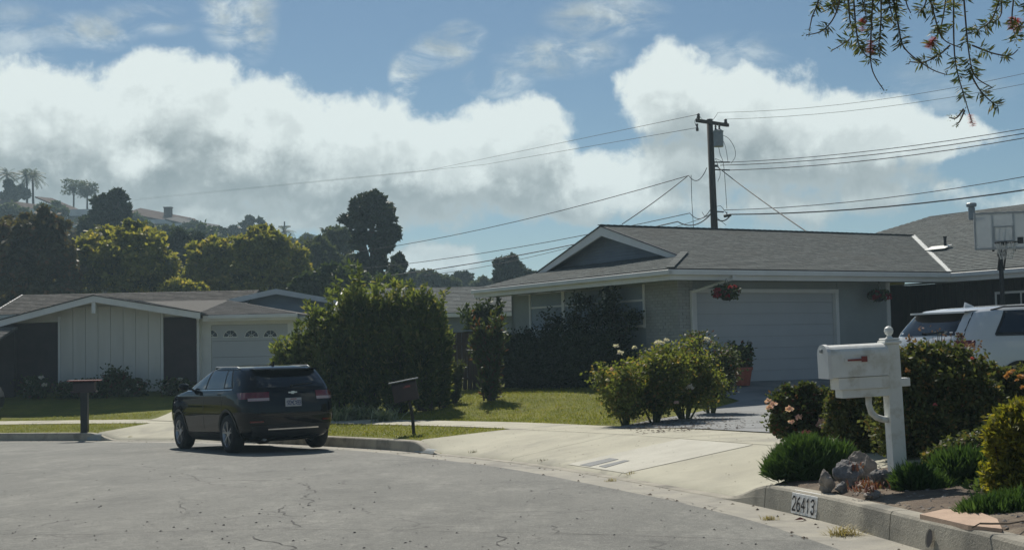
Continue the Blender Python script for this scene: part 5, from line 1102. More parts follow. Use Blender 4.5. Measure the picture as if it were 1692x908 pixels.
ptree('round_tree', 'grey green bushy tree behind the gap left of the pine', 'tree', 515, 88, [(512, 440, 34, 36), (540, 452, 30, 34), (575, 456, 30, 30), (500, 465, 24, 24), (525, 415, 24, 20)], 12000, .36, 'lf_grey', r0=.22)
ptree('round_tree', 'dull green tree with yellow tips between hedge and blue grey gable', 'tree', 515, 66, [(512, 490, 20, 26), (500, 475, 18, 20), (545, 470, 26, 30), (580, 470, 26, 28)], 8000, .28, 'lf_mid', r0=.18)
# crest trees
def hillY(px): return 208.
ptree('round_tree', 'dark bushy crest tree right of the last hillside house', 'tree', 420, 190, [(420, 378, 18, 18), (428, 390, 18, 14), (412, 392, 14, 12)], 3500, .65, 'lf_dark', r0=.4, group='crest trees')
ptree('round_tree', 'smaller dark crest tree beside the last hillside house', 'tree', 391, 192, [(391, 388, 11, 13), (396, 396, 9, 9)], 1800, .65, 'lf_dark', r0=.3, group='crest trees')
ptree('round_tree', 'grey crest tree between the far palm and the thin airy tree', 'tree', 512, 190, [(512, 400, 14, 11), (525, 408, 18, 12), (500, 410, 16, 10)], 2600, .6, 'lf_grey', r0=.3, group='crest trees')
ptree('umbrella_tree', 'flat topped sparse tree on the crest, left of a touching pair', 'tree', 122, 214, [(121, 305, 17, 9), (114, 314, 12, 7), (131, 313, 12, 8)], 1500, .32, 'lf_grey', r0=.2, per=12, clump=.45, group='umbrella trees on the crest')
ptree('umbrella_tree', 'flat topped sparse tree on the crest, right of a touching pair', 'tree', 144, 212, [(145, 309, 14, 9), (150, 318, 11, 8), (138, 320, 9, 7)], 1500, .32, 'lf_grey', r0=.2, per=12, clump=.45, group='umbrella trees on the crest')
for i, (px, h, lb) in enumerate(((14, 300, 'left'), (22, 312, 'right'))):
    ptree('cypress_tree', 'narrow dark cypress under the palms, %s of two' % lb, 'tree', px, 196, [(px, h + 10, 4.2, 13), (px, h + 26, 5.5, 18), (px, h + 45, 6.5, 20)], 1800, .5, 'lf_dark', r0=.2, up=1.2, group='cypresses on the hill')
ptree('round_tree', 'small dark tree between the two nearest crest palms and the tiled house', 'tree', 36, 205, [(34, 318, 9, 9), (42, 324, 8, 8), (8, 328, 12, 9)], 1500, .5, 'lf_dark', r0=.2, group='crest trees')
ptree('round_tree', 'dark tree at the left house on the hillside slope', 'tree', 105, 180, [(104, 376, 10, 14), (112, 384, 10, 14)], 2600, .55, 'lf_dark', r0=.2)
def palm(px, pyt, Y, h_px, label, rng, small=1.):
    p = at(px, pyt, Y); gz = float(hill_h(p.x, Y)); r = empty('palm_tree', label, 'palm tree', (p.x, Y, gz), 0, 'palms on the crest'); H_ = p.z - gz
    MB().tube([(0, 0, -.5), (.1, 0, H_ * .5), (0, 0, H_)], [.28, .2, .16], 7).build('trunk', 'bark', r, smooth=True); V = []
    for k in range(40):
        a = rng.uniform(0, 2 * PI); e = rng.uniform(-.5, 1.2); Lf = rng.uniform(2.0, 2.7) * small; d = Vector((math.cos(a) * math.cos(e), math.sin(a) * math.cos(e), math.sin(e))); pts = []
        for j in range(7): t = j / 6; pts.append(Vector((0, 0, H_)) + d * Lf * t - Vector((0, 0, 1.1 * small * t * t)))
        sd_ = d.cross(Vector((0, 0, 1))); sd_ = sd_.normalized() if sd_.length > .05 else Vector((1, 0, 0))
        for j in range(6):
            for s_ in (-1, 1):
                for m_ in range(2):
                    q = pts[j].lerp(pts[j + 1], m_ * .5); w = .42 * small * math.sin(PI * (j + .8) / 7.2); tip = q + sd_ * s_ * w + (pts[j + 1] - pts[j]) * .6 - Vector((0, 0, .18 * small)); V += [q, q + (pts[j + 1] - pts[j]) * .35, tip, tip]
    V = [tuple(v) for v in V]; A = np.array(V).reshape(-1, 4, 3)[:, :3].reshape(-1, 3); np_mesh('fronds', A, 3, 'lf_palm', r)
rg_ = np.random.default_rng(4)
palm(12, 288, 206, 0, 'palm tree on the crest at the left edge', rg_); palm(44, 291, 206, 0, 'second crest palm, its fronds touching the one on its right', rg_); palm(54, 290, 208, 0, 'third crest palm from the left', rg_)
palm(470, 381, 200, 0, 'lone small palm on the crest beside a distant pole', rg_, .75)
pc_ = at(470, 366, 205); dpole = empty('distant_pole', 'distant utility pole with a crossarm beside the lone crest palm', 'utility pole', (pc_.x, 205, float(hill_h(pc_.x, 205)))); zt = pc_.z - dpole.location.z; MB().tube([(0, 0, 0), (0, 0, zt)], .12, 6).build('pole', 'wood_pole', dpole); MB().b2(-1., 1., -.06, .06, zt - .9, zt - .7).build('crossarm', 'wood_pole', dpole)
# houses along the crest
def hbox(name, label, pxs, pye, pyr, Y, depth, wallm, roofm, nwin, hipw=.5, chim=None, base=6, rz=0.):
    """long low house: front eave between two pixels at height pye, ridge at pyr"""
    a, b = at(pxs[0], pye[0], Y), at(pxs[1], pye[1], Y + rz); L = (b - a).length; ang = math.atan2(b.y - a.y, b.x - a.x); z0 = float(hill_h(a.x, Y)) - 1; hw = max(a.z, b.z) * .5 + min(a.z, b.z) * .5 - z0
    r = empty(name, label, 'house', (a.x, a.y, z0), ang); rise = (at(pxs[0], pyr, Y).z - a.z); w = part('wall', wallm, r, (.5, L - .5, .5, depth - .5, -3, hw - .02)); mb = MB()
    dz = (b.z - a.z); P = lambda x, y, z: (x, y, z + dz * (x / L - .5))
    V = [P(-.3, -.3, hw), P(L + .3, -.3, hw), P(L + .3, depth + .3, hw), P(-.3, depth + .3, hw), P(hipw, depth / 2, hw + rise), P(L - hipw, depth / 2, hw + rise)]; V2 = [(x, y, z - .22) for x, y, z in V[:4]]
    mb.add(V + V2, [(0, 1, 5, 4), (2, 3, 4, 5), (1, 2, 5), (3, 0, 4), (6, 7, 1, 0), (7, 8, 2, 1), (8, 9, 3, 2), (9, 6, 0, 3), (9, 8, 7, 6)]); rf = mb.build('roof', roofm, r); part('fascia', 'white_paint', rf, (-.28, L + .28, -.36, -.31, hw - .3 - abs(dz) * .2, hw - .06))
    for k in range(nwin):
        x = L * (k + .5) / nwin; ww = min(L / nwin * .6, 1.6); wd = part('window', 'window_dark', r, (x - ww / 2, x + ww / 2, .47, .49, hw - 2.0, hw - .75)); part('frame', 'white_paint', wd, (x - ww / 2 - .12, x + ww / 2 + .12, .44, .465, hw - .75, hw - .6), (x - ww / 2 - .12, x + ww / 2 + .12, .44, .465, hw - 2.12, hw - 2.0), (x - .06, x + .06, .44, .465, hw - 2., hw - .75))
    if chim: x = L * chim; c_ = part('chimney', 'hill_roof', rf, (x - .6, x + .6, depth * .3, depth * .3 + 1., hw, hw + rise + .7)); part('chimney_cap', 'hill_roof', c_, (x - .7, x + .7, depth * .3 - .1, depth * .3 + 1.1, hw + rise + .7, hw + rise + .85))
    return r
hbox('hillside_house', 'pale hillside house with reddish roof below the cypresses', (-30, 68), (338, 352), 322, 190, 9, 'tan_wall', 'hill_roof', 4)
hbox('hillside_house', 'long tan crest house with brown roof left of the dark evergreen', (62, 148), (326, 366), 319, 200, 10, 'tan_wall', 'hill_roof', 5, rz=0)
hbox('hillside_house', 'tan crest house with grey roof edge and chimney right of the dark evergreen', (212, 312), (352, 372), 337, 205, 10, 'tan_wall', 'hill_roof', 5, chim=.55)
hbox('hillside_house', 'low grey crest house with a row of tall dark windows', (276, 322), (362, 374), 352, 200, 9, 'blue_wall', 'hill_roof_grey', 6)
hbox('hillside_house', 'small white gabled house at the right end of the crest row', (318, 358), (373, 380), 362, 203, 8, 'tan_wall', 'hill_roof_grey', 3)
hbox('hillside_house', 'small tan house low on the slope between dark trees', (118, 146), (372, 372), 366, 172, 7, 'tan_wall', 'hill_roof_grey', 2)
for i, (px, py, w, h, Y, m_, t_) in enumerate(((240, 392, 26, 22, 140, 'lf_mid', 'below the chimney house'), (275, 400, 24, 24, 130, 'lf_grey', 'between the chimney house and the dark rounded evergreen'), (335, 392, 26, 18, 150, 'lf_mid', 'under the row of dark windows'), (365, 398, 20, 16, 160, 'lf_dark', 'under the small white gabled house'), (225, 368, 14, 14, 180, 'lf_mid', 'at the left wall of the chimney house'), (84, 348, 20, 12, 175, 'lf_mid', 'before the pale house with reddish roof'), (20, 352, 24, 12, 170, 'lf_grey', 'at the left edge under the cypresses'), (320, 375, 16, 7, 185, 'lf_dark', 'hedging the front of the dark window house'), (470, 405, 22, 12, 165, 'lf_grey', 'on the slope below the lone crest palm'), (135, 400, 22, 22, 110, 'lf_brown', 'between the reddish tree and the broad evergreen'), (640, 480, 30, 20, 70, 'lf_mid', 'behind the tall hedge under the pine'))):
    ptree('hillside_tree', 'bushy hillside tree ' + t_, 'tree', px, Y, [(px, py, w, h), (px - w * .6, py + h * .4, w * .6, h * .7), (px + w * .6, py + h * .3, w * .6, h * .7), (px, py + h * .7, w, h * .6)], int(900 + w * h * 7), .28 + Y * .0016, m_, r0=.2, group='hillside trees', clump=.27, per=40)
# right-hand distance
ptree('round_tree', 'dense dark tree beyond the left tip of the garage house roof', 'tree', 843, 100, [(840, 440, 18, 17), (848, 452, 22, 13), (832, 458, 14, 14), (870, 458, 18, 8)], 9000, .32, 'lf_dark', r0=.3, clump=.22)
ptree('round_tree', 'soft green distant tree right of the tall hedge top', 'tree', 725, 120, [(722, 466, 18, 10), (708, 460, 12, 8), (742, 470, 14, 8)], 3500, .45, 'lf_grey', r0=.2, group='distant trees')
ptree('round_tree', 'small dark distant trees pair over the grey neighbour roof, left one', 'tree', 756, 140, [(754, 462, 8, 9), (750, 470, 9, 7)], 1500, .5, 'lf_dark', r0=.2, group='distant trees')
ptree('round_tree', 'small dark distant trees pair over the grey neighbour roof, right one', 'tree', 768, 140, [(769, 460, 7, 8), (771, 469, 9, 7)], 1500, .5, 'lf_dark', r0=.2, group='distant trees')
ptree('round_tree', 'faint low tree left of the dense dark tree beyond the roof tip', 'tree', 800, 130, [(802, 468, 10, 6), (790, 473, 12, 5), (812, 472, 9, 7)], 1500, .45, 'lf_grey', r0=.15, group='distant trees')
ptree('round_tree', 'pale distant tree touching the tall hedge on its right', 'tree', 690, 125, [(692, 458, 16, 11), (676, 466, 14, 10)], 2600, .45, 'lf_grey', r0=.2, group='distant trees')
# scrub covering the hillside
def scrub():
    rng = np.random.default_rng(9); n = 2300; px = rng.uniform(-350, 1250, n); Yd = 84 + (rng.uniform(0, 1, n) ** .8) * 150; X = (px - CX) / F * Yd; Z = hill_h(X, Yd); r = rng.uniform(1.2, 3.2, n) * np.interp(Yd, [84, 150, 185, 234], [.9, 1.25, 1.15, .6])
    per = 46; k = np.repeat(np.arange(n), per); d = rng.normal(size=(n * per, 3)); d /= np.linalg.norm(d, axis=1)[:, None]; d[:, 2] = np.abs(d[:, 2]); rad = rng.uniform(.6, 1.02, n * per)[:, None]
    P = np.stack([X, Yd, Z - .2], 1)[k] + d * rad * r[k][:, None] * np.array([1, 1, .85]); V = leaf_quads(P, .75, .34, rng=rng)
    o = np_mesh('hillside_scrub', V, 4, 'lf_hill'); tag(o, 'mixed green scrub and bushes covering the hillside', 'scrub', kind='stuff')
M['lf_hill'] = leafmat('leaf_hillside', (.032, .046, .024), (.085, .095, .042), (.12, .10, .05), .25, clump=.07)
scrub()

# ---- tall hedge between the two gardens: separate upright shrubs
def upright(px, Y, top, bot, w, n, mat, label, shoots=14, leaf=.16, group='tall hedge shrubs', seed=0, name='hedge_shrub', by=None):
    rng = np.random.default_rng(seed + 100); p = at(px, 600, Y); gz = z1(p.x, Y); s = Y / F; H_ = (at(px, top, Y).z - gz); Wm = w * s
    r = empty(name, label, 'shrub', (p.x, Y, gz), 0, group); mb = MB(); P = []
    for k in range(shoots):
        a = rng.uniform(0, 2 * PI); rr = Wm * rng.uniform(.1, .95) ** .7; bx, by_ = math.cos(a) * rr * .45, math.sin(a) * rr * .4; tx, ty = math.cos(a) * rr, math.sin(a) * rr * .8; h = H_ * (rng.uniform(.50, .88) if k % 3 else rng.uniform(.8, .97)) * (1 - .12 * (rr / Wm) ** 2)
        mb.tube([(bx, by_, 0), (bx * .6 + tx * .4, by_ * .6 + ty * .4, h * .45), (tx, ty, h * .97)], [.035, .022, .006], 4)
        m = int(n / shoots); t = rng.uniform(.02, 1.0, m) ** .8; q = np.stack([bx + (tx - bx) * t, by_ + (ty - by_) * t, h * t], 1); wd = (Wm * .30 * np.clip(1.04 - t, .03, 1) ** .9)[:, None]
        g = rng.normal(size=(m, 3)); g /= np.linalg.norm(g, axis=1)[:, None]; P.append(q + g * wd * rng.uniform(.2, 1.1, m)[:, None] ** .6 * np.array([1, 1, .55]))
    for _ in range(shoots * 3):
        a = rng.uniform(0, 2 * PI); rr = Wm * rng.uniform(0, 1.) ** .6; h0 = H_ * rng.uniform(.45, .84) * (1 - .15 * (rr / Wm) ** 2); L_ = H_ * rng.uniform(.10, .36); lean = rng.normal(size=2) * .10 * L_; b = np.array([math.cos(a) * rr, math.sin(a) * rr * .8, h0]); e = b + np.array([lean[0] + math.cos(a) * L_ * .2, lean[1], L_]); mb.tube([b, e], [.006, .002], 3, False); m = 42; t = rng.uniform(0, 1, m)[:, None]; P.append(b * (1 - t) + e * t + rng.normal(size=(m, 3)) * .035 * (1.3 - t))
    mb.build('stem', 'twig', r); P = np.concatenate(P); P = P[P[:, 2] > .01]; np_mesh('foliage', leaf_quads(P, leaf * 1.1, leaf * .19, 0, 1.0, rng), 4, mat, r); return r
upright(490, 31.5, 560, 655, 36, 5500, 'lf_hedge', 'low left end shrub of the tall hedge against the white garage door', 12, seed=1)
upright(518, 31.4, 532, 658, 32, 5000, 'lf_hedge', 'shorter hedge shrub between the low left end shrub and the tall ones', 18, seed=12)
upright(552, 31.2, 508, 660, 44, 9500, 'lf_hedge', 'second hedge shrub from the left with ragged upright shoots', 34, seed=2)
upright(600, 31.0, 470, 660, 38, 9500, 'lf_hedge', 'tallest shrub in the left half of the tall hedge', 36, seed=3)
upright(656, 30.8, 482, 660, 38, 10500, 'lf_hedge', 'middle right shrub of the tall hedge below the pine', 36, seed=4)
upright(702, 30.4, 492, 658, 30, 8500, 'lf_hedge', 'right shoulder shrub of the tall hedge', 28, seed=5)
upright(728, 30.6, 552, 655, 18, 5500, 'lf_hedge', 'narrow yellowish right end shrub of the tall hedge', 8, seed=6)
upright(798, 37.5, 492, 600, 30, 7000, 'lf_mid', 'green shrub rising behind the brown side fence', 12, seed=7, group=None, name='garden_shrub')
upright(747, 31.5, 602, 655, 22, 1500, 'lf_grey', 'small grey green bush in the corner right of the tall hedge', 8, leaf=.12, seed=8, group=None, name='garden_shrub')
upright(808, 31.0, 525, 658, 25, 2600, 'lf_rosedk', 'leafy climber column at the left end of the side wall', 12, leaf=.15, seed=9, group=None, name='climbing_plant')
# brown side fence
f0, f1 = at(722, 548, 36.2), at(800, 549, 36.0); ff = empty('wooden_fence', 'dark brown board fence between the tall hedge and the side wall', 'fence', (f0.x, f0.y, z1(f0.x, f0.y))); L_ = f1.x - f0.x; hf = f0.z - ff.location.z
pieces('board', ff, 'fence', [((.07 + k * .142, 0, hf / 2), (.135, .02, hf - .04), None) for k in range(int(L_ / .142))]); part('rail', 'fence', ff, (0, L_, -.05, -.012, .3, .38), (0, L_, -.05, -.012, hf - .4, hf - .32)); part('cap', 'gable_grey', ff, (-.02, L_ + .02, -.06, .05, hf, hf + .04))
# variegated strap plants and pale stones at the hedge foot
def clump_plant(name, label, cat, p, n, L, w, mat, spread=.2, up=1.1, group=None, partn='leaves', seed=0, curve=.35, seg=3):
    """strap leaves bending out of a centre"""
    rng = np.random.default_rng(seed + 500); r = empty(name, label, cat, p, 0, group); V = []
    for k in range(n):
        a = rng.uniform(0, 2 * PI); e = rng.uniform(.5, 1.45); l = L * rng.uniform(.6, 1.1); b = np.array([rng.normal() * spread, rng.normal() * spread, 0]); d = np.array([math.cos(a) * math.cos(e), math.sin(a) * math.cos(e), math.sin(e) * up]); sd_ = np.array([-math.sin(a), math.cos(a), 0]) * w
        pts = [b + d * l * t - np.array([0, 0, curve * l * t * t]) + np.array([math.cos(a), math.sin(a), 0]) * curve * .6 * l * t * t for t in np.linspace(0, 1, seg + 1)]
        for i in range(seg):
            w0 = 1 - (i / seg) ** 2; w1 = 1 - ((i + 1) / seg) ** 2 + .02; V += [pts[i] - sd_ * w0, pts[i] + sd_ * w0, pts[i + 1] + sd_ * w1, pts[i + 1] - sd_ * w1]
    np_mesh(partn, np.array(V), 4, mat, r); return r
for i, (px, py, t_) in enumerate(((566, 671, 'beside the dark car at the hedge foot'), (585, 668, 'second from the dark car along the hedge foot'), (606, 668, 'third from the dark car along the hedge foot'), (640, 676, 'behind the leaning mailbox at the hedge foot'), (573, 655, 'rear one at the hedge foot near the dark car'))):
    p = at(px, py, 29.8 if i != 3 else 28.6); clump_plant('strap_leaf_plant', 'pale edged strap leaf plant ' + t_, 'plant', (p.x, p.y, z1(p.x, p.y)), 60, .55, .022, 'lf_aga', .12, seed=i, group='strap leaf plants along the hedge')
def stone(name, label, p, s, mat='rock', seed=0, rz=0., rough=.22, cat='rock', group=None, parent=None):
    bm = bmesh.new(); bmesh.ops.create_icosphere(bm, subdivisions=4, radius=1); rng = np.random.default_rng(seed)
    pl = [(Vector(rng.normal(size=3)).normalized(), rng.uniform(.38, .8)) for _ in range(14)]
    from mathutils import noise
    for v in bm.verts:
        c = v.co.copy()
        for n_, d_ in pl:
            k = c.dot(n_)
            if k > d_: c -= n_ * (k - d_) * .92
        c += c.normalized() * (noise.noise(c * 2.7 + Vector((seed, 0, 0))) * rough * .7 + noise.noise(c * 9 + Vector((seed, 3, 0))) * .05); v.co = Vector((c.x * s[0], c.y * s[1], c.z * s[2]))
    me = bpy.data.meshes.new(name); bm.to_mesh(me); bm.free(); me.materials.append(M[mat]); o = bpy.data.objects.new(name, me); COL.objects.link(o); o.location = p; o.rotation_euler = (0, 0, rz); o.parent = parent
    return tag(o, label, cat, group)
for i, (px, py) in enumerate(((628, 681), (650, 672), (600, 684), (756, 656))):
    p = hit(px, py); stone('stone', ('pale stone at the hedge foot left of the leaning mailbox', 'pale stone at the hedge foot behind the leaning mailbox', 'small pale stone at the hedge foot near the dark car', 'white stone at the lawn corner before the brown fence')[i], p + Vector((0, 0, .04)), (.16, .12, .08), 'rock', i + 3)

# ---- dark foundation hedge and climbing roses along the side wall
def wl_(x, y, dz=0.): q = hp(x, y); return Vector((q[0], q[1], z1(q[0], q[1]) + dz))
def hedge_seg(y0, y1, h, n, seed, label, off=-.75, mat='lf_dkhedge', ragged=5):
    rng = np.random.default_rng(seed); c = wl_(off, (y0 + y1) / 2); r = empty('hedge_shrub', label, 'shrub', c, HZ, 'shrubs along the side wall'); Lh = (y1 - y0) / 2 * 1.1
    lb = [(rng.uniform(-.1, .1), t * Lh, h * .45 + rng.uniform(-.05, .05), .42, .55, h * .5) for t in (-.6, 0, .6)] + [(rng.uniform(-.15, .15), rng.uniform(-1, 1) * Lh * .8, h * rng.uniform(.8, .95), .22, .3, h * .2) for _ in range(ragged)]
    mb = MB(); limbs(mb, (0, 0, 0), lb[:3], .03, rng); mb.build('stem', 'twig', r); P, g = crown_pts(lb, n, .3, 50, .4, rng); P = P[P[:, 2] > .02]; np_mesh('foliage', leaf_quads(P, .085, .032, rng=rng), 4, mat, r)
for i, (a, b, h, t_) in enumerate(((6.6, 8.0, 1.35, 'at the far left end, under the first window'), (5.2, 6.6, 1.3, 'second from the left, under the window mullion'), (3.9, 5.2, 1.35, 'third from the left, below the climbing rose'), (2.6, 3.9, 1.4, 'fourth from the left, behind the first rose bush'), (1.2, 2.6, 1.2, 'at the brick corner, rightmost'))):
    hedge_seg(a, b, h, 9000, 40 + i, 'dark clipped shrub along the side wall, ' + t_)
def climber(y, topz, label, seed, n=5, spread=.6):
    rng = np.random.default_rng(seed); c = wl_(-.45, y); r = empty('climbing_rose', label, 'climbing rose', c, HZ, 'climbing roses on the side wall'); mb = MB(); P = []
    for k in range(n):
        a = rng.uniform(-spread, spread); h = (topz + .33 - c.z) * rng.uniform(.7, 1.0); pts = [Vector((0, 0, .2)), Vector((.1 * rng.normal(), a * .3, h * .4)), Vector((.15 * rng.normal(), a * .8, h * .75)), Vector((.1 + .12 * rng.normal(), a * 1.2, h)), Vector((.1, a * 1.5 + .12 * rng.normal(), h - .08))]
        mb.tube(pts, [.014, .012, .009, .006, .003], 5, False)
        for i in range(len(pts) - 1):
            for _ in range(42 if i else 8): t = rng.uniform(); P.append(np.array(pts[i].lerp(pts[i + 1], t)) + rng.normal(size=3) * .09)
    mb.build('cane', 'twig', r); np_mesh('foliage', leaf_quads(np.array(P), .095, .036, rng=rng), 4, 'lf_dkhedge', r)
climber(3.75, 2.35, 'climbing rose reaching highest over the middle windows', 61, 7, .55); climber(1.9, 2.45, 'dense climbing rose between the last window and the brick corner', 62, 12, .5); climber(5.6, 1.9, 'low climbing rose left over the window mullion', 63, 5, .5); climber(2.7, 2.0, 'climbing rose in front of the right window', 64, 6, .45); climber(6.9, 1.7, 'short climbing rose under the leftmost window', 65, 5, .4)
# ---- rose bushes with blossoms
def blossoms(r, pts, rad, mat, rng, name='blossom', nper=26):
    for p in pts:
        g = rng.normal(size=(nper, 3)); g /= np.linalg.norm(g, axis=1)[:, None]; g[:, 2] = np.abs(g[:, 2]) * .8 - .1; V = leaf_quads(np.zeros((nper, 3)) + g * rad * .25, rad * 1.1, rad * .5, rng=rng, outdir=g * 2.2) ; o = np_mesh(name, V, 4, mat, r); o.location = p
def rose_bush(px, Y, top, bot, w, n, label, seed, mat='lf_rose', flowers=(), stems=9, leaf=.065, group='rose bushes', name='rose_bush', lowgap=.22, fl_r=.045, cat='rose bush', clump=.1, pos=None):
    rng = np.random.default_rng(seed); p = Vector(pos) if pos else at(px, bot, Y); p.z = z1(p.x, p.y); s = p.y / F; H_ = at(px, top, p.y).z - p.z; Wm = w * s
    r = empty(name, label, cat, p, 0, group); mb = MB(); P = []; 
    for k in range(stems):
        a = rng.uniform(0, 2 * PI); rr = Wm * rng.uniform(.25, 1.) ** .6; h = H_ * rng.uniform(.68, 1.) * (1 - .25 * (rr / Wm) ** 2); tx, ty = math.cos(a) * rr, math.sin(a) * rr * .8; b = Vector((tx * .12, ty * .12, 0)); m1 = Vector((tx * .45, ty * .45, h * .45)); e = Vector((tx, ty, h))
        mb.tube([b, m1, e], [.022, .012, .004], 5, False)
        for j in range(6):
            t = rng.uniform(.35, 1.); q = (m1 if t > .5 else b).lerp(e if t > .5 else m1, (t - .5) * 2 if t > .5 else t * 2); e2 = q + Vector(rng.normal(size=3)) * .16 * Wm ** .5 + Vector((0, 0, .08)); mb.tube([q, e2], [.007, .003], 4, False)
            m = int(n / stems / 6); tt = rng.uniform(0, 1, m)[:, None]; P.append(np.array(q) * (1 - tt) + np.array(e2) * tt + rng.normal(size=(m, 3)) * clump)
    mb.build('stem', 'green_stem' if mat != 'lf_bush' else 'twig', r, fix=False); P = np.concatenate(P); P = P[P[:, 2] > H_ * lowgap * rng.uniform(.4, 1., len(P))]; P = P[P[:, 2] < H_ * 1.02]
    np_mesh('foliage', leaf_quads(P, leaf, leaf * .34, .1, 0, rng), 4, mat, r)
    for (fx, fy, m_) in flowers:
        q = at(fx, fy, p.y - Wm * .6 * rng.uniform(.3, 1)) - p; blossoms(r, [q], fl_r * rng.uniform(.8, 1.25), m_, rng)
    return r
rose_bush(1034, 21.6, 598, 697, 60, 9500, 'leftmost sunlit rose bush at the driveway edge', 71, flowers=((1018, 572, 'pt_white'), (1026, 583, 'pt_white'), (1012, 610, 'pt_pink'), (1118, 665, 'pt_pink'), (1004, 628, 'pt_white')))
rose_bush(1082, 22.0, 568, 696, 66, 14000, 'tall middle rose bush with pale blossoms on top, at the driveway edge', 72, flowers=((1086, 566, 'pt_white'), (1093, 566, 'pt_white'), (1101, 562, 'pt_white'), (1048, 575, 'pt_white')), stems=12)
rose_bush(1132, 22.8, 560, 690, 66, 14000, 'broad yellow green rose bush next to the garage corner', 73, flowers=((1140, 640, 'pt_white'), (1168, 560, 'pt_white')), stems=12)
rose_bush(1174, 24.6, 548, 668, 46, 9500, 'dark upright rose bush before the downspout', 74, mat='lf_rosedk', flowers=((1180, 568, 'pt_white'),), stems=9)
# potted plant at the garage door
pp_ = hp(1.28, -.75); pz_ = z1(*pp_) + .03; pt_ = empty('potted_plant', 'terracotta pot with a dark leafy plant against the garage door', 'potted plant', (pp_[0], pp_[1], pz_)); MB().lathe([(0, .0), (.15, 0), (.21, .36), (.235, .365), (.235, .43), (.2, .43), (.19, .38), (0, .38)], 22).build('pot', 'terracotta', pt_, smooth=False)
rng = np.random.default_rng(75); mb = MB(); P = []
for k in range(8):
    a = rng.uniform(0, 2 * PI); h = rng.uniform(.6, 1.0); e = Vector((math.cos(a) * .28, math.sin(a) * .28, h)); mb.tube([(0, 0, .36), (e.x * .4, e.y * .4, h * .6), e], [.012, .009, .004], 5, False)
    for _ in range(150): t = rng.uniform(.25, 1); P.append(np.array((e.x * t, e.y * t, .36 + (h - .36) * t)) + rng.normal(size=3) * .07)
mb.build('stem', 'green_stem', pt_, fix=False); np_mesh('foliage', leaf_quads(np.array(P), .10, .034, rng=rng), 4, 'lf_rosedk', pt_)
# hanging baskets
def basket(x, y, z, s, label, seed, n):
    rng = np.random.default_rng(seed); q = hp(x, y); r = empty('hanging_basket', label, 'hanging basket', (q[0], q[1], .33 + z), 0, 'hanging flower baskets'); MB().lathe([(0, -.2 * s), (.1 * s, -.18 * s), (.17 * s, -.08 * s), (.2 * s, 0), (.18 * s, 0), (0, -.03 * s)], 16).build('bowl', 'dark_brown', r, smooth=True); mb = MB()
    for k in range(3): a = 2 * PI * k / 3; mb.tube([(.19 * s * math.cos(a), .19 * s * math.sin(a), 0), (0, 0, 2.49 - z)], .004, 4, False)
    mb.build('chain', 'metal_dark', r); d = rng.normal(size=(n, 3)); d /= np.linalg.norm(d, axis=1)[:, None]; P = d * rng.uniform(.5, 1, n)[:, None] * np.array([.36, .36, .2]) * s + np.array([0, 0, .02]); np_mesh('foliage', leaf_quads(P, .075, .03, .3, 0, rng), 4, 'lf_rosedk', r)
    blossoms(r, [Vector((rng.uniform(-.33, .33) * s, rng.uniform(-.35, -.1) * s, rng.uniform(-.12, .16) * s)) for _ in range(11)], .055, 'pt_red', rng)
basket(.62, -1.05, 2.16, .95, 'flower basket with red blossoms hanging left above the garage door', 81, 650); basket(6.05, -.45, 2.12, .8, 'dim flower basket hanging right of the garage door', 82, 420)
# plants before the low brown house
for i, (px, py, top, w, lb) in enumerate(((62, 655, 622, 26, 'white flowering bush left of the board panel'), (125, 655, 630, 26, 'dark bush at the left foot of the board panel'), (160, 655, 625, 22, 'dark low bush behind the thick post mailbox'), (192, 655, 600, 18, 'tallest spiky bush before the board panel'), (218, 655, 626, 20, 'white dotted bush at the right foot of the board panel'), (292, 652, 625, 20, 'white flowering bush left of the garage door'))):
    Y = 40.2; rose_bush(px, Y, top, py, w, 1500, lb, 90 + i, mat='lf_rosedk', stems=8, leaf=.11, group='bushes before the low brown house', name='flowering_bush', cat='shrub', clump=.13, lowgap=.05, fl_r=.07,
        flowers=[(px + dx, top + dy, 'pt_white') for dx, dy in (((-14, 10), (6, 2), (-20, 22), (12, 14), (-8, 24)) if i in (0, 5) else ((10, 12), (-6, 20)) if i == 4 else ())])
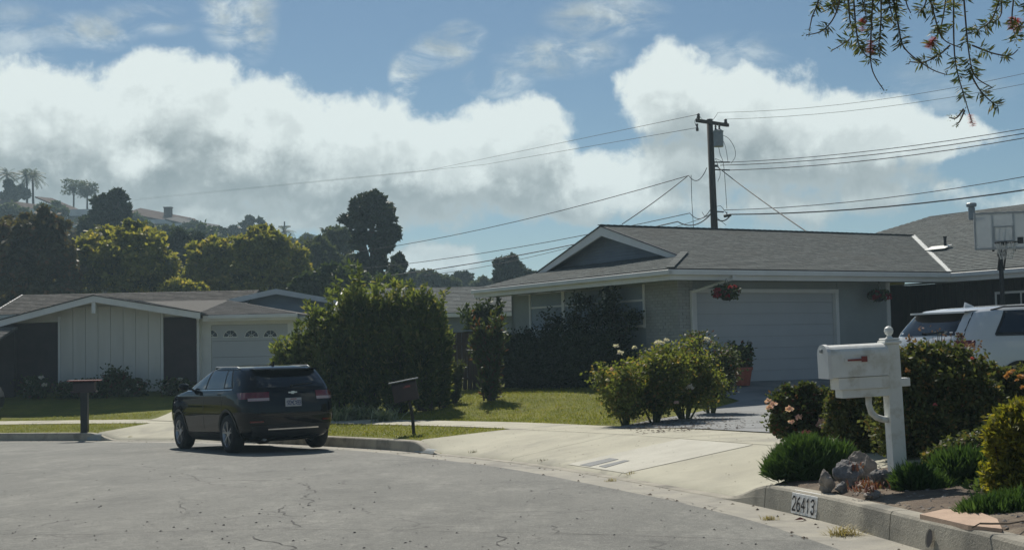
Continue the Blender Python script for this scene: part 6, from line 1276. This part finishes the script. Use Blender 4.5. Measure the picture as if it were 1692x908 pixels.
# ------------------------------------------------------------------ mailbox garden in the right foreground
def bush(name, label, cat, px, Y, top, lobes, n, leaf, mat, seed, stems=10, group=None, aspect=.34, up=.2, clump=.3, per=40, hollow=.35, zoff=0., fl=(), fr=.03, bot=None):
    rng = np.random.default_rng(seed); p = at(px, 700, Y); p.z = z1(p.x, p.y) + zoff; r = empty(name, label, cat, p, 0, group); lb = [lobe(p, l[0], l[1], l[2], l[3], Y, l[4] if len(l) > 4 else 0., kd=.8) for l in lobes]
    mb = MB()
    for k in range(stems):
        l = lb[k % len(lb)]; e = Vector((l[0] + rng.uniform(-.7, .7) * l[3], l[1] + rng.uniform(-.7, .7) * l[4], l[2] + rng.uniform(.1, .95) * l[5])); b = Vector((e.x * .15, e.y * .15, -.02)); mb.tube([b, b.lerp(e, .5) + Vector((e.x * .12, e.y * .12, 0)), e], [.014, .009, .003], 5, False)
    SP = []
    for _ in range(int(n / 110)):
        l = lb[rng.integers(len(lb))]; d = rng.normal(size=3); d[2] = abs(d[2]) * 1.2; d /= np.linalg.norm(d); a = np.array(l[:3]) + d * np.array(l[3:6]) * .8; b = a + (d * .5 + np.array([0, 0, .8])) * rng.uniform(.1, .42) * max(l[5], .12); mb.tube([a, b], [.004, .0015], 3, False); m = 26; t = rng.uniform(0, 1, m)[:, None]; SP.append(a * (1 - t) + b * t + rng.normal(size=(m, 3)) * .012)
    mb.build('stem', 'twig', r, fix=False); P, g = crown_pts(lb, n, clump, per, hollow, rng); P = np.concatenate([P] + SP); P = P[P[:, 2] > .005]; np_mesh('foliage', leaf_quads(P, leaf, leaf * aspect, 0, up, rng, outdir=None), 4, mat, r)
    for (fx, fy, m_) in fl: blossoms(r, [at(fx, fy, Y - .35 * rng.uniform(.6, 1.3)) - p], fr * rng.uniform(.8, 1.25), m_, rng, nper=30)
    return r
bush('rose_bush', 'low rose bush with pink blossoms left of the white mailbox', 'rose bush', 1325, 13.6, 640, [(1325, 690, 48, 36), (1305, 672, 30, 30), (1350, 675, 34, 32), (1335, 655, 22, 18), (1300, 705, 26, 20), (1370, 695, 30, 30)], 8500, .05, 'lf_rosedk', 201, stems=16, clump=.34, per=30,
     fl=[(1270, 663, 'pt_pink'), (1278, 668, 'pt_pink'), (1272, 674, 'pt_pink'), (1320, 690, 'pt_pink'), (1308, 697, 'pt_pink'), (1358, 695, 'pt_pink'), (1366, 699, 'pt_pink'), (1382, 717, 'pt_pink'), (1354, 702, 'pt_pink'), (1332, 715, 'pt_crimson'), (1305, 676, 'pt_pink'), (1390, 635, 'pt_crimson')], fr=.034)
bush('shrub', 'brownish fine leaved shrub between the pink rose bush and the mailbox post', 'shrub', 1420, 12.9, 640, [(1410, 680, 40, 46), (1440, 690, 36, 52), (1400, 700, 36, 30), (1450, 660, 26, 30), (1390, 655, 20, 24), (1435, 730, 34, 26)], 11000, .045, 'lf_bush', 202, stems=14, clump=.3, per=34)
bush('large_shrub', 'big dense green shrub with reddish tips behind the mailbox post', 'shrub', 1540, 12.0, 565, [(1545, 650, 74, 68), (1520, 620, 50, 48), (1580, 640, 54, 60), (1560, 606, 40, 30), (1530, 700, 84, 66), (1600, 700, 54, 62), (1500, 690, 50, 66), (1575, 745, 66, 44), (1515, 750, 56, 40), (1620, 670, 36, 44)], 42000, .045, 'lf_bush', 203, stems=34, clump=.26, per=44, hollow=.45,
     fl=[(1568, 640, 'pt_crimson'), (1592, 628, 'pt_crimson'), (1606, 592, 'pt_crimson'), (1545, 668, 'pt_crimson'), (1500, 612, 'pt_orange'), (1590, 672, 'pt_crimson')], fr=.018)
bush('red_tipped_shrub', 'thin airy shrub with reddish twigs in front of the white car rear', 'shrub', 1540, 13.6, 540, [(1545, 572, 42, 26), (1510, 590, 30, 26), (1580, 582, 34, 28), (1500, 610, 30, 26)], 700, .04, 'lf_redtwig', 204, stems=46, clump=.45, per=14)
bush('shrub', 'shrub between the big dense shrub and the right edge, with orange blossoms', 'shrub', 1665, 12.4, 600, [(1660, 650, 40, 36), (1630, 640, 30, 36), (1690, 655, 40, 40), (1650, 690, 44, 40), (1715, 660, 40, 50)], 12000, .05, 'lf_bush', 205, stems=16,
     fl=[(1662, 622, 'pt_orange'), (1668, 616, 'pt_orange'), (1680, 628, 'pt_orange'), (1686, 622, 'pt_orange'), (1674, 612, 'pt_orange'), (1690, 640, 'pt_orange')], fr=.022)
def juniper(name, label, px, Y, lobes, n, seed, mat='lf_juniper', L=.12, cat='ground cover shrub'):
    """mound of upright needle sprays"""
    rng = np.random.default_rng(seed); p = at(px, 700, Y); p.z = z1(p.x, p.y); r = empty(name, label, cat, p, 0); V = []; mb = MB()
    for l in lobes:
        c = lobe(p, *l[:4], Y, l[4] if len(l) > 4 else 0., kd=.85); m = int(n / len(lobes)); d = rng.normal(size=(m, 3)); d[:, 2] = np.abs(d[:, 2]) * .9 + .02; d /= np.linalg.norm(d, axis=1)[:, None]; q = np.array(c[:3]) + d * np.array(c[3:6]) * rng.uniform(.35, 1.12, m)[:, None]
        k = np.repeat(np.arange(m), 9); off = rng.normal(size=(m * 9, 3)) * .016; V.append(leaf_quads(q[k] + off, L, .0075, 0, 1.5, rng, outdir=d[k] * 1.1))
        for _ in range(5): e = Vector(c[:3]) + Vector((rng.uniform(-.6, .6) * c[3], rng.uniform(-.6, .6) * c[4], 0)); mb.tube([(0, 0, 0), e * .6, e], [.012, .008, .004], 4, False)
    mb.build('stem', 'twig', r, fix=False); V = np.concatenate(V); np_mesh('foliage', V, 4, mat, r); return r
juniper('juniper', 'bright green low mound at the kerb left of the rocks', 1335, 10.9, [(1318, 785, 36, 36), (1345, 775, 40, 34), (1378, 778, 30, 30), (1298, 790, 24, 26), (1330, 760, 26, 22), (1350, 795, 38, 20)], 3600, 211)
juniper('juniper', 'low dark green mound just right of the mailbox post', 1530, 9.5, [(1520, 820, 26, 26), (1508, 810, 16, 20), (1545, 825, 22, 20)], 1300, 212)
juniper('juniper', 'low green mound at the kerb below the yellow green shrub', 1670, 7.9, [(1650, 870, 30, 22), (1685, 866, 34, 28), (1625, 868, 22, 16)], 1500, 216)
juniper('juniper', 'wider green mound between the mailbox and the yellow green shrub', 1590, 9.7, [(1580, 800, 36, 36), (1610, 795, 36, 36), (1600, 822, 50, 24), (1560, 815, 24, 24), (1640, 805, 30, 34)], 3000, 213)
bush('shrub', 'loose dull green shrub filling the bed behind the wider green mound', 'shrub', 1600, 10.6, 700, [(1600, 760, 50, 36), (1560, 770, 30, 30), (1640, 750, 40, 40)], 7000, .045, 'lf_bush', 217, stems=14)
bush('fern_shrub', 'light green feathery plant low at the right edge', 'plant', 1650, 8.9, 790, [(1640, 835, 40, 34), (1665, 850, 40, 30), (1620, 845, 26, 22)], 4200, .07, 'lf_fern', 214, stems=14, aspect=.16, per=30, clump=.45, up=.6)
bush('yellow_shrub', 'upright yellow green shrub at the right edge of the garden', 'shrub', 1672, 8.6, 670, [(1672, 715, 34, 38), (1690, 700, 40, 30), (1655, 735, 24, 34), (1690, 760, 50, 50), (1670, 800, 44, 44), (1720, 740, 50, 70), (1700, 840, 50, 40)], 17000, .05, 'lf_lime', 215, stems=26, aspect=.2, per=40, clump=.33, up=.5)
# rocks, succulents, flagstone
def onbed(px, py, dz=0.): p = hit(px, py); p.z += dz; return p
q_ = [('upright_rock', 'pale upright rock with dark top patch, left of the group', 1365, 812, (.10, .085, .13), 'rock', 31), ('rock', 'tall streaked grey rock leaning beside the pale upright rock', 1405, 806, (.13, .12, .17), 'rock_grey', 32),
      ('rock', 'flat topped pale green rock highest at the back of the group', 1425, 792, (.14, .12, .17), 'rock', 33), ('rock', 'small dark rock against the mailbox post', 1457, 805, (.10, .10, .10), 'rock_grey', 34), ('rock', 'low dark rock in front of the streaked grey rock', 1392, 812, (.08, .07, .07), 'rock_grey', 35), ('rock', 'flat brown stone lowest at the kerb under the red succulent', 1440, 822, (.12, .07, .045), 'rock', 36)]
for n_, l_, px, py, s_, m_, sd_ in q_: p = onbed(px, py); stone('rock', l_, p + Vector((0, 0, s_[2] * .55)), s_, m_, sd_, rz=sd_)
for i, (px, py) in enumerate(((1412, 806), (1432, 812), (1446, 818), (1424, 824))):
    p = onbed(px, py, .05 if i else .14); clump_plant('succulent', ('orange red succulent tuft on the streaked grey rock', 'dark red succulent tuft in the middle of the rocks', 'red succulent tuft nearest the mailbox post', 'lowest reddish succulent tuft near the kerb')[i], 'succulent', p, 34, .075, .008, 'lf_red', .05, seed=20 + i, curve=.1, group='red succulents among the rocks')
fp_ = [hit(*p) for p in ((1520, 855), (1560, 846), (1612, 848), (1648, 862), (1656, 880), (1600, 872))]; P = [v + Vector((0, 0, .018)) for v in fp_]; fs_ = MB().prism(P, (0, 0, -.03)).build('flagstone', 'flagstone'); tag(fs_, 'peach coloured flat stone behind the kerb at lower right', 'paving stone')
P = [hit(*p) + Vector((0, 0, .04)) for p in ((1345, 741), (1400, 730), (1420, 742), (1390, 752), (1352, 752))]; fs_ = MB().prism(P, (0, 0, -.03)).build('flagstone', 'concrete_new'); tag(fs_, 'pale flat slab lying behind the low green mound', 'paving stone')
# litter, weeds, dry tufts
def scatter_stuff(name, label, pts, sizes, mat, kind='stuff', flat=.35, seed=3):
    rng = np.random.default_rng(seed); V = []
    T_ = np.array([[0, 0, 1], [.9, 0, -.3], [-.45, .8, -.3], [-.45, -.8, -.3]]); Fi = [(0, 1, 2), (0, 2, 3), (0, 3, 1)]
    for p, s in zip(pts, sizes):
        a = rng.uniform(0, 2 * PI); R_ = np.array([[math.cos(a), -math.sin(a), 0], [math.sin(a), math.cos(a), 0], [0, 0, 1]]); q = (T_ * rng.uniform(.6, 1.3, (4, 1))) @ R_.T * s * np.array([1, 1, flat]) + np.array(p) + np.array([0, 0, s * .15])
        for f in Fi: V += [q[i] for i in f]
    o = np_mesh(name, np.array(V), 3, mat); tag(o, label, 'debris', kind=kind); return o
rng = np.random.default_rng(12); n = 5200; s_ = rng.uniform(S0, S_R0 + .2, n); t_ = rng.uniform(.17, 1.85, n); xs = np.interp(s_, SS, KC[:, 0]) + np.interp(s_, SS, NR[:, 0]) * t_; ys = np.interp(s_, SS, KC[:, 1]) + np.interp(s_, SS, NR[:, 1]) * t_
scatter_stuff('garden_gravel', 'crumbs of soil, bark and gravel on the garden bed', list(zip(xs, ys, zg(xs, ys) + .008)), rng.uniform(.006, .026, n), 'rock')
n = 420; s_ = rng.uniform(S0, SE - 12, n); t_ = -np.abs(rng.normal(size=n)) * .09 - .01; t_ = np.where(rng.uniform(size=n) < .4, -.44 + rng.normal(size=n) * .03, t_); xs = np.interp(s_, SS, KC[:, 0]) + np.interp(s_, SS, NR[:, 0]) * t_; ys = np.interp(s_, SS, KC[:, 1]) + np.interp(s_, SS, NR[:, 1]) * t_
scatter_stuff('gutter_litter', 'leaf crumbs and dirt lying along the gutter', list(zip(xs, ys, zroad(ys) + .004)), rng.uniform(.008, .028, n), 'soil')
n = 260; px_ = rng.uniform(-20, 1300, n); py_ = 760 + (rng.uniform(0, 1, n)) * 150; ps = [on_road(a, b) for a, b in zip(px_, py_)]; ps = [(p.x, p.y, float(zroad(p.y)) + .002) for p in ps if st(p.x, p.y)[1][0] < -.6]
scatter_stuff('road_grit', 'small dark stones scattered on the road surface', ps, rng.uniform(.006, .02, len(ps)), 'tar')
def tuft(px, py, label, n, L, mat='dry_grass', seed=0, w=.003, spread=.03, cat='weed', on=None, name='weed_tuft'):
    p = on or hit(px, py); return clump_plant(name, label, cat, p, n, L, w, mat, spread, seed=seed, partn='blades', curve=.5)
g_ = on_road(1398, 884); g_.z = float(zroad(g_.y)); tuft(0, 0, 'pale dry grass tuft in the gutter near the drain outlet', 170, .13, seed=1, spread=.05, on=g_)
g_ = on_road(1272, 858); g_.z = float(zroad(g_.y)); tuft(0, 0, 'small dry tuft in the gutter left of the painted number', 70, .07, seed=2, on=g_)
for i, (px, py, t_) in enumerate(((782, 748, 'at the seam next to the raised kerb end'), (897, 762, 'in the apron seam left of the dark covers'), (1008, 795, 'at the apron lip below the dark covers'), (1042, 783, 'tiny, in the seam right of the dark covers'), (215, 722, 'at the left driveway kerb end'))):
    p = hit(px, py); tuft(px, py, 'small weed ' + t_, 26 if i != 2 else 40, .09, 'lf_rosedk' if i in (0, 1) else 'dry_grass', seed=5 + i, on=p)
sh_ = on_road(1312, 861); lf_ = MB().add([(0, 0, 0), (.05, .012, .02), (.09, 0, .004), (.05, -.03, .012)], [(0, 1, 2), (0, 2, 3)]).build('fallen_leaf', 'red', loc=(sh_.x, sh_.y, float(zroad(sh_.y)) + .012)); tag(lf_, 'brown curled leaf in the gutter under the painted number', 'leaf')
rng = np.random.default_rng(14); n = 900; xs = L0.x + .2 + np.abs(rng.normal(size=n)) * .9 + rng.uniform(0, .5, n); ys = L0.y + rng.uniform(-2.2, 3.5, n); zs = zg(xs, ys) + .024
scatter_stuff('leaf_litter', 'fallen leaves and petals on the driveway beside the rose bushes', list(zip(xs, ys, zs)), rng.uniform(.01, .035, n), 'soil', flat=.25)
n = 700; s_ = rng.uniform(S_R0, S_R1, n); t_ = rng.uniform(.2, 3., n) ** 1.1; xs = np.interp(s_, SS, KC[:, 0]) + np.interp(s_, SS, NR[:, 0]) * t_; ys = np.interp(s_, SS, KC[:, 1]) + np.interp(s_, SS, NR[:, 1]) * t_; k_ = rng.uniform(size=n) < .35
scatter_stuff('apron_grit', 'tiny leaf crumbs on the pale apron', list(zip(xs[k_], ys[k_], zg(xs[k_], ys[k_]) + .01)), rng.uniform(.005, .014, int(k_.sum())), 'soil')
# trailing twig over the kerb
q0 = [(1620, 884), (1640, 880), (1668, 880), (1692, 875)]; tw = MB(); tw.tube([hit(a, b) + Vector((0, 0, .05)) for a, b in q0], .006, 5, False); tw.tube([hit(1620, 884) + Vector((0, 0, .05)), hit(1616, 900) + Vector((-.03, 0, .02))], .004, 4, False); tw = tw.build('trailing_twig', 'twig'); tag(tw, 'thin dry twig trailing over the kerb top at lower right', 'twig')
# grass blades on the lawns in view
def blades():
    rng = np.random.default_rng(77); P = []
    n = 150000; px = rng.uniform(-10, 1060, n); X = rng.uniform(-22, 3.2, n); Y = rng.uniform(19, 39, n); S, T, ZK = st(X, Y)
    k = ((T > .17) & (T < 1.87)) | (T > 3.13)
    k &= ~((T < 1.95) & (S > S_R0 - .35) & (S < S_R1 + .4)) & ~((T < 1.95) & (S > S_L0 - .35) & (S < S_L1 + .35)); ldx = (X > -10.3 + 0 * Y) & (X < -6.3 - (Y - 30) * .07) & (T > 3) & (Y > 30.5); k &= ~ldx
    Rx = X > (L0.x + (Y - L0.y) * .32 - .05); k &= ~((T > 3.1) & Rx & (Y > 14)); k &= ~((T > 1.8) & (Y < 22.5) & (X > 1.4)); k &= Y < 37
    X, Y = X[k], Y[k]; Z = zg(X, Y); P = np.stack([X, Y, Z - .005], 1); V = leaf_quads(P, .05, .007, 0, 1.6, rng); o = np_mesh('grass_blades', V, 4, 'lf_grass'); tag(o, 'short grass blades on the lawns', 'grass', kind='stuff')
blades()
# ------------------------------------------------------------------ bottlebrush tree hanging into the top right corner
bt = Vector((4.55, 5.9, 0)); bt.z = z1(bt.x, bt.y); btr = empty('bottlebrush_tree', 'bottlebrush tree with drooping twigs and red brush flowers in the top right corner', 'tree', bt); TB = MB(); BL = []; BF = []; rng = np.random.default_rng(33)
trunk = MB().tube([(0, 0, -.1), (.05, 0, .8), (-.05, .05, 1.7), (-.35, .0, 2.6), (-.9, -.1, 3.2)], [.13, .11, .10, .08, .06], 10); trunk.tube([(-.05, .05, 1.7), (.35, .1, 2.6), (.5, .2, 3.5)], [.08, .06, .04], 8); trunk.build('trunk', 'bark', btr, smooth=True)
def bq(px, py, Y=5.3): return at(px, py, Y) - bt
for pts in (((1900, -110), (1750, -75), (1600, -70), (1480, -60), (1400, -55)), ((1850, -60), (1720, -45), (1640, -50)), ((1900, -110), (1700, -140), (1550, -130))):
    TB.tube([Vector((-.9, -.1, 3.2)).lerp(bq(*pts[0]), .5)] + [bq(*p) for p in pts], [.035, .03, .022, .016, .012, .008][:len(pts) + 1], 6, False)
strands = [([(1362, -30), (1350, 8), (1342, 28), (1337, 52)], [.0, .3], 0), ([(1395, -40), (1382, 20), (1360, 50), (1332, 58)], [.55], 0), ([(1400, -40), (1404, 30), (1408, 60), (1374, 84)], [.1, .25, .4, .7], 0), ([(1408, -40), (1415, 50), (1425, 85), (1450, 103)], [.1, .3, .45, .55], 0), ([(1445, -40), (1440, 40), (1440, 110), (1461, 150)], [.1, .2, .35, .5], 'F50'), ([(1455, -50), (1456, 20), (1454, 60), (1450, 84)], [.2, .4, .6, .8], 0),
    ([(1470, -40), (1484, 40), (1495, 80), (1535, 112), (1562, 123)], [.1, .25, .38], 'T'), ([(1500, -40), (1497, 0), (1505, 22)], [.3], 0), ([(1530, -30), (1548, 40), (1560, 66), (1590, 80)], [.2, .35], 0), ([(1568, -40), (1556, 40), (1540, 70)], [.2, .5, .9], 'F95'), ([(1576, -40), (1576, 60), (1580, 110), (1592, 155), (1605, 198)], [.15, .4, .52, .68], 'F99'), ([(1590, -40), (1597, 50), (1603, 100), (1610, 125)], [.1, .35, .62, .8], 0), ([(1603, 110), (1615, 130), (1640, 145)], [], 0), ([(1600, 115), (1620, 150), (1646, 175)], [.5, .8], 0),
    ([(1570, 75), (1550, 92), (1525, 103), (1502, 102)], [.3, .6], 0), ([(1606, 75), (1640, 88), (1668, 92), (1682, 82)], [.2, .5], 0), ([(1660, -30), (1640, 30), (1615, 50)], [.3, .6, .9], 0), ([(1650, -40), (1655, 20), (1640, 38)], [.3, .7], 0), ([(1680, -40), (1672, 30), (1678, 60)], [.2, .5, .9], 'F60'), ([(1705, -40), (1695, 30), (1680, 45)], [.3, .7], 0), ([(1520, -40), (1530, 0), (1520, 20)], [.3, .7], 0), ([(1420, -40), (1425, 0), (1432, 30)], [.2, .6, .9], 0), ([(1480, -40), (1470, 0), (1475, 28)], [.3, .6, .9], 0), ([(1592, 180), (1580, 195), (1568, 194)], [], 0), ([(1594, 182), (1586, 200), (1579, 206)], [], 0), ([(1385, -40), (1380, -5), (1375, 12)], [.4, .8], 0)]
for i, (pts, wh, fl_) in enumerate(strands):
    Yb = 5.3 + rng.uniform(-.25, .25); P = catmull(np.array([tuple(bq(a, b, Yb)) for a, b in pts]), 6); TB.tube([Vector(q) for q in P], [.0042 * (1 - .55 * j / len(P)) for j in range(len(P))], 5, False)
    def whorl(c, d, n, L):
        d = d.normalized()
        for _ in range(n): t = rng.normal(size=3); t = Vector(t); t = (t - d * t.dot(d)).normalized(); BL.append((np.array(c) + rng.normal(size=3) * .006, np.array((d * rng.uniform(-.1, .9) + t)), L * rng.uniform(.7, 1.15)))
    n_ = len(P)
    for w in wh:
        j = min(int(w * n_), n_ - 2); d = Vector(P[j + 1] - P[j])
        for m in range(3): whorl(P[j] + (P[j + 1] - P[j]) * m * .8, d, 11, .046)
    whorl(P[-1], Vector(P[-1] - P[-2]), 6, .018)
    for j in range(2, n_ - 1): 
        if rng.uniform() < .35: whorl(P[j], Vector(P[j + 1] - P[j]), 3, .014)
    if isinstance(fl_, str) and fl_[0] == 'F': j = min(int(int(fl_[1:]) / 100 * n_), n_ - 1); BF.append((P[j], P[min(j, n_ - 1)] - P[max(j - 2, 0)]))
for k in range(70):                       # dense foliage near the top edge
    px = rng.choice([1395, 1420, 1445, 1470, 1400, 1385, 1580, 1680, 1660, 1540, 1600]) + rng.normal() * 14; py = rng.uniform(-60, 26) - abs(rng.normal()) * 8; c = bq(px, py, 5.3 + rng.uniform(-.35, .35)); d = Vector((rng.normal() * .4, rng.normal() * .4, -1)); TB.tube([c - d * .12, c], .0025, 4, False)
    for m in range(2):
        for _ in range(10): t = Vector(rng.normal(size=3)); t = (t - d * t.dot(d) / d.length_squared).normalized(); BL.append((np.array(c - d * .02 * m), np.array(d * rng.uniform(0, .8) + t), .045 * rng.uniform(.7, 1.1)))
TB.build('twig', 'twig', btr, fix=False)
BV = []
for c, d, L in BL:
    d = d / np.linalg.norm(d); w = np.cross(d, rng.normal(size=3)); w /= np.linalg.norm(w); w *= .0038 * (L / .046) ** .5; BV += [c, c + d * L * .55 + w, c + d * L, c + d * L * .55 - w]
np_mesh('foliage', np.array(BV), 4, 'lf_bottle', btr)
BF += [(np.array(bq(1425, 40)), np.array([0, 0, -1.])), (np.array(bq(1682, 40)), np.array([0, 0, -1.]))]
for c, d in BF:
    d = np.array(d); d = d / np.linalg.norm(d); FV = []
    for _ in range(260): t = rng.normal(size=3); t -= d * t.dot(d); t /= np.linalg.norm(t); q = d * rng.uniform(-.028, .028); w = np.cross(d, t) * .0009; l = rng.uniform(.016, .023); FV += [q - w, q + w, q + t * l + d * .004 + w * .6, q + t * l + d * .004 - w * .6]
    o = np_mesh('brush_flower', np.array(FV), 4, 'pt_crimson', btr); o.location = c
# ------------------------------------------------------------------ air
hz = MB().box((0, 500, 21), (6400, 7400, 52)).build('haze', 'concrete'); hz.data.materials.clear(); hm = bpy.data.materials.new('haze'); hm.use_nodes = True; hn = hm.node_tree.nodes; hn.clear()
ho = hn.new('ShaderNodeOutputMaterial'); hv = hn.new('ShaderNodeVolumePrincipled'); hv.inputs['Density'].default_value = HAZE_DENSITY; hv.inputs['Color'].default_value = (.62, .86, 1., 1); hv.inputs['Anisotropy'].default_value = .3
hm.node_tree.links.new(hv.outputs[0], ho.inputs['Volume']); hz.data.materials.append(hm); tag(hz, 'thin bluish afternoon haze in the air', 'haze', kind='stuff')
